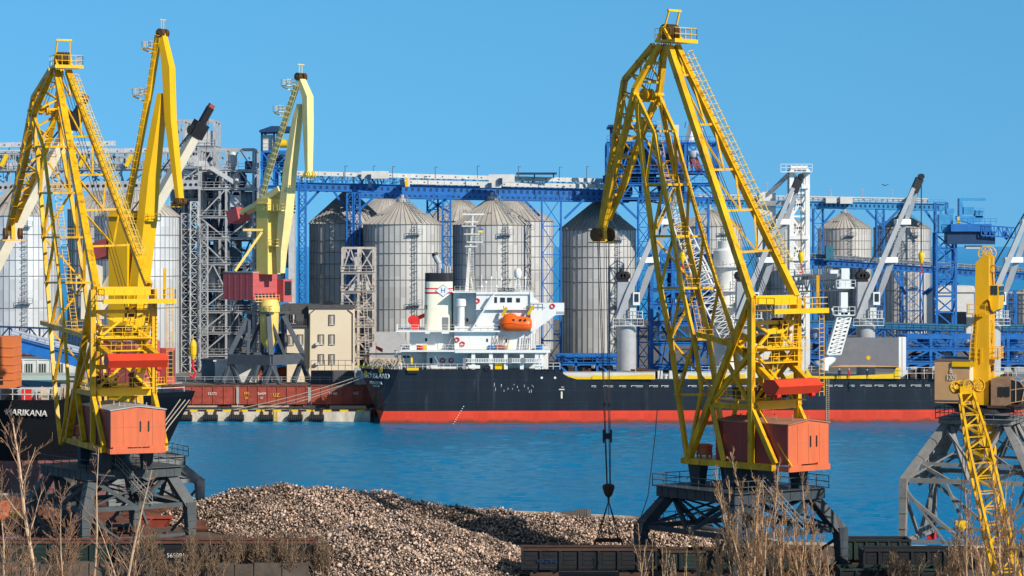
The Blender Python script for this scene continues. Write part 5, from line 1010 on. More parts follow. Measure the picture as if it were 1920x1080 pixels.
# windows and doors
for px, w, y0_, y1_, d in ((938, 9, 558, 567, 3.2), (951, 9, 558, 567, 3.2), (968, 7, 559, 567, 3.2), (927, 5, 557, 568, 3.2)):
    b = MB(); Yd = YS+d-.04; b.box(X_(px, Yd), X_(px+w, Yd), Yd-.03, Yd+.03, Z_(y1_, Yd), Z_(y0_, Yd)); wv = b.build('bridge_window', 'window_glass', mh2)
for px, w, y0_, y1_, d in ((874, 4, 597, 603, 6.0), (797, 4, 634, 640, 4.6), (912, 3, 635, 641, 2.6), (948, 3, 636, 642, 3.4), (806, 5, 671, 683, 4.5), (756, 5, 667, 671, 6.5), (763, 5, 667, 671, 6.5)):
    b = MB(); Yd = YS+d-.04; b.box(X_(px, Yd), X_(px+w, Yd), Yd-.03, Yd+.03, Z_(y1_, Yd), Z_(y0_, Yd)); b.build('window', 'window_glass', ms)
b = MB(); Yd = YS+2.9; b.box(X_(820, Yd-.3), X_(831, Yd-.3), Yd+1.6, Yd+1.75, Z_(655, Yd), Z_(622, Yd)); b.build('shelter_panel', 'white_paint', ms)
b = MB(); zt = Z_(549, YS+3); y0 = YS+3.0; b.box(X_(934, y0), X_(965, y0), y0-.06, y0+.06, zt+.25, zt+.95); nb_ = b.build('name_board', 'black_steel', mtop); text('lettering', 'MED ISLAND', 'white_letters', nb_ if nb_.name in WL else ms, V(X_(949.5, y0), y0-.08, zt+.6), .62, (1, 0, 0), ZUP)
# ladders and stairs
b = MB(); b.ladder(P(886, 617, YS+2.0), P(928, 548, YS+2.0), (0, 1, 0), .9, .4, .14); b.bar(P(884, 619, YS+1.5), P(927, 551, YS+1.5), .28); b.build('stairway', 'white_paint', ms)
b = MB(); b.ladder(P(826, 690, YS+2.5), P(810, 656, YS+2.5), (0, 1, 0), .9, .4, .1); b.ladder(P(838, 655, YS+3.4), P(852, 620, YS+3.4), (0, 1, 0), .9, .4, .1); b.ladder(P(762, 655, YS+2.5), P(745, 622, YS+2.5), (0, 1, 0), .9, .4, .1); b.build('stairway', 'pale_grey_paint', ms)
# arcade below the boat deck, gangway and gear
for px in (884, 917, 945, 975, 1003, 1012):
    b = MB(); y0 = YS+1.4; b.box(X_(px, y0), X_(px+7, y0), y0, y0+.5, ZP, Z_(660, y0)); b.build('pillar', 'white_paint', ms)
b = MB(); y0 = YS+1.0; b.box(X_(870, y0), X_(1018, y0), y0, y0+.12, Z_(680.5, y0), Z_(679, y0)); b.box(X_(870, y0), X_(1018, y0), y0, y0+.12, Z_(673, y0), Z_(672, y0))
for k in range(44):
    px = 877+k*3.2
    if not (952 < px < 958 or 978 < px < 983): b.box(X_(px, y0), X_(px+1.5, y0), y0+.02, y0+.1, Z_(679, y0), Z_(673, y0))
b.build('gangway', 'white_paint', ms)
b = MB()
for px in (868, 953, 978): b.box(X_(px, y0), X_(px+6, y0), y0-.1, y0+.4, Z_(691, y0) if px == 868 else Z_(682, y0), Z_(671, y0))
b.build('gangway_winch', 'mid_grey', ms)
b = MB(); b.box(X_(928, y0), X_(944, y0), y0+.8, y0+2, ZP, Z_(682, y0)); b.build('deck_box', 'rail_yellow', ms)
b = MB(); c = P(914, 690, YS+.8); b.ring(c, .5, .18, (0, 1, 0), 14); b.build('tyre', 'rubber', ms)
b = MB(); b.prism([P(877, 684, y0+.3), P(900, 685, y0+.3), P(900, 691, y0+.3), P(880, 691, y0+.3)], (0, 1.3, 0)); b.build('workboat', 'white_paint', ms)
for px, mm in ((922, 'terminal_blue'), (934, 'signal_red'), (941, 'signal_red'), (946, 'rail_yellow'), (787, 'signal_red'), (793, 'rail_yellow'), (1011, 'terminal_blue')):
    b = MB(); yq = YS+1.9; b.box(X_(px, yq), X_(px+7, yq), yq, yq+1, Z_(656, yq), Z_(645+random.uniform(0, 4), yq)); b.lathe([(.35, 0), (.35, .9)], V(X_(px, yq)-.3, yq+.4, Z_(656, yq)), 10); b.build('deck_drum', mm, ms)
b = MB()
for k in range(9): px = 925+k*3; b.bar(P(px, 655, YS+1.7), P(px-6+random.uniform(0, 14), 628+random.uniform(-6, 8), YS+2.6), .1)
for k in range(6): px = 983+k*4; b.bar(P(px, 655, YS+1.7), P(px+random.uniform(-4, 4), 625, YS+2.2), .12)
b.build('boat_davit_gear', 'mid_grey', ms)
for p in ((942, 592, 950, 576), (990, 590, 999, 574)): b = MB(); b.bar(P(p[0], p[1], YS+1.6), P(p[2], p[3], YS+1.4), .4, .5); b.build('davit', 'rail_yellow', ms)
# funnel with banded top and diamond badge
fn = MB(); yf = YS+6; c0 = X_(822, yf); hw = 2.95
def ell(z, k): return [(c0+sx2*hw*k*1.0, yf+3.2+sy2*3.2, z) for sx2, sy2 in [(copysign_(cos(a))*abs(cos(a))**.45, copysign_(sin(a))*abs(sin(a))**.45) for a in [2*pi*i/28+pi/28 for i in range(28)]]]
copysign_ = lambda v: 1 if v >= 0 else -1
def shell(zs, name, m, parent, grow=0.0):
    b = MB(); n = 28; vs = []; fs = []
    for z, k in zs: vs += [(c0+(x-c0)*(1+grow), yf+3.2+(y-yf-3.2)*(1+grow), z2) for x, y, z2 in ell(z, k)]
    for r in range(len(zs)-1):
        for i in range(n): j = (i+1) % n; fs.append((r*n+i, r*n+j, (r+1)*n+j, (r+1)*n+i))
    fs.append(tuple(range((len(zs)-1)*n, len(zs)*n))); b.add(vs, fs); return b.build(name, m, parent, True)
zf = lambda y: Z_(y, yf); kf = lambda y: 1.0+(.06*(620-y)/108)*-1
fo = shell([(zf(620), kf(620)), (zf(528), kf(528))], 'funnel', 'funnel_cream', ms)
shell([(zf(528)+.001, kf(528)), (zf(512), kf(512))], 'funnel_top', 'black_steel', fo, .006); shell([(zf(542.5), kf(542)), (zf(540), kf(540))], 'funnel_band', 'signal_red', fo, .008); shell([(zf(551), kf(551)), (zf(547.5), kf(548))], 'funnel_band', 'signal_red', fo, .008)
shell([(zf(547.5)+.001, kf(547)), (zf(542.5)-.001, kf(543))], 'funnel_band', 'white_paint', fo, .007)
cx, cz = X_(831, yf), zf(545); b = MB(); b.prism([(cx-1.65, yf-.09, cz), (cx, yf-.09, cz-1.25), (cx+1.65, yf-.09, cz), (cx, yf-.09, cz+1.25)], (0, .06, 0)); b.build('badge', 'terminal_blue', fo)
b = MB(); b.prism([(cx-1.5, yf-.12, cz), (cx, yf-.12, cz-1.13), (cx+1.5, yf-.12, cz), (cx, yf-.12, cz+1.13)], (0, .06, 0)); b.build('badge_field', 'white_paint', fo)
text('lettering', 'H', 'terminal_blue', ms, V(cx, yf-.14, cz), 1.35, (1, 0, 0), ZUP)
for px, y0_, y1_ in ((795.5, 572, 580), (799, 572, 580), (806, 571, 580), (797, 530, 541), (804, 530, 541)): b = MB(); b.box(X_(px, yf), X_(px+2.2, yf), yf-.06+(.9 if px < 799 else .2), yf+1.6, zf(y1_), zf(y0_)); b.build('louvre', 'black_steel', fo)
b = MB(); b.box(X_(829, yf), X_(841, yf), yf-.06, yf+.02, zf(619), zf(595)); b.build('door', 'mid_grey', fo)
b = MB()
c = V(X_(823, yf), yf+3, zf(512)); b.tube(c, c+ZUP*1.9, .62, 12, .58); b.tube(c+ZUP*1.9, c+ZUP*3.6+V(-.9, 0, 0), .6, 12, .62)
for px in (834, 838, 843): b.tube(V(X_(px, yf), yf+2, zf(513)), V(X_(px, yf), yf+2, zf(499)), .22, 8)
b.tube(V(X_(812, yf), yf+2, zf(513)), V(X_(810, yf), yf+2, zf(500)), .15, 8); b.build('exhaust_pipe', 'pale_grey_paint', fo, True)
b = MB(); b.tube(c+ZUP*3.5+V(-.85, -.02, 0), c+ZUP*4.1+V(-1.05, 0, 0), .64, 12, .6); b.build('exhaust_hood', 'black_steel', fo)
b = MB(); b.lathe([(.75, Z_(619, YS+4)), (.75, Z_(575, YS+4)), (1.05, Z_(574, YS+4)), (1.05, Z_(561, YS+4)), (.8, Z_(560, YS+4))], (X_(864, YS+4), YS+5, 0), 18); b.build('vent_cowl', 'white_paint', ms, True)
b = MB(); x = X_(776, YS+9); b.box(x-.4, x+1.2, YS+8, YS+9, Z_(619, YS+9), Z_(598, YS+9)); b.bar((x-1, YS+8.5, Z_(603, YS+9)), (x+3, YS+8.5, Z_(588, YS+9)), .9, .8); b.lathe([(1.0, -.4), (1.0, .4)], (x-.2, YS+8.5, Z_(600, YS+9)), 12, axis=(0, 1, 0)); b.build('provision_crane', 'signal_red', ms)
b = MB(); x = X_(743, YS+3); b.lathe([(.5, ZP), (.5, ZP+1.6), (.75, ZP+1.7), (.35, ZP+2.1), (.35, ZP+3.6), (.5, ZP+3.8)], (x, YS+3, 0), 14); b.box(x-1.1, x+1.2, YS+2.4, YS+3.6, ZP, ZP+1.2); b.build('vent_post', 'white_paint', ms, True)
# mast, radar, satellite dome, flag
ym = YS+12; b = MB(); x = X_(881, ym); b.bar((x-.9, ym, Z_(590, ym)), (x+.0, ym, Z_(462, ym)), .9, .9, w2=.45); b.bar((x+1.7, ym, Z_(588, ym)), (x+.2, ym, Z_(520, ym)), .35)
b.bar((x, ym, Z_(470, ym)), (x+.6, ym, Z_(425, ym)), .35)
for px0, px1, py in ((875, 906, 455), (870, 900, 440), (866, 893, 425), (872, 895, 463)): b.box(X_(px0, ym), X_(px1, ym), ym-.5, ym+.5, Z_(py, ym), Z_(py, ym)+.25)
b.rail([V(X_(884, ym), ym-.5, Z_(455, ym)+.25), V(X_(905, ym), ym-.5, Z_(455, ym)+.25)], 1.0, .8, .07)
for py in range(475, 580, 11): b.bar((X_(874, ym), ym, Z_(py, ym)), (X_(888, ym), ym, Z_(py, ym)), .12)
b.ladder((X_(888, ym), ym-.3, Z_(588, ym)), (X_(884, ym), ym-.3, Z_(470, ym)), (1, 0, 0), .7, .5, .07); b.bar((X_(865, ym), ym, Z_(588, ym)), (X_(893, ym), ym, Z_(588, ym)), 1.2, .2)
mst = b.build('mast', 'white_panel', ms)
b = MB(); b.box(X_(868, ym), X_(908, ym), ym-.25, ym+.25, Z_(403, ym), Z_(400.5, ym)); b.bar((X_(886, ym), ym, Z_(425, ym)), (X_(887, ym), ym, Z_(403, ym)), .25); b.box(X_(871, ym), X_(896, ym), ym-.2, ym+.2, Z_(417, ym), Z_(415, ym)); b.build('radar', 'white_paint', mst)
yd = YS+4; b = MB(); c = P(971, 512, yd); b.lathe([(.55, -.95), (.75, -.6), (.78, .2), (.6, .75), (.25, 1.0)], c, 18); b.build('satellite_dome', 'white_paint', ms, True)
b = MB()
for dx, dy in ((-.9, 0), (.9, 0), (0, 1)): b.bar(c+V(dx, dy, -6.6*.93*.72), c+V(dx*.12, dy*.12, -.9), .14)
for k in (.3, .6): b.bar(c+V(-.9*(1-k), 0, -4.4+3.5*k), c+V(.9*(1-k), 0, -4.4+3.5*k), .1)
b.build('dome_tripod', 'white_paint', ms)
for px, py, h_ in ((903, 549, 34), (921, 549, 26), (931, 549, 40), (940, 549, 24), (956, 549, 22), (985, 549, 26), (911, 549, 18)):
    b = MB(); b.tube(P(px, py-2, YS+5), P(px, py-h_, YS+5), .07, 6); b.lathe([(.2, 0), (.25, .3), (.1, .5)], P(px, py-h_ if h_ < 30 else py-10, YS+5), 8); b.build('aerial', 'white_paint', ms)
fl = thing('flag', 'small blue and yellow flag flying from the ship mast', 'flag', P(901, 434, ym))
b = MB(); b.box(X_(897, ym), X_(906, ym), ym-.02, ym+.02, Z_(432, ym), Z_(428.5, ym)); b.build('upper_stripe', 'flag_blue', fl); b = MB(); b.box(X_(897, ym), X_(906, ym), ym-.02, ym+.02, Z_(436, ym), Z_(432, ym)-.002); b.build('lower_stripe', 'flag_yellow', fl)
b = MB(); ye = YS+8; b.add([P(705, 648, ye), P(718, 654, ye), P(717, 661, ye), P(706, 655, ye)], [(0, 1, 2, 3)]); b.add([v+V(0, .05, 0) for v in [P(705, 648, ye), P(718, 654, ye), P(717, 661, ye), P(706, 655, ye)]], [(3, 2, 1, 0)]); b.tube(P(705, 690, ye), P(705, 642, ye), .06, 6); tag(b.build('ensign', 'signal_red'), 'small red ensign on a staff at the black ship stern', 'flag')
# --- lifeboat hung in its davits (a thing of its own)
yl = YS+.3; lb = thing('lifeboat', 'bright orange enclosed lifeboat hung in davits on the white ship side', 'lifeboat', P(966, 622, yl+1.4))
def section(px, top, bot, hwid): 
    x = X_(px, yl); zt, z0 = Z_(top, yl), Z_(bot, yl); zm = z0+(zt-z0)*.42
    return [(x, yl+1.5+hwid*a, z0+(zt-z0)*q_) for a, q_ in ((0, 0), (-.55, .06), (-.95, .28), (-1, .46), (-.9, .62), (-.65, .88), (-.3, 1), (.3, 1), (.65, .88), (.9, .62), (1, .46), (.95, .28), (.55, .06))]
secs = [section(*a) for a in ((936.5, 606, 612, .25), (940, 600, 618, .8), (945, 592, 621, 1.2), (950, 588.5, 622, 1.35), (958, 587.2, 622.5, 1.4), (965, 589, 622.5, 1.4), (970, 593, 622.5, 1.4), (980, 594, 622, 1.35), (990, 595, 621, 1.25), (995.5, 598, 618, .95), (997.5, 602, 612, .6))]
b = MB(); n = len(secs[0]); vs = [p for s_ in secs for p in s_]; fs = []
for k in range(len(secs)-1):
    for i in range(n): j = (i+1) % n; fs.append((k*n+i, k*n+j, (k+1)*n+j, (k+1)*n+i))
fs += [tuple(range(n)), tuple(reversed(range(len(vs)-n, len(vs))))]; b.add(vs, fs); lh = b.build('hull', 'lifeboat_orange', lb, True)
b = MB(); b.wire([V(s_[3][0], s_[3][1]-.03, s_[3][2]) for s_ in secs], .06); b.build('fender_strip', 'signal_red', lb)
b = MB()
for px in (961, 974, 983): b.box(X_(px, yl), X_(px+4, yl), yl+.18, yl+.3, Z_(602, yl), Z_(598, yl))
b.build('window', 'window_glass', lb)
b = MB()
for px in (947, 991): b.tube(P(px, 594, yl+1.5), P(px+(-3 if px < 960 else 5), 574, yl+1.8), .08, 6)
b.build('fall_wire', 'rope_dark', lb)
# --- four deck cranes
def deck_crane(px):
    x = sx_(px); y = yb(x)+13.0; Y = y; k = Y/547.5
    zz = lambda py: EYE-(py-HY)*547.5/FPX; xx = lambda p: x+(p-1181)*547.5/FPX
    b = MB(); b.lathe([(1.95, ZM), (1.95, zz(606)), (2.2, zz(604)), (2.2, zz(598))], (x, y, 0), 28); cr = b.build('deck_crane', 'pale_grey_paint', ms, True)
    b = MB(); b.prism([(xx(1163), y-1.7, zz(597)), (xx(1198), y-1.7, zz(597)), (xx(1194), y-1.7, zz(556)), (xx(1187), y-1.7, zz(529)), (xx(1164), y-1.7, zz(529))], (0, 3.4, 0)); b.build('crane_house', 'pale_grey_paint', cr)
    b = MB()
    for dx in (1167, 1173, 1179):
        c = V(xx(dx+1), y, zz(517)); b.lathe([(.55, -1.2), (.9, -.9), (.9, .9), (.55, 1.2)], c, 14, axis=(0, 1, 0))
    b.box(xx(1164), xx(1184), y-1.0, y+1.0, zz(528.5), zz(520)); b.lathe([(.4, 0), (.4, 1.4)], (xx(1170), y-.8, zz(515)), 10); b.build('winch', 'black_steel', cr)
    b = MB(); b.box(xx(1192), xx(1205), y-2.6, y-.9, zz(572), zz(548)); b.build('cab', 'white_paint', cr); 
    b = MB(); b.box(xx(1194.5), xx(1202.5), y-2.66, y-2.602, zz(566), zz(551)); b.box(xx(1205)+.002, xx(1205)+.06, y-2.4, y-1.1, zz(566), zz(551)); b.build('cab_window', 'window_glass', cr)
    b = MB(); b.box(xx(1186), xx(1198), y-2.5, y-1.702, zz(597), zz(577)); b.rail([V(xx(1183), y-2.6, zz(597)), V(xx(1211), y-2.6, zz(597)), V(xx(1211), y+1, zz(597))], 1.5, 1.2, .08); b.box(xx(1181), xx(1212), y-2.7, y+1, zz(597)-.12, zz(597)-.003); b.rail([V(xx(1155), y-2.6, zz(610)), V(xx(1212), y-2.6, zz(610))], 1.4, 1.3, .08); b.box(xx(1154), xx(1212), y-2.7, y-1.9, zz(610)-.15, zz(610)); b.build('crane_platform', 'white_panel', cr)
    ft0, ft1 = V(xx(1163), y-2.0, zz(598)), V(xx(1203), y+2.0, zz(572)); tip = V(xx(1275), y, zz(352)); tp0, tp1 = tip+V(-.55, -.7, 0), tip+V(.55, .7, -.2)
    for p0, p1 in ((ft0, tp0), (ft1, tp1)):
        b = MB(); b.bar(p0, p0.lerp(p1, .2), .45, .7, w2=.85, h2=1.25); b.bar(p0.lerp(p1, .2), p1, .85, 1.25, w2=.6, h2=.8); b.build('jib_leg', 'pale_grey_paint', cr)
    for k_ in (.42, .73):
        b = MB(); a_, c_ = ft0.lerp(tp0, k_), ft1.lerp(tp1, k_); m_ = (a_+c_)/2; b.bar(V(a_.x-.6, a_.y, m_.z), V(c_.x+.6, c_.y, m_.z), 1.0, 1.1); b.build('jib_tie', 'white_paint', cr)
    b = MB(); d = (tp0-ft0).normalized(); b.bar(tip-d*.8, tip+d*2.2, 1.6, 1.5); b.lathe([(.6, -1), (.6, 1)], tip+d*2.4+V(.2, 0, .2), 12, axis=(0, 1, 0)); b.build('jib_head', 'black_steel', cr)
    hk_ = tip+d*1.5; b = MB()
    for dy in (-.4, .4): b.wire([hk_+V(.6, dy, 0), V(hk_.x+.6, hk_.y+dy, zz(478))], .06)
    for dy in (-.6, 0, .6): b.wire([V(xx(1174), y+dy, zz(518)), tip+V(0, dy, .6)], .05)
    b.build('hoist_rope', 'rope_dark', cr)
    b = MB(); c = V(hk_.x+.6, hk_.y, zz(482)); b.lathe([(.25, -1.3), (.6, -.2), (.65, .5), (.35, 1.1), (.1, 1.25)], c, 12); b.build('hook_block', 'rail_yellow', cr, True)
    b = MB(); b.wire([c-ZUP*1.3, c-ZUP*2.4, c+V(.3, 0, -2.8), c+V(.1, 0, -3.3), c+V(-.3, 0, -3.1)], .14, 6); b.build('hook', 'signal_red', cr)
for px in (1181, 1411, 1645, 1890): deck_crane(px)
# hatch cover stood on end, loose deck gear
b = MB(); yh = YS+12; b.box(X_(1556, yh), X_(1685, yh), yh, yh+.9, Z_(688, yh), Z_(633, yh)); hc = b.build('hatch_cover', 'hatch_grey', ms)
b = MB(); b.prism([(X_(1556, yh), yh-.03, Z_(688, yh)), (X_(1685, yh), yh-.03, Z_(688, yh)), (X_(1685, yh), yh-.03, Z_(687, yh)), (X_(1620, yh), yh-.03, Z_(684.5, yh)), (X_(1575, yh), yh-.03, Z_(685, yh))], (0, .027, 0)); b.build('rust_edge', 'tan_house', hc)
b = MB(); c = P(1628, 671, yh-.03); b.lathe([(.42, -.02), (.45, 0), (.42, .02)], c, 14, axis=(0, 1, 0)); b.build('lifting_eye', 'amber_paint', hc)
for p0, p1 in ((1685.5, 1691), (1692, 1699)): b = MB(); b.box(X_(p0, yh), X_(p1, yh), yh+.2, yh+1.4, ZM+.01, Z_(632, yh)); b.build('hatch_end', 'white_paint', hc)
b = MB(); yh2 = YS+8; b.box(X_(1510, yh2), X_(1519, yh2), yh2, yh2+1.2, ZM+.01, Z_(636, yh2)); b.box(X_(1500, yh2), X_(1509, yh2), yh2, yh2+1.2, ZM+.01, Z_(636, yh2)); b.box(X_(1400, yh2+6), X_(1500, yh2+6), yh2+6, yh2+7, ZM+.01, Z_(641, yh2)); b.build('hatch_end', 'white_panel', ms)
b = MB(); yq = YS+4
for k in range(90): px = random.uniform(1060, 1240) if k % 2 else random.uniform(1700, 1900); c = V(sx_(px), yq+random.uniform(0, 3), ZM+.01); b.box(c.x, c.x+random.uniform(.3, 1.6), c.y, c.y+.8, c.z, c.z+random.uniform(.3, 2.2))
b.build('deck_piping', 'dark_rust', ms)
b = MB(); b.rail([V(sx_(1300), YS+5, ZM+1.2), V(sx_(1560), YS+6, ZM+1.2)], 1.2, 1.7, .06); b.rail([V(sx_(1690), YS+3, ZM+.01), V(sx_(1960), YS+4, ZM+.01)], 2.3, 1.7, .08); b.build('railing', 'white_panel', ms)
# two crew on deck beside the lifted hatch cover
def crew(px, py0, label, jacket, Yp):
    feet = V(X_(px, Yp), Yp, ZM+.01); t = thing('person', label, 'person', feet)
    me = bpy.data.meshes.new('body'); J = [(0, 0, .95), (0, 0, 1.2), (0, 0, 1.45), (0, 0, 1.56), (0, -.02, 1.7), (.1, 0, .9), (.12, -.03, .5), (.13, 0, .06), (-.1, 0, .9), (-.13, .03, .5), (-.15, .02, .06), (.2, 0, 1.42), (.27, .02, 1.15), (.26, -.1, .92), (-.2, 0, 1.42), (-.28, .02, 1.15), (-.25, -.14, .95)]
    E = [(0, 1), (1, 2), (2, 3), (3, 4), (0, 5), (5, 6), (6, 7), (0, 8), (8, 9), (9, 10), (2, 11), (11, 12), (12, 13), (2, 14), (14, 15), (15, 16)]
    R_ = [.16, .15, .17, .06, .1, .1, .07, .05, .1, .07, .05, .08, .055, .045, .08, .055, .045]
    me.from_pydata(J, E, []); o = bpy.data.objects.new('body', me); COL.objects.link(o); m1 = o.modifiers.new('skin', 'SKIN')
    for sv, r in zip(me.skin_vertices[0].data, R_): sv.radius = (r*1.05, r)
    me.skin_vertices[0].data[0].use_root = True
    m2 = o.modifiers.new('sub', 'SUBSURF'); m2.levels = m2.render_levels = 1; o.scale = (1.1, 1.1, 1.1); me.materials.append(MATS[jacket]); o.parent = t
    b = MB(); b.lathe([(.09, 0), (.13, .04), (.125, .12), (.06, .19)], feet+V(0, -.02, 1.86), 10); b.build('helmet', 'white_paint', t)
crew(1574, 690, 'crew member in dark clothes standing under the lifted hatch cover edge', 'cloth_navy', YS+3.2); crew(1626, 700, 'crew member in dark clothes leaning at the yellow bulwark', 'cloth_navy', YS+.9); crew(1592, 690, 'crew member in red overalls under the lifted hatch cover', 'cloth_red', YS+3.6)
# mooring lines from the stern to the far quay
for i, (p0, p1, lab) in enumerate([((735, 683, 538), (438, 768, 543.5), 'pale mooring rope from the black stern to the far quay, highest of three'), ((715, 694, 538), (470, 768, 543.5), 'pale mooring rope from the black stern to the far quay, middle of three'), ((690, 702, 541), (500, 768, 543.5), 'pale mooring rope from the black stern to the far quay, lowest of three')]):
    a_, c_ = P(*p0), P(*p1); pts = []
    for k in range(13): s_ = k/12; q_ = a_.lerp(c_, s_); q_.z -= 1.3*4*s_*(1-s_)*.6; pts.append(q_)
    b = MB(); b.wire(pts, .08); tag(b.build('mooring_rope', 'rope_tan'), lab, 'rope', 'mooring ropes of the black carrier')
for px, py in ((688, 700), (716, 695)):
    p, d = hull_pt(px, py, .3); b = MB(); b.lathe([(.3, -.15), (.55, 0), (.3, .15)], p, 14, axis=V(d.y, -d.x, 0)); b.build('rope_chock', 'rail_yellow', ms)
# ================================================================ grain terminal: silos, towers, galleries
def tinted(b, fn, t): n0 = len(b.t); fn(); b.t[n0:] = [t]*(len(b.t)-n0)
def silo(label, px, r_px, y_eave, y_top, Y, group, m='silo_zinc', base=TZ, seed=0, ladder=0.35):
    rnd = random.Random(seed); x = X_(px, Y); r = r_px*Y/FPX; yc = Y+r; ze_, zt_ = Z_(y_eave, Y+r*.5), Z_(y_top, Y+r)
    t = thing('grain_silo', label, 'silo', V(x, yc, base), group); n = 44; rows = max(6, int((ze_-base)/2.4))
    b = MB()
    for j in range(rows):
        z0, z1 = base+(ze_-base)*j/rows, base+(ze_-base)*(j+1)/rows; rt = rnd.uniform(.94, 1.05)*(1.06 if j > rows*.55 else 1)
        for i in range(n):
            a0, a1 = 2*pi*i/n, 2*pi*(i+1)/n; b.add([(x+r*cos(a0), yc+r*sin(a0), z0), (x+r*cos(a1), yc+r*sin(a1), z0), (x+r*cos(a1), yc+r*sin(a1), z1), (x+r*cos(a0), yc+r*sin(a0), z1)], [(0, 1, 2, 3)], rt*rnd.uniform(.90, 1.08))
    def stiff():
        for i in range(n):
            a = 2*pi*i/n; p = V(cos(a), sin(a), 0); b.bar(V(x, yc, base)+p*(r+.07), V(x, yc, ze_)+p*(r+.05), .13, .09, up=p)
    tinted(b, stiff, .50)
    def rings():
        for k in (.42, .62, .72, .80, .88): zz = base+(ze_-base)*k; b.lathe([(r+.1, -.09), (r+.16, 0), (r+.1, .09)], (x, yc, zz), n)
    tinted(b, rings, .42); b.build('wall', m, t)
    b = MB(); m2 = 44; ro = r*1.035; rc = 1.3
    for i in range(m2):
        a0, a1 = 2*pi*i/m2, 2*pi*(i+1)/m2
        for (ra, za), (rb2, zb2) in (((ro, ze_-.1), (r*.55, ze_+(zt_-ze_)*.535)), ((r*.55, ze_+(zt_-ze_)*.535), (rc, zt_))):
            b.add([(x+ra*cos(a0), yc+ra*sin(a0), za), (x+ra*cos(a1), yc+ra*sin(a1), za), (x+rb2*cos(a1), yc+rb2*sin(a1), zb2), (x+rb2*cos(a0), yc+rb2*sin(a0), zb2)], [(0, 1, 2, 3)], rnd.uniform(.85, 1.1))
    def ribs():
        for i in range(m2): a = 2*pi*i/m2; p = V(cos(a), sin(a), 0); b.bar(V(x, yc, ze_)+p*ro, V(x, yc, zt_+.03)+p*rc, .14, .15)
    tinted(b, ribs, .72)
    for k in range(5): a = rnd.uniform(pi, 2*pi); q_ = V(x+r*.62*cos(a), yc+r*.62*sin(a), ze_+(zt_-ze_)*.4); b.box(q_.x-.5, q_.x+.5, q_.y-.4, q_.y+.4, q_.z-.2, q_.z+.45, .5)
    rf = b.build('roof', 'silo_roof', t)
    b = MB(); b.lathe([(rc+.1, -.1), (rc+.1, .7), (.5, 1.0), (.5, 1.8)], (x, yc, zt_), 16); b.build('cap', 'steel_grey', rf)
    a = -pi/2+ladder; p = V(cos(a), sin(a), 0); sd = V(-sin(a), cos(a), 0); b = MB(); b.ladder(V(x, yc, base)+p*(r+.5), V(x, yc, ze_+.4)+p*(r+.5), sd, .8, .9, .11)
    k_ = 0; zz = base+3
    while zz < ze_: b.ring(V(x, yc, zz)+p*(r+.95), .55, .06, ZUP, 8); zz += 1.5
    for zz in (base+(ze_-base)*.45, base+(ze_-base)*.93): c = V(x, yc, zz)+p*(r+.9); b.bar(c-sd*1.6, c+sd*1.6, 1.2, .15); b.rail([c-sd*1.6+p*.6, c+sd*1.6+p*.6], 1.2, 1.0, .09)
    b.build('ladder', 'steel_blue_grey', t)
    b = MB(); pr = V(cos(a+.25), sin(a+.25), 0); s2 = V(-pr.y, pr.x, 0); b.ladder(V(x, yc, ze_+.5)+pr*ro, V(x, yc, zt_+.5)+pr*rc, s2, .9, .8, .1); b.rail([V(x, yc, ze_+.5)+pr*ro+s2*.5, V(x, yc, zt_+.5)+pr*rc+s2*.5], 1.1, 1.6, .08); b.build('roof_stair', 'steel_grey', rf)
    return t
GR = 'steel grain silos'
silo('grey steel silo with conical roof directly behind the cream funnel', 751, 74, 420, 379, 640, GR, seed=1)
silo('grey steel silo with conical roof behind the white mast, second of the front row', 922, 74, 421, 374, 648, GR, seed=2)
silo('grey steel silo with conical roof behind the hanging crane ropes, third of the front row', 1123, 72, 431, 380, 660, GR, seed=3, ladder=.5)
silo('dark shaded silo between the pale yellow crane and the white steel scaffold', 648, 73, 419, 360, 654, GR, seed=4)
silo('silo roof seen behind and left of the silo by the funnel', 722, 78, 412, 364, 765, GR, seed=5)
silo('silo roof seen behind the gap between the first two front silos', 862, 76, 414, 374, 765, GR, seed=6)
silo('silo roof seen behind the second front silo, peak just right of it', 962, 76, 414, 372, 765, GR, seed=7)
silo('silo seen through the tie arms of the right yellow crane', 1335, 62, 424, 394, 850, GR, seed=8)
silo('smaller silo partly behind the white loader tower', 1472, 50, 427, 400, 915, GR, seed=9, ladder=-.6)
silo('smaller silo right of the white loader tower, behind its glass control cabin', 1590, 50, 428, 400, 915, GR, seed=10, ladder=.1)
silo('smaller silo furthest right, behind the third grey ship crane jib', 1699, 53, 428, 403, 885, GR, seed=11, ladder=.3)
silo('pale zinc silo at the left edge behind the cream booms', 18, 78, 404, 352, 620, GR, m='silo_zinc_blue', seed=12)
silo('pale zinc silo behind the solid yellow crane at left', 246, 79, 405, 350, 622, GR, m='silo_zinc_blue', seed=13, ladder=-.9)
silo('grey roofed silo showing inside the left lattice crane', 178, 60, 392, 357, 720, GR, seed=14)
silo('low grey tank with a round manhole at the right edge', 1945, 48, 550, 542, 800, GR, seed=15)
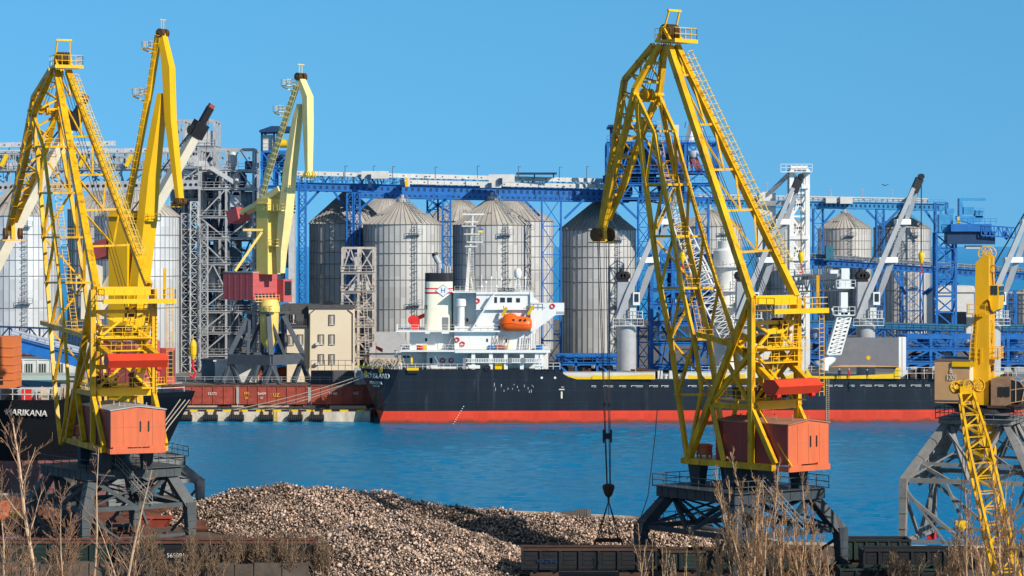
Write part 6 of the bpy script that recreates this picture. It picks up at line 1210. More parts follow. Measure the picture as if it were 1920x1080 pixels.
def steel_frame(b, xs, ys, zs, rc, rb, seed=0, p=.6):
    rn = random.Random(seed)
    for x in xs:
        for y in ys: b.bar((x, y, zs[0]), (x, y, zs[-1]), rc)
    for z in zs[1:]:
        for y in ys: b.bar((xs[0], y, z), (xs[-1], y, z), rb, rb*1.5)
        for x in xs: b.bar((x, ys[0], z), (x, ys[-1], z), rb, rb*1.5)
    for z0, z1 in zip(zs[:-1], zs[1:]):
        for y in (ys[0], ys[-1]):
            for x0, x1 in zip(xs[:-1], xs[1:]):
                if rn.random() < p:
                    k = rn.random()
                    if k < .35: b.bar((x0, y, z0), (x1, y, z1), rb*.8)
                    elif k < .7: b.bar((x1, y, z0), (x0, y, z1), rb*.8)
                    else: m = (x0+x1)/2; b.bar((x0, y, z0), (m, y, z1), rb*.8); b.bar((x1, y, z0), (m, y, z1), rb*.8)
    return b
def framed(name, label, cat, pxs, Y, depth, pys, m, rc=.45, rb=.3, seed=0, clutter=20, floors=True, group=None, base=None, dark='terminal_dark_blue', stuffm=('steel_grey', 'zinc_light', 'steel_blue_grey'), rails=True, p=.7):
    rn = random.Random(seed+99); xs = [X_(q_, Y) for q_ in pxs]; ys = [Y, Y+depth*.5, Y+depth]; zs = [TZ if base is None else base]+[Z_(q_, Y) for q_ in pys]
    t = thing(name, label, cat, V((xs[0]+xs[-1])/2, Y+depth/2, zs[0]), group)
    b = steel_frame(MB(), xs, ys, zs, rc, rb, seed, p); b.build('frame', m, t)
    if floors:
        for z in zs[1:-1]: b = MB(); b.box(xs[0]-.3, xs[-1]+.3, Y-.5, Y+depth, z+.2, z+.34); b.build('floor', m, t)
    if rails:
        b = MB()
        for z in zs[1:-1]: b.rail([(xs[0]-.3, Y-.45, z+.34), (xs[-1]+.3, Y-.45, z+.34)], 1.3, 2.0, .09)
        b.build('railing', m, t)
    for k in range(clutter):
        i = rn.randrange(len(zs)-1); x = rn.uniform(xs[0]+.8, xs[-1]-.8); y = rn.uniform(Y+1.2, Y+depth-1); z0 = zs[i]+.36; h_ = (zs[i+1]-z0); c = rn.random(); b = MB(); mm = stuffm[rn.randrange(len(stuffm))]
        if c < .3: b.lathe([(.5, 0), (1.1, h_*.25), (1.1, h_*.75), (.6, h_*.9)], (x, y, z0), 12); b.build('hopper', mm, t, True)
        elif c < .6: b.bar((x, y, z0), (x+rn.uniform(-3, 3), y, z0+h_*.97), rn.uniform(.5, 1.0)); b.build('duct', mm, t)
        elif c < .8: w = rn.uniform(.8, 2.0); b.box(x-w, x+w, y-.8, y+.8, z0, z0+h_*rn.uniform(.3, .8)); b.box(x-w*.5, x-w*.2, y-1.2, y-.802, z0, z0+h_*.25); b.build('machine', mm, t)
        else: b.tube((x, y, z0), (x, y, z0+h_*.98), rn.uniform(.25, .5), 10); b.tube((x-.6, y, z0+h_*.5), (x+1.5, y, z0+h_*.5), .3, 8); b.build('pipe', mm, t)
    return t, xs, zs
# grey process tower at left: two stair-stepped steel frames full of ducts
t, xs, zs = framed('process_tower', 'tall grey steel process tower behind the pale boom tip, topmost frame at left', 'steel tower', (322, 345, 372, 402), 652, 12, (690, 640, 590, 530, 480, 430, 374, 330, 275, 226), 'steel_grey', .5, .34, 3, 46, p=.95, stuffm=('terminal_dark_blue', 'steel_blue_grey', 'zinc_light', 'terminal_dark_blue'))
b = MB(); b.box(xs[1], xs[3]-.5, 652.5, 656, Z_(272, 652), Z_(245, 652)); b.build('filter_house', 'zinc_light', t)
t, xs, zs = framed('process_tower', 'lower grey steel process tower left of the pale yellow crane', 'steel tower', (374, 424, 475), 640, 12, (700, 667, 625, 585, 545, 495, 447, 407, 354, 320, 280), 'steel_grey', .5, .36, 5, 60, p=.95, stuffm=('terminal_dark_blue', 'steel_blue_grey', 'zinc_light', 'terminal_dark_blue'))
b = MB(); pp = [P(430, 383, 641), P(452, 362, 641), P(470, 383, 641)]; b.box(X_(432, 641), X_(458, 641), 641, 644, Z_(388, 641), Z_(366, 641)); b.box(X_(378, 641), X_(398, 641), 642, 645, Z_(318, 641), Z_(303, 641)); b.bar(P(395, 314, 639.6), P(440, 342, 639.6), 1.1, 1.0); b.build('machine_casing', 'zinc_light', t)
b = MB(); b.tower(X_(364, 634), 635, 1.8, 1.8, TZ, Z_(378, 634), 24, .22, .14); b.build('hoist_mast', 'zinc_light', t)
b = MB(); b.tower(X_(347, 634), 636, 2.0, 2.0, TZ, Z_(400, 634), 20, .25, .16); b.tower(X_(383, 634), 634, 1.6, 1.6, TZ, Z_(420, 634), 20, .2, .14); b.build('stair_mast', 'steel_grey', t)
framed('process_tower', 'dark blue grey steel works behind the grey tower frames', 'steel tower', (326, 350, 380, 410, 440, 478), 668, 14, (690, 650, 610, 560, 500, 450, 400, 350), 'steel_blue_grey', .7, .5, 8, 40, stuffm=('terminal_dark_blue', 'steel_blue_grey', 'steel_grey'))
# big grey gallery along the left silos
def gallery(name, label, p0, p1, hgt, depth, m, casing, panels, group=None, holes=True, seed=0, truss=True, case_h=1.5, rail_m=None, cat='conveyor'):
    rn = random.Random(seed); p0 = Vector(p0); p1 = Vector(p1); t = thing(name, label, cat, p0.lerp(p1, .5), group); d = (p1-p0).normalized(); L = (p1-p0).length; dy = V(0, depth, 0)
    b = MB()
    for o in (V(0, 0, 0), dy):
        if truss: b.truss(p0+o, p1+o, hgt, max(3, int(L/hgt*.8)), .35, .22)
        else: b.bar(p0+o+ZUP*hgt/2, p1+o+ZUP*hgt/2, .3, hgt)
    for k in range(int(L/4)+1): q_ = p0+d*min(k*4, L); b.bar(q_, q_+dy, .25)
    if holes:
        b.cur = 1; k = 1.0
        while k < L-1: q_ = p0+d*k+V(0, -.17, hgt*.5); b.bar(q_-d*.3, q_+d*.3, .05, hgt*.42); k += 1.5
    b.build('girder', [m, 'terminal_dark_blue'], t)
    b = MB(); b.hexa([p0+V(0, -.6, hgt+.02), p1+V(0, -.6, hgt+.02), p1+dy+V(0, .6, hgt+.02), p0+dy+V(0, .6, hgt+.02)], [p0+V(0, -.6, hgt+.18), p1+V(0, -.6, hgt+.18), p1+dy+V(0, .6, hgt+.18), p0+dy+V(0, .6, hgt+.18)]); b.build('walkway', m, t)
    b = MB(); b.rail([p0+V(0, -.5, hgt+.18), p1+V(0, -.5, hgt+.18)], 1.3, 1.9, .09); b.build('railing', rail_m or m, t)
    for fr0, fr1, oy, oz in panels:
        b = MB(); a_, c_ = p0.lerp(p1, fr0)+V(0, oy, hgt+oz), p0.lerp(p1, fr1)+V(0, oy, hgt+oz); b.bar(a_, c_, 1.5, case_h); n = int((c_-a_).length/3.2)
        for k in range(n+1): q_ = a_.lerp(c_, k/max(1, n)); b.bar(q_-d*.08, q_+d*.08, 1.62, case_h+.12)
        for k in range(n): q_ = a_.lerp(c_, (k+.5)/n)+V(0, -.77, 0); b.bar(q_-d*.16, q_+d*.16, .06, .3) if False else None
        cs = b.build('conveyor_casing', casing, t)
        b = MB()
        for k in range(n): q_ = a_.lerp(c_, (k+.5)/n)+V(0, -.78, 0); b.bar(q_-d*.2, q_+d*.2, .06, .3)
        for k in range(int(n*1.3)): q_ = a_.lerp(c_, k/(n*1.3)); b.bar(q_-ZUP*case_h*.5, q_-ZUP*(case_h*.5+max(.2, oz-.9)), .2)
        b.build('inspection_hatch', 'steel_blue_grey', cs)
    return t, p0, p1
t, p0, p1 = gallery('conveyor_gallery', 'grey steel conveyor gallery along the top of the left silos', P(-30, 358, 630), P(372, 352, 630), 4.6, 6, 'steel_grey', 'zinc_light', [(0, .98, 1.2, 4.4), (.05, .6, 3.8, 6.3)], holes=False, seed=1, case_h=1.2)
b = MB(); b.truss(p0+V(0, 0, 5), p1+V(0, 0, 5), 3.6, 34, .22, .16); b.truss(p0+V(0, 6, 5), p1+V(0, 6, 5), 3.6, 34, .22, .16)
for k in range(70): q_ = p0.lerp(p1, random.random())+V(0, random.uniform(-.3, 5.5), random.uniform(.3, 5)); b.bar(q_, q_+V(random.uniform(-2.5, 2.5), 0, random.uniform(.5, 3.5)), random.uniform(.14, .45))
b.build('truss_frame', 'steel_grey', t)
b = MB(); 
for k in range(14): q_ = p0.lerp(p1, random.random())+V(0, random.uniform(0, 4), 5.2); b.box(q_.x, q_.x+random.uniform(1, 4), q_.y, q_.y+1.5, q_.z, q_.z+random.uniform(.8, 2.6))
b.build('drive_housing', 'zinc_light', t)
b = MB()
for a_, c_ in (((-10, 300), (110, 322)), ((110, 300), (240, 325)), ((205, 305), (360, 335))): b.bar(P(a_[0], a_[1]-10, 632), P(c_[0], c_[1]-10, 632), 1.3, 1.1)
b.build('inclined_casing', 'zinc_light', t)
b = MB(); b.bar(P(-30, 352, 629.4), P(372, 346, 629.4), .3, 2.2); b.cur = 1
for k in range(40): px = -30+k*10.2; b.lathe([(.38, -.05), (.38, .05)], P(px, 351.5-px*.015, 629.2), 8, axis=(0, 1, 0))
b.build('edge_beam', ['steel_grey', 'black_steel'], t)
b = MB()
for px in (24, 60, 110, 196, 220, 300): b.box(X_(px, 630), X_(px, 630)+.25, 630, 630.25, Z_(310, 630), Z_(285, 630))
b.rail([P(-20, 285, 630), P(110, 285, 630)], .1, 3, .1); b.build('lamp_post', 'steel_grey', t)
b = MB()
for px in (9, 156, 243): c = P(px, 300, 629); b.bar(c-V(.8, 0, 1.5), c+V(.5, 0, 1.2), 1.2, .9)
b.build('drive_motor', 'rail_yellow', t)
def tower_t(px, w_px, y0, y1, Y, label, m='terminal_blue', n=None, rc=.4, rb=.2, wy=None, group='blue lattice support towers', base=TZ):
    x = X_(px, Y); w = w_px*Y/FPX; z0, z1 = (base if y1 is None else Z_(y1, Y)), Z_(y0, Y); b = MB(); n = n or max(4, int((z1-z0)/w*.75)); wy = wy or w; b.tower(x, Y+wy/2, w, wy, z0, z1, n, rc, rb)
    return tag(b.build('support_tower', m), label, 'tower', group)
TW = [(566, 13, 342, 640, 'thin blue lattice tower right of the pale yellow crane'), (656, 11, 362, 650, 'slender blue lattice tower rising behind the white scaffold, left leg'), (669, 11, 362, 650, 'slender blue lattice tower rising behind the white scaffold, right leg'), (811, 20, 366, 668, 'blue lattice tower right of the first front silo, darker back one'), (837, 15, 366, 650, 'blue lattice tower between the first two front silos, near one'), (1034, 36, 370, 648, 'wide blue lattice tower between the second and third front silo'), (1207, 20, 372, 640, 'blue lattice tower right of the third front silo'), (1250, 24, 372, 662, 'blue lattice tower behind the first ship crane jib'), (1318, 22, 372, 640, 'blue lattice tower left of the white round tower'),
      (1535, 18, 392, 880, 'blue lattice tower left of the smaller right silos'), (1651, 14, 392, 870, 'blue lattice tower between the two right silos'), (1766, 22, 380, 870, 'blue lattice tower right of the last silo'), (1712, 38, 508, 760, 'wide blue trestle under the sloping blue conveyor bridge'), (1772, 18, 545, 800, 'blue lattice mast behind the amber crane, left one'), (1790, 14, 530, 780, 'blue lattice mast behind the amber crane, nearest to it'), (1897, 16, 545, 780, 'blue lattice mast right of the amber crane')]
for px, w, y0, Y, l_ in TW: tower_t(px, w, y0, None, Y, l_)
# blue main gallery over the silos
t, p0, p1 = gallery('conveyor_gallery', 'long blue conveyor gallery with white casings running over the front silos', P(548, 357, 652), P(1180, 372, 662), 1.9, 7, 'terminal_blue', 'white_panel', [(0, 1, .6, 2.35), (.33, 1, -.4, .85)], seed=2, truss=False, case_h=1.05)
b = MB(); b.truss(p0+V(0, 1.5, 2.0), p1+V(0, 1.5, 2.0), 1.9, 56, .14, .12); b.truss(p0+V(0, 6, 2.0), p1+V(0, 6, 2.0), 1.9, 56, .14, .12)
for k in range(90): q_ = p0.lerp(p1, random.random())+V(0, random.uniform(-.4, 5), 2.1); b.bar(q_, q_+V(random.uniform(-1.6, 1.6), 0, random.uniform(.3, 2.6)), random.uniform(.12, .4))
b.build('walkway_frame', 'terminal_light_blue', t)
b = MB(); q0, q1 = P(660, 370, 653), P(1180, 379, 662); b.bar(q0+ZUP*.6, q1+ZUP*.6, .4, 1.35); b.bar(q0+V(0, 7, .6), q1+V(0, 7, .6), .4, 1.35); b.cur = 1; d = (q1-q0).normalized(); k = 2
while k < (q1-q0).length: c = q0+d*k+V(0, -.22, .6); b.bar(c-d*.28, c+d*.28, .05, .5); k += 1.35
b.build('lower_girder', ['terminal_blue', 'terminal_dark_blue'], t)
b = MB()
for a_, c_ in (((560, 400), (598, 358)), ((651, 395), (625, 358)), ((846, 400), (790, 366)), ((800, 400), (846, 366)), ((1012, 405), (980, 372)), ((1058, 410), (1095, 374)), ((676, 392), (705, 366)), ((1195, 410), (1160, 376))): b.bar(P(a_[0], a_[1], 653.5), P(c_[0], c_[1], 653.5), .55)
b.build('knee_brace', 'terminal_blue', t)
b = MB()
for px0, px1, y0, y1 in ((678, 728, 321, 335), (917, 965, 327, 342), (762, 768, 333, 350), (900, 940, 342, 352)): b.box(X_(px0, 651), X_(px1, 651), 650.4, 653, Z_(y1, 651), Z_(y0, 651))
b.build('drive_housing', 'white_panel', t)
b = MB()
for px, py in ((689, 330), (935, 337), (690, 344), (1115, 340), (750, 340), (915, 346)): b.box(X_(px, 650), X_(px+7, 650), 649.6, 650.3, Z_(py+8, 650), Z_(py-3, 650))
b.build('drive_gear', 'terminal_dark_blue', t)
b = MB(); b.box(X_(760, 650), X_(765, 650), 649.2, 650.0, Z_(350, 650), Z_(333, 650)); b.build('warning_panel', 'rail_yellow', t)
b = MB(); b.box(X_(968, 656), X_(1044, 656), 655, 661, Z_(326.5, 656), Z_(323.5, 656)); 
for px in (972, 1002, 1038): b.bar(P(px, 334, 657), P(px, 326, 657), .3)
b.build('canopy', 'terminal_dark_blue', t)
for i, px in enumerate((647, 736, 816, 895, 972, 1049, 700, 1100)):
    b = MB(); b.tube(P(px, 334, 653), P(px, 311+i % 3, 653), .1, 6); b.bar(P(px, 311+i % 3, 653), P(px, 311+i % 3, 653)+V(.7, 0, -.1), .25, .15); b.build('lamp_post', 'steel_blue_grey', t)
# right gallery, further away
t, p0, p1 = gallery('conveyor_gallery', 'blue conveyor gallery with white casing over the smaller right silos', P(1310, 386, 880), P(1772, 395, 880), 2.1, 7, 'terminal_light_blue', 'white_panel', [(0, .93, .5, 1.1)], seed=3, truss=False)
b = MB()
for px0, px1, y0, y1, mm in ((1548, 1568, 371, 381, 0), (1575, 1598, 369, 382, 0), (1700, 1707, 370, 384, 0), (1428, 1450, 360, 398, 0)): b.box(X_(px0, 878), X_(px1, 878), 877, 881, Z_(y1, 878), Z_(y0, 878))
b.build('drive_housing', 'white_panel', t)
b = MB()
for a_, c_ in (((1543, 420), (1565, 394)), ((1655, 425), (1625, 394)), ((1655, 425), (1685, 394)), ((1522, 415), (1505, 394)), ((1756, 425), (1735, 394))): b.bar(P(a_[0], a_[1], 879), P(c_[0], c_[1], 879), .7)
b.build('knee_brace', 'terminal_blue', t)
for px, h_ in ((1558, 356), (1617, 355), (1672, 356), (1438, 343)):
    b = MB(); b.tube(P(px, 386, 880), P(px, h_, 880), .13, 6); b.bar(P(px-3, h_, 880), P(px+3, h_, 880), .2); b.build('lamp_post', 'steel_grey', t)
# sloping blue bridge in front of the right silos
t, p0, p1 = gallery('conveyor_bridge', 'sloping blue conveyor bridge crossing in front of the smaller right silos', P(1490, 495, 740), P(1960, 527, 740), 1.7, 4, 'terminal_blue', 'steel_blue_grey', [(0, 1, 1.5, .9)], seed=4, truss=False, holes=True, rail_m='steel_grey', case_h=1.0)
b = MB()
for a_, c_ in (((1698, 552), (1676, 512)), ((1730, 552), (1770, 522)), ((1736, 552), (1776, 521))): b.bar(P(a_[0], a_[1], 752), P(c_[0], c_[1], 752), .8)
b.build('knee_brace', 'terminal_blue', t)
b = MB(); b.box(X_(1548, 738), X_(1562, 738), 737, 740, Z_(485, 738), Z_(460, 738)); b.bar(P(1543, 487, 737), P(1564, 487, 737), 2.5, .25); b.build('control_cabin', 'teal_roof', t)
# blue elevator tower behind the pale crane
t, xs, zs = framed('elevator_tower', 'blue elevator tower with a flat roof behind the pale yellow crane', 'steel tower', (491, 514, 545), 632, 9, (690, 620, 560, 500, 440, 395, 350, 316, 284), 'terminal_blue', .5, .34, 13, 26, stuffm=('terminal_blue', 'terminal_dark_blue', 'zinc_light'))
b = MB(); z0 = zs[-1]; zr = Z_(247, 632)
for x in xs: b.bar((x, 632, z0), (x, 632, zr), .5); b.bar((x, 641, z0), (x, 641, zr), .5)
b.prism([P(486, 244, 631), P(509, 236, 631), P(548, 237, 631), P(548, 246, 631), P(486, 248, 631)], (0, 11, 0)); b.build('roof', 'terminal_dark_blue', t)
b = MB(); b.box(X_(493, 633), X_(511, 633), 633, 637, Z_(283, 633), Z_(253, 633))
for k in range(4): b.box(X_(492, 633), X_(512, 633), 632.9, 637.1, Z_(276-k*7, 633), Z_(274.5-k*7, 633))
b.build('filter_unit', 'white_panel', t); b = MB(); b.lathe([(1.0, -1.0), (1.0, 1.0)], P(530, 269, 633), 14, axis=(1, 0, 0)); b.box(X_(525, 633), X_(534, 633), 633, 635, Z_(276, 633), Z_(268, 633)); b.build('drive_motor', 'rail_yellow', t)
b = MB(); b.box(X_(541, 630), X_(552, 630), 630, 634, TZ, Z_(400, 630)); b.build('duct', 'zinc_light', t)
# blue head house with white hoppers and red chutes behind the right crane
t, xs, zs = framed('head_house', 'blue multi storey head house with white hoppers and red chutes, behind the right yellow crane', 'steel tower', (1140, 1165, 1205, 1245, 1285, 1345), 652, 14, (372, 345, 323, 268), 'terminal_blue', .55, .45, 17, 26, stuffm=('terminal_dark_blue', 'terminal_blue', 'white_panel'), base=Z_(380, 652))
b = MB()
for px in (1146, 1196, 1228): b.bar(P(px, 268, 653), P(px, 238, 653), .7); b.bar(P(px, 268, 664), P(px, 238, 664), .7)
b.box(X_(1141, 652), X_(1232, 652), 651, 666, Z_(238.5, 652), Z_(234, 652)); b.build('roof', 'terminal_dark_blue', t)
b = MB(); b.box(X_(1165, 660), X_(1230, 660), 658, 664, Z_(345, 660), Z_(327, 660)); b.box(X_(1150, 664), X_(1290, 664), 663, 664, Z_(322, 660), Z_(272, 660)); b.build('cladding', 'terminal_dark_blue', t)
b = MB(); b.rail([P(1138, 270, 651), P(1348, 272, 651)], 2.0, 2.2, .12); b.rail([P(1136, 325, 651), P(1348, 325, 651)], 2.0, 2.2, .12); b.build('railing', 'terminal_blue', t)
for px, py in ((1268, 285), (1300, 286), (1232, 286)):
    b = MB(); c = P(px, py, 653); b.lathe([(.9, -1.2), (1.35, -.4), (1.35, .4), (.3, .5)], c, 16); b.build('hopper', 'zinc_light', t, True)
    b = MB()
    for s_ in (-1, 1): b.bar(c+V(s_*.5, 0, -1.0), c+V(s_*.5+1.6, -.3, -4.8), .75); b.bar(c+V(-.8*s_, .3, -1), c+V(-.8*s_+.6, .3, -5), .6)
    b.build('chute', 'chute_red', t)
b = MB(); b.box(X_(1264, 654), X_(1273, 654), 654, 656, Z_(268, 654), Z_(234, 654)); b.bar(P(1292, 268, 654), P(1300, 234, 655), 1.6, 1.8); b.box(X_(1309, 654), X_(1318, 654), 654, 656, Z_(268, 654), Z_(240, 654)); b.box(X_(1215, 654), X_(1230, 654), 654, 657, Z_(315, 654), Z_(290, 654)); b.build('filter_unit', 'white_panel', t)
b = MB()
for px in (1258, 1284): b.tube(P(px, 240, 655), P(px+2, 228, 655), .12, 6)
b.build('aerial', 'steel_blue_grey', t)
# blue frames low down behind the ship
framed('steel_trestle', 'blue open steel frame with floors behind the first grey ship crane', 'steel frame', (1222, 1262, 1305, 1340), 618, 10, (690, 645, 608, 572, 545, 508, 480), 'terminal_blue', .8, .6, 23, 22, stuffm=('terminal_dark_blue', 'white_panel', 'zinc_light'))
framed('steel_trestle', 'dark blue steelwork behind the hold deck right of the hatch cover', 'steel frame', (1700, 1745, 1790, 1840, 1890, 1940), 650, 12, (680, 655, 632), 'terminal_blue', .7, .6, 29, 30, stuffm=('terminal_dark_blue', 'steel_grey', 'terminal_blue'))
framed('steel_trestle', 'blue steelwork left of the lifted hatch cover', 'steel frame', (1475, 1510, 1550), 640, 10, (670, 640, 612), 'terminal_blue', .7, .5, 31, 16, stuffm=('terminal_dark_blue', 'steel_grey'))
framed('steel_trestle', 'low dark pipe rack behind the hold deck by the hanging ropes', 'steel frame', (1045, 1080, 1120, 1160), 600, 8, (682, 668), 'terminal_blue', .5, .5, 33, 26, stuffm=('terminal_dark_blue', 'steel_blue_grey', 'dark_rust'))
t, p0, p1 = gallery('conveyor_gallery', 'low blue belt gallery behind the lifted hatch cover', P(1510, 632, 690), P(1810, 640, 690), 2.6, 4, 'terminal_blue', 'teal_roof', [(0, 1, .5, 1.0)], seed=5, truss=True, holes=False)
t, p0, p1 = gallery('conveyor_gallery', 'low blue belt gallery right of the amber crane', P(1880, 640, 690), P(2000, 640, 690), 2.6, 4, 'terminal_blue', 'teal_roof', [(0, 1, .5, 1.0)], seed=6, truss=True, holes=False)
# white ship loader
t = thing('ship_loader', 'white ship loader with a lattice tower and a slanting chute over the hold', 'ship loader', V(X_(1496, 600), 600, TZ)); yl_ = 600
b = MB(); x0, x1 = X_(1484, yl_), X_(1514, yl_); b.tower((x0+x1)/2, yl_+2, x1-x0, 4.2, TZ, Z_(318, yl_), 9, .95, .42, zig=False); b.build('tower', 'white_paint', t)
b = MB()
for y_ in (350, 445, 545, 485): b.bar(P(1480, y_, yl_-.6), P(1516, y_, yl_-.6), .7, .9)
b.hexa([P(1464, 323, yl_-2), P(1523, 323, yl_-2), P(1523, 323, yl_+6), P(1464, 323, yl_+6)], [P(1464, 321.5, yl_-2), P(1523, 321.5, yl_-2), P(1523, 321.5, yl_+6), P(1464, 321.5, yl_+6)]); b.rail([P(1464, 321, yl_-1.9), P(1523, 321, yl_-1.9)], 1.6, 1.2, .1); b.box(X_(1482, yl_), X_(1514, yl_), yl_-.5, yl_+4, Z_(316, yl_), Z_(311, yl_)); b.build('top_deck', 'white_paint', t)
b = MB(); b.bar(P(1480, 326, yl_), P(1428, 376, yl_+4), .8); b.bar(P(1420, 382, yl_+3), P(1484, 380, yl_+1), .9, 1.1); b.bar(P(1482, 358, yl_), P(1470, 372, yl_), .4); b.build('stay', 'steel_grey', t)
b = MB(); b.box(X_(1426, yl_), X_(1457, yl_), yl_+3, yl_+8, Z_(404, yl_), Z_(361, yl_)); b.bar(P(1425, 405, yl_+4), P(1425, 470, yl_+4), 1.0); b.build('counterweight', 'white_panel', t)
b = MB()
for dy in (0, 3.2): b.truss(P(1472, 548, 596+dy), P(1592, 543, 552+dy), 3.4, 14, .35, .22)
b.bar(P(1512, 519, 586), P(1580, 517, 556), 2.4, 1.4); b.build('boom', 'pale_grey_paint', t)
b = MB(); b.rail([P(1480, 536, 588), P(1592, 533, 551)], 1.2, 1.4, .09); b.rail([P(1480, 516, 588), P(1560, 514, 560)], 1.2, 1.4, .09); b.build('boom_railing', 'white_paint', t)
b = MB(); yc = 546
for px0, px1, y0, y1 in ((1576, 1591, 503, 526), (1572, 1594, 524, 538), (1568, 1600, 538, 541), (1575, 1588, 548, 590), (1572, 1592, 586, 592)): b.box(X_(px0, yc), X_(px1, yc), yc-1.6, yc+1.6, Z_(y1, yc), Z_(y0, yc))
b.box(X_(1556, yc), X_(1574, yc), yc-1, yc+1, Z_(513, yc), Z_(506, yc)); b.build('transfer_house', 'white_paint', t)
b = MB(); b.rail([P(1568, 538, yc-1.6), P(1604, 538, yc-1.6)], 1.4, 1.0, .09)
b.hexa([P(1566, 592, yc-2), P(1602, 592, yc-2), P(1602, 592, yc+2), P(1566, 592, yc+2)], [P(1562, 590, yc-2), P(1604, 590, yc-2), P(1604, 590, yc+2), P(1562, 590, yc+2)]); b.rail([P(1562, 590, yc-2), P(1603, 590, yc-2)], 1.6, 1.0, .1); b.bar(P(1560, 578, yc), P(1570, 600, yc), .4); b.build('chute_platform', 'white_paint', t)
b = MB(); a0, a1 = P(1582, 594, yc), P(1562, 664, yc-6); w_ = 1.35; sq = lambda p: [p+V(i*w_, j*w_, 0) for i, j in ((-1, -1), (1, -1), (1, 1), (-1, 1))]; b.lattice(sq(a0), sq(a1), 9, .26, .2, zig=False); b.tube(a0, a1, .75, 12); b.build('telescopic_chute', 'white_paint', t)
b = MB(); b.tube(a1, P(1558, 676, yc-6), .95, 14, .8); b.tube(P(1559, 672, yc-6), P(1545, 682, yc-6.5), .95, 14, 1.1); b.tube(P(1546, 680, yc-6.5), P(1544, 694, yc-6.5), 1.1, 14, .9); b.build('spout', 'white_paint', t, True)
# white round tower with lattice boom
t = thing('ship_loader', 'white round loader tower with platforms and a raised lattice boom, behind the right yellow crane', 'ship loader', V(X_(1364, 598), 598, TZ))
b = MB(); b.lathe([(3.3, TZ), (3.3, Z_(600, 598)), (2.9, Z_(596, 598)), (2.9, Z_(505, 598)), (3.2, Z_(500, 598)), (3.2, Z_(470, 598)), (2.2, Z_(466, 598)), (2.2, Z_(452, 598))], (X_(1364, 598), 598, 0), 28); b.build('column', 'white_paint', t, True)
b = MB()
for y_ in (500, 545, 575, 612): c = V(X_(1364, 598), 598, Z_(y_, 598)); b.lathe([(4.2, -.1), (4.2, .1)], c, 20); b.rail([c+V(4.2*cos(a), 4.2*sin(a), .1) for a in [2*pi*k/10 for k in range(11)]], 1.2, 3, .09)
b.bar(P(1385, 568, 594), P(1394, 568, 594), 3, 1.5); b.ladder(P(1389, 640, 594), P(1389, 500, 594), (1, 0, 0), .8, .7, .12); b.ladder(P(1383, 640, 594), P(1383, 520, 594), (1, 0, 0), .8, .7, .12); b.build('platform', 'white_paint', t)
b = MB(); a0, a1 = P(1375, 655, 594), P(1262, 392, 590); w_ = 1.2; d = (a1-a0).normalized(); sd = V(0, 1, 0); nn = d.cross(sd).normalized(); sq = lambda p, w_: [p+sd*(i*w_)+nn*(j*w_*1.5) for i, j in ((-1, -1), (1, -1), (1, 1), (-1, 1))]; b.lattice(sq(a0, 1.0), sq(a0.lerp(a1, .4), 1.5), 9, .22, .16, zig=False); b.lattice(sq(a0.lerp(a1, .4), 1.5), sq(a1, .9), 13, .22, .16); b.build('lattice_boom', 'white_paint', t)
b = MB(); b.tube(a0-nn*1.5, a0.lerp(a1, .62)-nn*.8, .7, 12); b.build('feed_pipe', 'white_paint', t, True)
# blue ship unloader at far right
t = thing('ship_unloader', 'blue ship unloader with a long boom gallery and a small service crane, far right', 'ship unloader', V(X_(1800, 700), 700, TZ)); yu = 700
b = MB(); b.box(X_(1776, yu), X_(1866, yu), yu, yu+5, Z_(458, yu), Z_(434, yu)); b.build('boom_box', 'terminal_dark_blue', t)
b = MB()
for dy in (0, 4): b.truss(P(1840, 441, yu-1+dy), P(1904, 446, yu-1+dy), 2.6, 8, .35, .25)
b.rail([P(1782, 420, yu-1), P(1868, 420, yu-1)], 1.4, 1.6, .1); b.box(X_(1782, yu), X_(1858, yu), yu-1, yu+5, Z_(434, yu)+.002, Z_(420, yu)); b.bar(P(1880, 436, yu), P(1890, 447, yu), 1.2); b.build('boom', 'terminal_blue', t)
b = MB()
for px0, px1, y0, y1 in ((1762, 1788, 402, 436), (1808, 1828, 388, 402), (1776, 1790, 391, 400), (1830, 1844, 394, 408), (1800, 1806, 372, 405)): b.box(X_(px0, yu), X_(px1, yu), yu+1, yu+4, Z_(y1, yu), Z_(y0, yu))
b.prism([P(1795, 405, yu+1), P(1846, 405, yu+1), P(1840, 415, yu+1), P(1822, 420, yu+1), P(1795, 412, yu+1)], (0, 3, 0)); b.rail([P(1830, 402, yu+.8), P(1845, 402, yu+.8)], 1.6, 1, .1); b.build('machinery', 'terminal_light_blue', t)
b = MB(); b.bar(P(1797, 374, yu+2), P(1848, 374, yu+2), .6, .7); b.bar(P(1800, 376, yu+2), P(1803, 388, yu+2), .8); b.build('service_crane', 'terminal_light_blue', t)
b = MB(); b.tower(X_(1776, yu), yu+4, 5, 5, TZ, Z_(436, yu), 8, .6, .35); b.build('support', 'terminal_blue', t); b = MB(); b.bar(P(1796, 407, yu), P(1798, 420, yu), .7); b.build('motor', 'rail_yellow', t)
b = MB(); b.box(X_(1843, yu), X_(1811, yu) if False else X_(1812, yu), yu+1, yu+3, Z_(466, yu), Z_(460, yu)); b.build('lamp_box', 'white_panel', t)
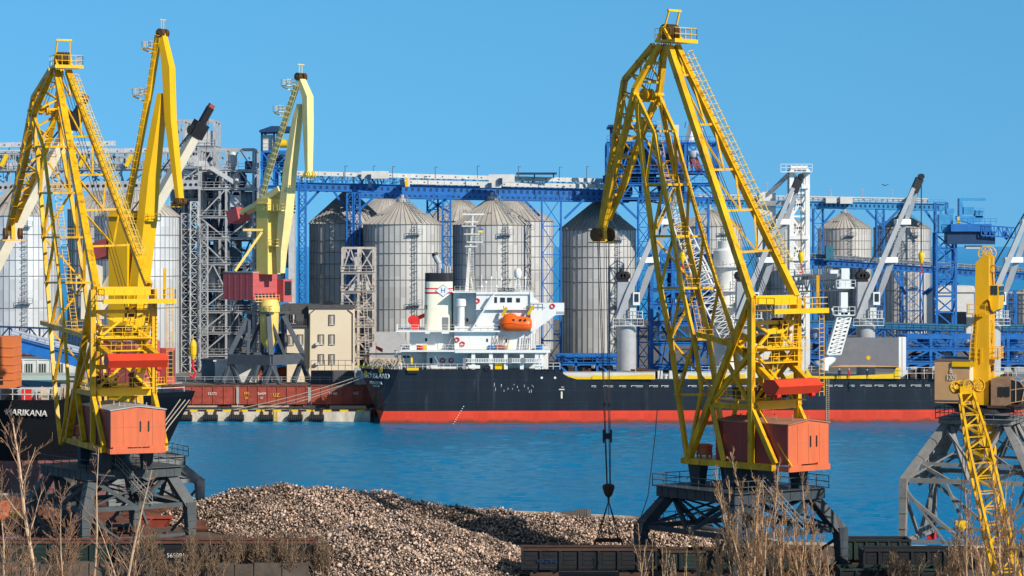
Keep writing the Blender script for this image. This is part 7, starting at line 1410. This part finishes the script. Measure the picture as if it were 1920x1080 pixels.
# white scaffold tower beside the cream building, sheds, warehouse
t, xs, zs = framed('conveyor_tower', 'white and rusty steel scaffold tower between the cream building and the first front silo', 'steel tower', (642, 672, 700), 596, 8, (672, 640, 612, 580, 548, 512, 465), 'rusty_truss', .5, .34, 37, 10, floors=True, stuffm=('zinc_light', 'rusty_truss'), p=.95)
b = MB(); b.box(X_(664, 596), X_(675, 596), 598, 600, Z_(520, 598), Z_(474, 598)); b.bar(P(645, 560, 597), P(672, 528, 597), 1.3, 1.0); b.bar(P(668, 690, 598), P(668, 520, 598), 1.0); b.build('duct', 'zinc_light', t)
b = MB(); b.ladder(P(690, 680, 595.5), P(682, 512, 595.5), (1, 0, 0), .8, .6, .12); b.build('ladder', 'rusty_truss', t)
t = thing('office_building', 'cream plastered three storey building with dark framed windows behind the pale crane legs', 'building', V(X_(607, 590), 596, TZ)); yb2 = 590
b = MB(); b.box(X_(579, yb2), X_(662, yb2), yb2, yb2+14, TZ, Z_(579, yb2)); b.box(X_(538, yb2+1), X_(579, yb2+1)-.01, yb2+1, yb2+14, TZ, Z_(611, yb2)); b.build('wall', 'house_cream', t)
b = MB(); b.box(X_(577.5, yb2), X_(663.5, yb2), yb2-.3, yb2+14.3, Z_(579, yb2)+.002, Z_(572, yb2)); b.box(X_(527, yb2), X_(577, yb2), yb2+1.2, yb2+12, Z_(611, yb2)+.002, Z_(571, yb2)); b.build('roof', 'house_grey', t)
b = MB(); b.box(X_(604, yb2), X_(622, yb2), yb2+3, yb2+5, Z_(572, yb2), Z_(565, yb2)); b.build('roof_unit', 'black_steel', t)
b = MB(); b.box(X_(538, yb2), X_(579, yb2)-.05, yb2+.4, yb2+.99, Z_(613, yb2), Z_(610, yb2)); b.rail([P(540, 610, yb2+.5), P(578, 610, yb2+.5)], 1.3, .45, .07); b.build('balcony', 'house_grey', t)
for px, y0, ac in ((616, 590, 0), (596, 627, 1), (616, 627, 0), (596, 664, 1), (616, 664, 0), (557, 627, 0), (539, 628, 0), (544, 588, 0)):
    Yd = yb2-.05 if px > 579 else yb2+.95; h_ = 20; w_ = 12; b = MB(); b.box(X_(px, Yd), X_(px+w_, Yd), Yd-.08, Yd+.04, Z_(y0+h_, Yd), Z_(y0, Yd)); wf = b.build('window', 'house_grey', t)
    b = MB(); b.box(X_(px+1.6, Yd), X_(px+w_-1.6, Yd), Yd-.10, Yd-.081, Z_(y0+h_-2, Yd), Z_(y0+2, Yd)); b.build('pane', 'window_curtain' if px != 544 else 'window_glass', wf)
    b = MB(); b.box(X_(px+5.5, Yd), X_(px+8, Yd), Yd-.13, Yd-.101, Z_(y0+h_-2, Yd), Z_(y0+2, Yd)); b.box(X_(px+1, Yd), X_(px+w_-1, Yd), Yd-.25, Yd-.102, Z_(y0+h_-.5, Yd), Z_(y0+h_-1.8, Yd)); b.build('sash', 'white_panel', wf)
    if ac: b = MB(); b.box(X_(px-4, Yd), X_(px+2, Yd), Yd-.9, Yd-.15, Z_(y0+h_, Yd), Z_(y0+h_-5, Yd)); b.build('air_conditioner', 'white_panel', t)
b = MB(); b.wire([P(590, 581, yb2-.1), P(581, 588, yb2-.1), P(580, 690, yb2-.1)], .12); b.wire([P(652, 581, yb2-.1), P(661, 588, yb2-.1), P(661, 680, yb2-.1)], .12); b.build('downpipe', 'roof_brown', t)
b = MB(); b.rail([P(583, 694, 572), P(660, 694, 572)], 2.1, 1.5, .1); b.box(X_(583, 572), X_(664, 572), 571.8, 574, TZ, Z_(695, 572)); tag(b.build('loading_ramp', 'house_grey'), 'dark railed loading ramp in front of the cream building', 'ramp')
b = MB(); b.box(X_(403, 590), X_(480, 590), 590, 596, TZ, Z_(678, 590)); b.box(X_(400, 590), X_(483, 590), 589.7, 596.3, Z_(678, 590)+.002, Z_(675, 590)); tag(b.build('shed', 'white_panel'), 'low white shed behind the pale crane portal', 'shed')
b = MB(); b.box(X_(378, 594), X_(403, 594), 594, 600, TZ, Z_(676, 594)); b.box(X_(376, 594), X_(404, 594), 593.7, 600, Z_(676, 594)+.002, Z_(673.5, 594)); tag(b.build('shed', 'steel_blue_grey'), 'low dark shed left of the white shed by the grey tower', 'shed')
b = MB(); yr = 594; b.hexa([P(692, 662, yr), P(778, 662, yr), P(778, 662, yr+8), P(692, 662, yr+8)], [P(700, 622, yr+7), P(750, 622, yr+7), P(750, 622, yr+8), P(700, 622, yr+8)]); b.box(X_(694, yr), X_(776, yr), yr+.5, yr+8, TZ, Z_(662, yr)); tag(b.build('warehouse', 'pale_grey_paint'), 'grey roofed warehouse between the scaffold tower and the ship stern house', 'warehouse')
b = MB(); yr = 760; b.box(X_(1752, yr), X_(1826, yr), yr, yr+14, TZ, Z_(548, yr)); b.prism([P(1748, 548, yr-.5), P(1768, 536, yr-.5), P(1826, 536, yr-.5), P(1830, 548, yr-.5)], (0, 15, 0)); b.box(X_(1758, yr), X_(1790, yr), yr-.06, yr-.002, Z_(590, yr), Z_(552, yr)); tag(b.build('warehouse', 'white_panel'), 'white roofed warehouse left of the amber crane column', 'warehouse')
b = MB(); b.box(X_(1788, 757), X_(1828, 757), 757, 758.5, Z_(556, 757)-6, Z_(540, 757)) if False else b.box(X_(1758, 756), X_(1812, 756), 756, 759, TZ, Z_(585, 756)); tag(b.build('shed', 'house_grey'), 'dark shed in front of the white roofed warehouse', 'shed')
b = MB()
for k in range(80): px = random.choice((random.uniform(660, 760), random.uniform(1690, 1930))); Yk = random.uniform(566, 588); c = V(X_(px, Yk), Yk, TZ); b.box(c.x, c.x+random.uniform(.5, 2.5), Yk, Yk+1.2, c.z, c.z+random.uniform(.6, 4.0))
o = b.build('yard_clutter', 'steel_grey'); tag(o, 'jumble of small steel gear along the terrace edge', 'scrap', kind='stuff')
b = MB(); c = P(1660, 348, 500); b.add([c, c+V(-.8, 0, .35), c+V(-.45, .2, .1), c+V(.8, 0, .35), c+V(.45, .2, .1), c+V(0, .5, -.05), c+V(0, -.3, .08)], [(0, 1, 2), (0, 4, 3), (0, 2, 5), (0, 5, 4), (6, 1, 0), (0, 3, 6)]); tag(b.build('seagull', 'bird'), 'distant gull in the sky above the right silos', 'bird')
# ================================================================ black cargo ship at the near quay, left
YM = 357.0; BH = 10.0
mk = thing('cargo_ship', 'black hulled cargo ship lettered MARIKANA, its bow pointing right, at the left edge', 'ship', V(X_(60, YM), YM+BH, 0))
def mk_outline(z):
    k = min(1, max(0, z/15.5)); stem = X_(285, 367)+(X_(366, 367)-X_(285, 367))*(k**1.6); xs = -62-14*(1-k); pts = []
    for i in range(15):
        u = i/14; x = xs+(stem-xs)*u; h = BH*(1-u**(1.7+1.2*k))*(1 if u < 1 else 0); pts.append((x, YM+BH-h))
    near = [(-150, YM)]+pts; far = [(x, 2*(YM+BH)-y) for x, y in reversed(near[:-1])]
    return near+far
def loft(zs, name, m, top=None):
    b = MB(); o = [mk_outline(z) for z in zs]; n = len(o[0]); vs = []; fs = []
    for z, pl in zip(zs, o): vs += [(x, y, z) for x, y in pl]
    for k in range(len(zs)-1):
        for i in range(n): j = (i+1) % n; fs.append((k*n+i, k*n+j, (k+1)*n+j, (k+1)*n+i))
    if top: fs.append(tuple(range((len(zs)-1)*n, len(zs)*n)))
    b.add(vs, fs); return b.build(name, m, mk)
zd_ = Z_(750, YM); zfc = Z_(735, 364)
loft([-2, 0, 2, 4.5, 7.0], 'boot_topping', 'hull_boot'); loft([7.001, 9, 11, 13, zd_-1.0], 'hull', 'hull_ink', True)
b = MB(); lo = mk_outline(zd_-1.0); hi = mk_outline(zd_); n = len(lo)     # bulwark, open-topped
b.add([(x, y, zd_-.999) for x, y in lo]+[(x, y, zd_) for x, y in hi]+[(x*1.0, YM+BH+(y-YM-BH)*.96, zd_) for x, y in hi]+[(x, YM+BH+(y-YM-BH)*.96, zd_-.999) for x, y in lo], [(i, (i+1) % n, n+(i+1) % n, n+i) for i in range(n)]+[(n+i, n+(i+1) % n, 2*n+(i+1) % n, 2*n+i) for i in range(n)]+[(2*n+i, 2*n+(i+1) % n, 3*n+(i+1) % n, 3*n+i) for i in range(n)]); b.build('bulwark', 'hull_ink', mk)
b = MB(); x0 = X_(112, YM); lo = [p for p in mk_outline(zd_) if p[0] > x0]; hi = [p for p in mk_outline(zfc) if p[0] > x0]; n = min(len(lo), len(hi)); lo, hi = lo[:n], hi[:n]
lo[0] = (x0, lo[0][1]); lo[-1] = (x0, lo[-1][1]); hi[0] = (x0+3, hi[0][1]); hi[-1] = (x0+3, hi[-1][1])
b.add([(x, y, zd_+.001) for x, y in lo]+[(x, y, zfc) for x, y in hi], [(i, (i+1) % n, n+(i+1) % n, n+i) for i in range(n)]+[tuple(range(n, 2*n))]); b.build('forecastle', 'hull_ink', mk)
text('lettering', 'MARIKANA', 'white_letters', mk, V(X_(50, YM), YM-.3, Z_(774, YM)), 1.13, V(1, 0, -.045), ZUP, extrude=.22, sx=.98)
b = MB(); b.rail([V(-110, YM+.4, zd_), V(X_(112, YM), YM+.4, zd_)], 1.5, 1.6, .09); pts = [V(x, y+.3, zfc) for x, y in hi[1:n//2]]; b.rail(pts, 1.2, 1.5, .07); b.build('railing', 'white_panel', mk)
b = MB()
for k in range(26): px = random.uniform(30, 270); y = YM+random.uniform(2, 14); zz = zd_-1 if px < 112 else zfc; b.box(X_(px, y), X_(px, y)+random.uniform(.4, 2.2), y, y+1, zz, zz+random.uniform(.5, 1.9))
for px in (232, 246): c = P(px, 748, 366); b.prism([c+V(-.75, 0, -1), c+V(.75, 0, -1), c+V(.3, 0, 1.0), c+V(-.3, 0, 1.0)], (0, 1.2, 0))
b.build('deck_gear', 'pale_grey_paint', mk)
b = MB()
for px in (89, 112, 128): c = P(px, 738, 361); b.lathe([(1.0, -.8), (1.0, -.7), (.65, -.65), (.65, .65), (1.0, .7), (1.0, .8)], c, 14, axis=(1, 0, 0)); b.box(c.x-.9, c.x+.9, c.y-.4, c.y+.4, zd_-1, c.z)
b.build('mooring_winch', 'rope_tan', mk)
b = MB(); c = P(82, 738, 360); b.box(c.x-3, c.x-1.8, 360, 361, zd_-1, c.z+.6); b.lathe([(.35, 0), (.35, .9), (.5, 1.0)], V(c.x-1, 360.5, zd_-1), 10); b.build('hatch_gear', 'signal_red', mk)
def cream_crane(px_ped, foot, head, Yc, y_ped, tipw=1.35):
    b = MB(); x = X_(px_ped, Yc); b.lathe([(1.35, zd_-1), (1.35, Z_(600, Yc)), (1.6, Z_(598, Yc))], (x, Yc, 0), 20); cr = b.build('deck_crane', 'cream_paint', mk, True)
    b = MB(); b.prism([(x-1.3, Yc-1.3, Z_(598, Yc)), (x+1.5, Yc-1.3, Z_(598, Yc)), (x+1.3, Yc-1.3, Z_(500, Yc)), (x-.3, Yc-1.3, Z_(492, Yc)), (x-1.2, Yc-1.3, Z_(510, Yc))], (0, 2.6, 0)); b.box(x-1.9, x-.9, Yc-1.6, Yc-1.301, Z_(545, Yc), Z_(515, Yc)); b.build('crane_house', 'cream_paint', cr)
    b = MB(); b.box(x-1.7, x-1.1, Yc-1.66, Yc-1.603, Z_(540, Yc), Z_(522, Yc)); b.build('cab_window', 'window_glass', cr)
    b = MB(); p0, p1 = P(*foot, Yc), P(*head, Yc); b.bar(p0, p0.lerp(p1, .12), 1.0, 1.2, up=V(.6, -.8, 0), w2=1.5, h2=1.75); b.bar(p0.lerp(p1, .12), p1, 1.5, 1.75, up=V(.6, -.8, 0), w2=1.15, h2=1.3); b.build('boom', 'cream_paint', cr)
    d = (p1-p0).normalized(); b = MB(); b.bar(p1-d*1.2, p1+d*1.0, 1.9, 1.6, up=V(.6, -.8, 0)); b.bar(p1+d*.8, p1+d*3.4, .9, .75, up=V(.6, -.8, 0)); b.lathe([(.7, -.9), (.7, .9)], p1-V(.8, 0, .1), 12, axis=(0, 1, 0)); hd = b.build('boom_head', 'black_steel', cr)
    b = MB(); b.bar(p1+d*3.402, p1+d*3.9, .8, .66, up=V(.6, -.8, 0)); b.build('boom_tip', 'chute_red', hd)
    b = MB()
    for dy in (-.5, 0, .5): b.wire([p1+V(-.6, dy, .3), V(x, Yc+dy, Z_(497, Yc))], .05)
    b.build('luffing_rope', 'rope_dark', cr)
    return cr, p1+d*3.0
cr, tipc = cream_crane(172, (176, 592), (372, 242), 367, 600)
b = MB(); hkc = V(X_(362, 364), 364, Z_(655, 364)); b.wire([V(hkc.x, 364, Z_(240, 364)), hkc], .04) if False else b.wire([hkc+ZUP*2, hkc], .05); b.lathe([(.2, -1.4), (.45, -.7), (.5, .5), (.25, 1.3)], hkc, 12); b.build('hook_block', 'rail_yellow', cr)
b = MB(); b.wire([hkc-ZUP*1.3, hkc-ZUP*2.6, hkc+V(.35, 0, -3.1), hkc+V(.05, 0, -3.9), hkc+V(-.55, 0, -3.5)], .17, 6); b.build('hook', 'signal_red', cr)
b = MB(); b.wire([tipc, hkc+ZUP*1.5], .035); b.build('hoist_rope', 'rope_dark', cr)
cream_crane(-85, (-70, 612), (137, 225), 366, 600)
t = thing('deck_house', 'orange ribbed steel house with a small window on the ship deck at the left edge', 'deck house', V(X_(0, 360), 361, zd_-1))
b = MB(); b.box(X_(-70, 360), X_(25, 360), 360, 366, Z_(728, 360), Z_(632, 360)); b.build('wall', 'cargo_orange', t)
b = MB()
for y_ in (634, 651, 668, 684, 698, 712): b.box(X_(-70, 360), X_(25, 360)+.06, 359.9, 366, Z_(y_+1.2, 360), Z_(y_-1.2, 360)) if y_ > 634 else None
b.build('rib', 'cargo_orange', t)
b = MB(); b.box(X_(-2, 360), X_(6, 360), 359.92, 359.998, Z_(721, 360), Z_(707, 360)); b.build('window', 'window_glass', t)
b = MB(); b.prism([P(-70, 728, 360.2), P(25, 728, 360.2), P(8, 750, 360.2), P(-70, 750, 360.2)], (0, 5.6, 0)); b.build('base', 'black_steel', t)
for i, (a0, a1, lab) in enumerate([((338, 749), (312, 786), 'pale mooring rope at the dark ship bow, leftmost of three'), ((347, 750), (313, 793), 'pale mooring rope at the dark ship bow, middle of three'), ((355, 750), (316, 800), 'pale mooring rope at the dark ship bow, rightmost of three')]):
    b = MB(); b.wire([P(a0[0], a0[1], 364), P(a1[0], a1[1], 352), P(a1[0]-30, a1[1]+48, 348)], .075); tag(b.build('mooring_rope', 'rope_tan'), lab, 'rope', 'mooring ropes of the cargo ship')
# buildings and belts behind the dark ship
t = thing('port_office', 'long white two storey building with tall windows under the blue conveyor at left', 'building', V(X_(85, 590), 596, TZ)); Yo = 590
b = MB(); b.box(X_(-40, Yo), X_(140, Yo), Yo, Yo+12, TZ, Z_(668, Yo)); b.box(X_(-40, Yo), X_(140, Yo), Yo-.2, Yo-.002, Z_(703, Yo), Z_(700.5, Yo)); b.box(X_(-40, Yo), X_(140, Yo), Yo-.2, Yo-.002, Z_(675, Yo), Z_(672.5, Yo))
for px in (-10, 20, 42, 69, 94, 118): b.box(X_(px, Yo), X_(px+2.5, Yo), Yo-.18, Yo-.003, Z_(700.4, Yo), Z_(675.1, Yo))
b.build('wall', 'white_panel', t)
b = MB(); b.box(X_(-42, Yo), X_(142, Yo), Yo-.4, Yo+12.4, Z_(668, Yo)+.002, Z_(664, Yo)); b.build('roof', 'chute_red', t)
for px in (-2, 29, 47, 72, 104):
    b = MB(); b.box(X_(px, Yo), X_(px+15, Yo), Yo-.12, Yo-.003, Z_(698.5, Yo), Z_(682, Yo)); wv = b.build('window', 'window_glass', t); b = MB()
    for k in range(4): b.box(X_(px+k*4.6, Yo), X_(px+k*4.6+1.6, Yo), Yo-.17, Yo-.121, Z_(698.5, Yo), Z_(682, Yo))
    b.build('frame', 'pale_teal', wv)
b = MB(); b.box(X_(-40, 575), X_(136, 575), 575, 588, TZ, Z_(704, 575)); b.prism([P(-40, 745, 566), P(105, 745, 566), P(136, 718, 574.9), P(-40, 718, 574.9)], (0, 0, .5)); tag(b.build('shed', 'pale_teal'), 'pale grey green shed below the white office with a sloping roof', 'shed')
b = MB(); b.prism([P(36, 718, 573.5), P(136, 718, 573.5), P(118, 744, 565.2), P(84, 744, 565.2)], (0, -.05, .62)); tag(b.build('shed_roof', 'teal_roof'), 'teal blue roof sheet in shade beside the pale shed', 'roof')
t, p0, p1 = gallery('conveyor_gallery', 'bright blue sloping belt gallery in front of the white office at left', P(22, 655, 560), P(180, 697, 560), 2.4, 4, 'terminal_blue', 'zinc_light', [(0, 1, 1.4, 1.1)], seed=8, truss=False, holes=False, case_h=1.2)
b = MB(); b.bar(P(30, 655, 560), P(30, 700, 560), .9); b.bar(P(30, 668, 560), P(44, 660, 560), .5); b.build('post', 'terminal_blue', t)
b = MB(); b.truss(P(-20, 634, 585), P(150, 640, 585), 2.6, 9, .4, .3); b.truss(P(-20, 634, 588), P(150, 640, 588), 2.6, 9, .4, .3); tag(b.build('pipe_bridge', 'terminal_dark_blue'), 'dark flat truss bridge crossing in front of the pale silos at left', 'bridge')
b = MB(); yk = 566; b.rail([P(330, 715, yk), P(690, 716, yk)], 1.0, 2.0, .08); tag(b.build('terrace_railing', 'steel_grey'), 'thin grey railing along the terrace above the red wagons', 'railing')
# ================================================================ bare trees and brush
def bare_tree(name, label, px, Y, y_top, seed, lean=0.0, spread=.32, stems=1, density=1.0, group='bare trees in front of the yard', m1='bark', m2='twig', rt=None, zb=None, up=0.0):
    rn = random.Random(seed); zb = GZ if zb is None else zb; base = V(X_(px, Y), Y, zb); Ht = Z_(y_top, Y)-zb; T = MB(); C = MB()
    def grow(p, d, L, r, lvl):
        n = 5 if lvl < 2 else 3; step = L/n; pts = [p]; dirs = [d]
        for i in range(n):
            w = .10 if lvl < 2 else .2; d = (d+V(rn.uniform(-w, w), rn.uniform(-w, w), rn.uniform(-.03, .12 if lvl else .05))).normalized(); pts.append(pts[-1]+d*step); dirs.append(d)
        mb = T if lvl < 1 else (T if (lvl == 1 and r > .05) else C)
        for i in range(n): r0, r1 = r*(1-.78*i/n), r*(1-.78*(i+1)/n); mb.tube(pts[i], pts[i+1], max(r0, .021), 6 if lvl < 1 else (5 if lvl < 2 else 3), max(r1, .017), caps=False)
        if lvl >= 3: return
        k = int((13, 7, 3)[min(lvl, 2)]*density) if lvl else int(15*density)
        for j in range(k):
            s_ = (.22 if lvl == 0 else .12)+(.78 if lvl == 0 else .86)*(j+rn.random())/k; i = min(n-1, int(s_*n)); q_ = pts[i].lerp(pts[i+1], s_*n-i)
            a = rn.uniform(0, 2*pi); el = (rn.uniform(.35, .95) if lvl == 0 else rn.uniform(.25, .9))*(1-up)
            side = dirs[i].orthogonal().normalized(); side.rotate(__import__('mathutils').Quaternion(dirs[i], a)); dd = (dirs[i]*cos(el)+side*sin(el)+ZUP*.25).normalized()
            LL = L*(spread*(1.25-s_*.85) if lvl == 0 else rn.uniform(.28, .5))*rn.uniform(.7, 1.25); grow(q_, dd, LL, r*(1-.75*s_)*rn.uniform(.38, .55), lvl+1)
    for s_ in range(stems):
        o = V(rn.uniform(-1, 1), rn.uniform(-1, 1), 0)*(.45*stems**.5 if stems > 1 else 0); hh = Ht*(1 if s_ == 0 else rn.uniform(.55, .95)); grow(base+o, V(lean+(rn.uniform(-.16, .16) if stems > 1 else 0), rn.uniform(-.05, .05), 1).normalized(), hh*1.0, (rt or Ht*.0125)*(1 if s_ == 0 else rn.uniform(.55, .9)), 0)
    t = thing(name, label, 'tree' if name == 'bare_tree' else 'shrub', base, group); T.build('trunk', m1, t); 
    if C.v: C.build('crown', m2, t)
    return t
bare_tree('bare_tree', 'tall bare poplar at the far left with an upright forked top', 78, 214, 778, 3, lean=-.075, spread=.23, rt=.26, m2='twig_red')
bare_tree('bare_tree', 'thin bare tree at the very left edge beside the tall poplar', 6, 222, 900, 4, lean=.05, spread=.3, rt=.12, m2='twig_red')
bare_tree('bare_tree', 'slender bare tree leaning right, reaching the orange machine house of the left crane', 168, 208, 836, 12, lean=.16, spread=.16, density=.6, rt=.13, m2='twig_red')
bare_tree('bare_tree', 'bare tree with a long limb leaning right below the left crane deck', 215, 205, 868, 6, lean=.2, spread=.22, density=.55, rt=.16, m2='twig_red')
bare_tree('bare_tree', 'bushy bare tree in front of the left crane stair', 122, 226, 925, 7, stems=3, spread=.3, rt=.11, m2='twig_red')
bare_tree('bare_tree', 'low bare thicket between the poplar and the green wagon', 40, 212, 960, 8, stems=4, spread=.34, rt=.1, m2='twig_red')
bare_tree('bare_tree', 'low bare tree in front of the concrete block wall', 240, 228, 960, 9, stems=3, lean=.05, spread=.3, density=.7, rt=.1, m2='twig_red')
bare_tree('bare_tree', 'pale bare many stemmed tree in front of the right crane, tallest of its clump', 1425, 236, 846, 21, stems=9, spread=.15, rt=.13, density=1.15, up=.4)
bare_tree('bare_tree', 'pale bare tree at the left of the clump below the right crane', 1375, 239, 895, 22, stems=8, spread=.16, rt=.11, up=.4)
bare_tree('bare_tree', 'pale bare tree at the right of the clump, below the orange machine house', 1478, 238, 900, 23, stems=8, spread=.17, rt=.11, up=.35)
bare_tree('bare_tree', 'low bare tree beside the right front leg of the right crane', 1530, 236, 950, 24, stems=8, spread=.2, rt=.08, up=.3)
bare_tree('bare_tree', 'low bare tree between the dark crane legs, left of the pale clump', 1335, 242, 970, 25, stems=6, spread=.2, rt=.08, up=.3)
bare_tree('bare_tree', 'grey bare tree behind the slim lattice boom', 1838, 236, 905, 31, stems=6, spread=.18, rt=.1, up=.3)
bare_tree('bare_tree', 'grey bare tree at the right edge', 1903, 238, 870, 32, stems=8, spread=.18, rt=.11, up=.3)
bare_tree('bare_tree', 'low grey bare thicket left of the slim lattice boom', 1785, 240, 985, 33, stems=7, spread=.24, rt=.08, up=.3)
for i, (px, Y, yt, lab) in enumerate([(430, 263, 1000, 'tangled dry brush over the black wagon, left clump'), (475, 264, 1000, 'tangled dry brush over the black wagon, middle clump'), (520, 263, 996, 'tangled dry brush over the black wagon, right clump'), (560, 262, 1006, 'dry brush at the toe of the pale heap'), (395, 258, 1040, 'dry brush above the concrete block wall'), (1226, 256, 985, 'tall dry reeds at the left leg of the right crane'), (1262, 257, 1030, 'short dry reeds in front of the dark green wagon'), (1700, 255, 1035, 'dry brush in front of the dark wagons'), (330, 256, 1042, 'dry twigs growing over the concrete blocks'), (280, 258, 1000, 'dry brush left of the white wagon number'), (372, 259, 1002, 'dry brush right of the white wagon number'), (600, 262, 1008, 'dry brush at the right end of the black wagon')]):
    bare_tree('dry_shrub', lab, px, Y, yt, 50+i, stems=11 if px not in (1226, 1262) else 9, spread=.42 if px not in (1226, 1262) else .12, density=.75, group='dry brush on the near yard', m1='brush' if px not in (1226, 1262) else 'bark', m2='brush', rt=.045, zb=GZ+.2)
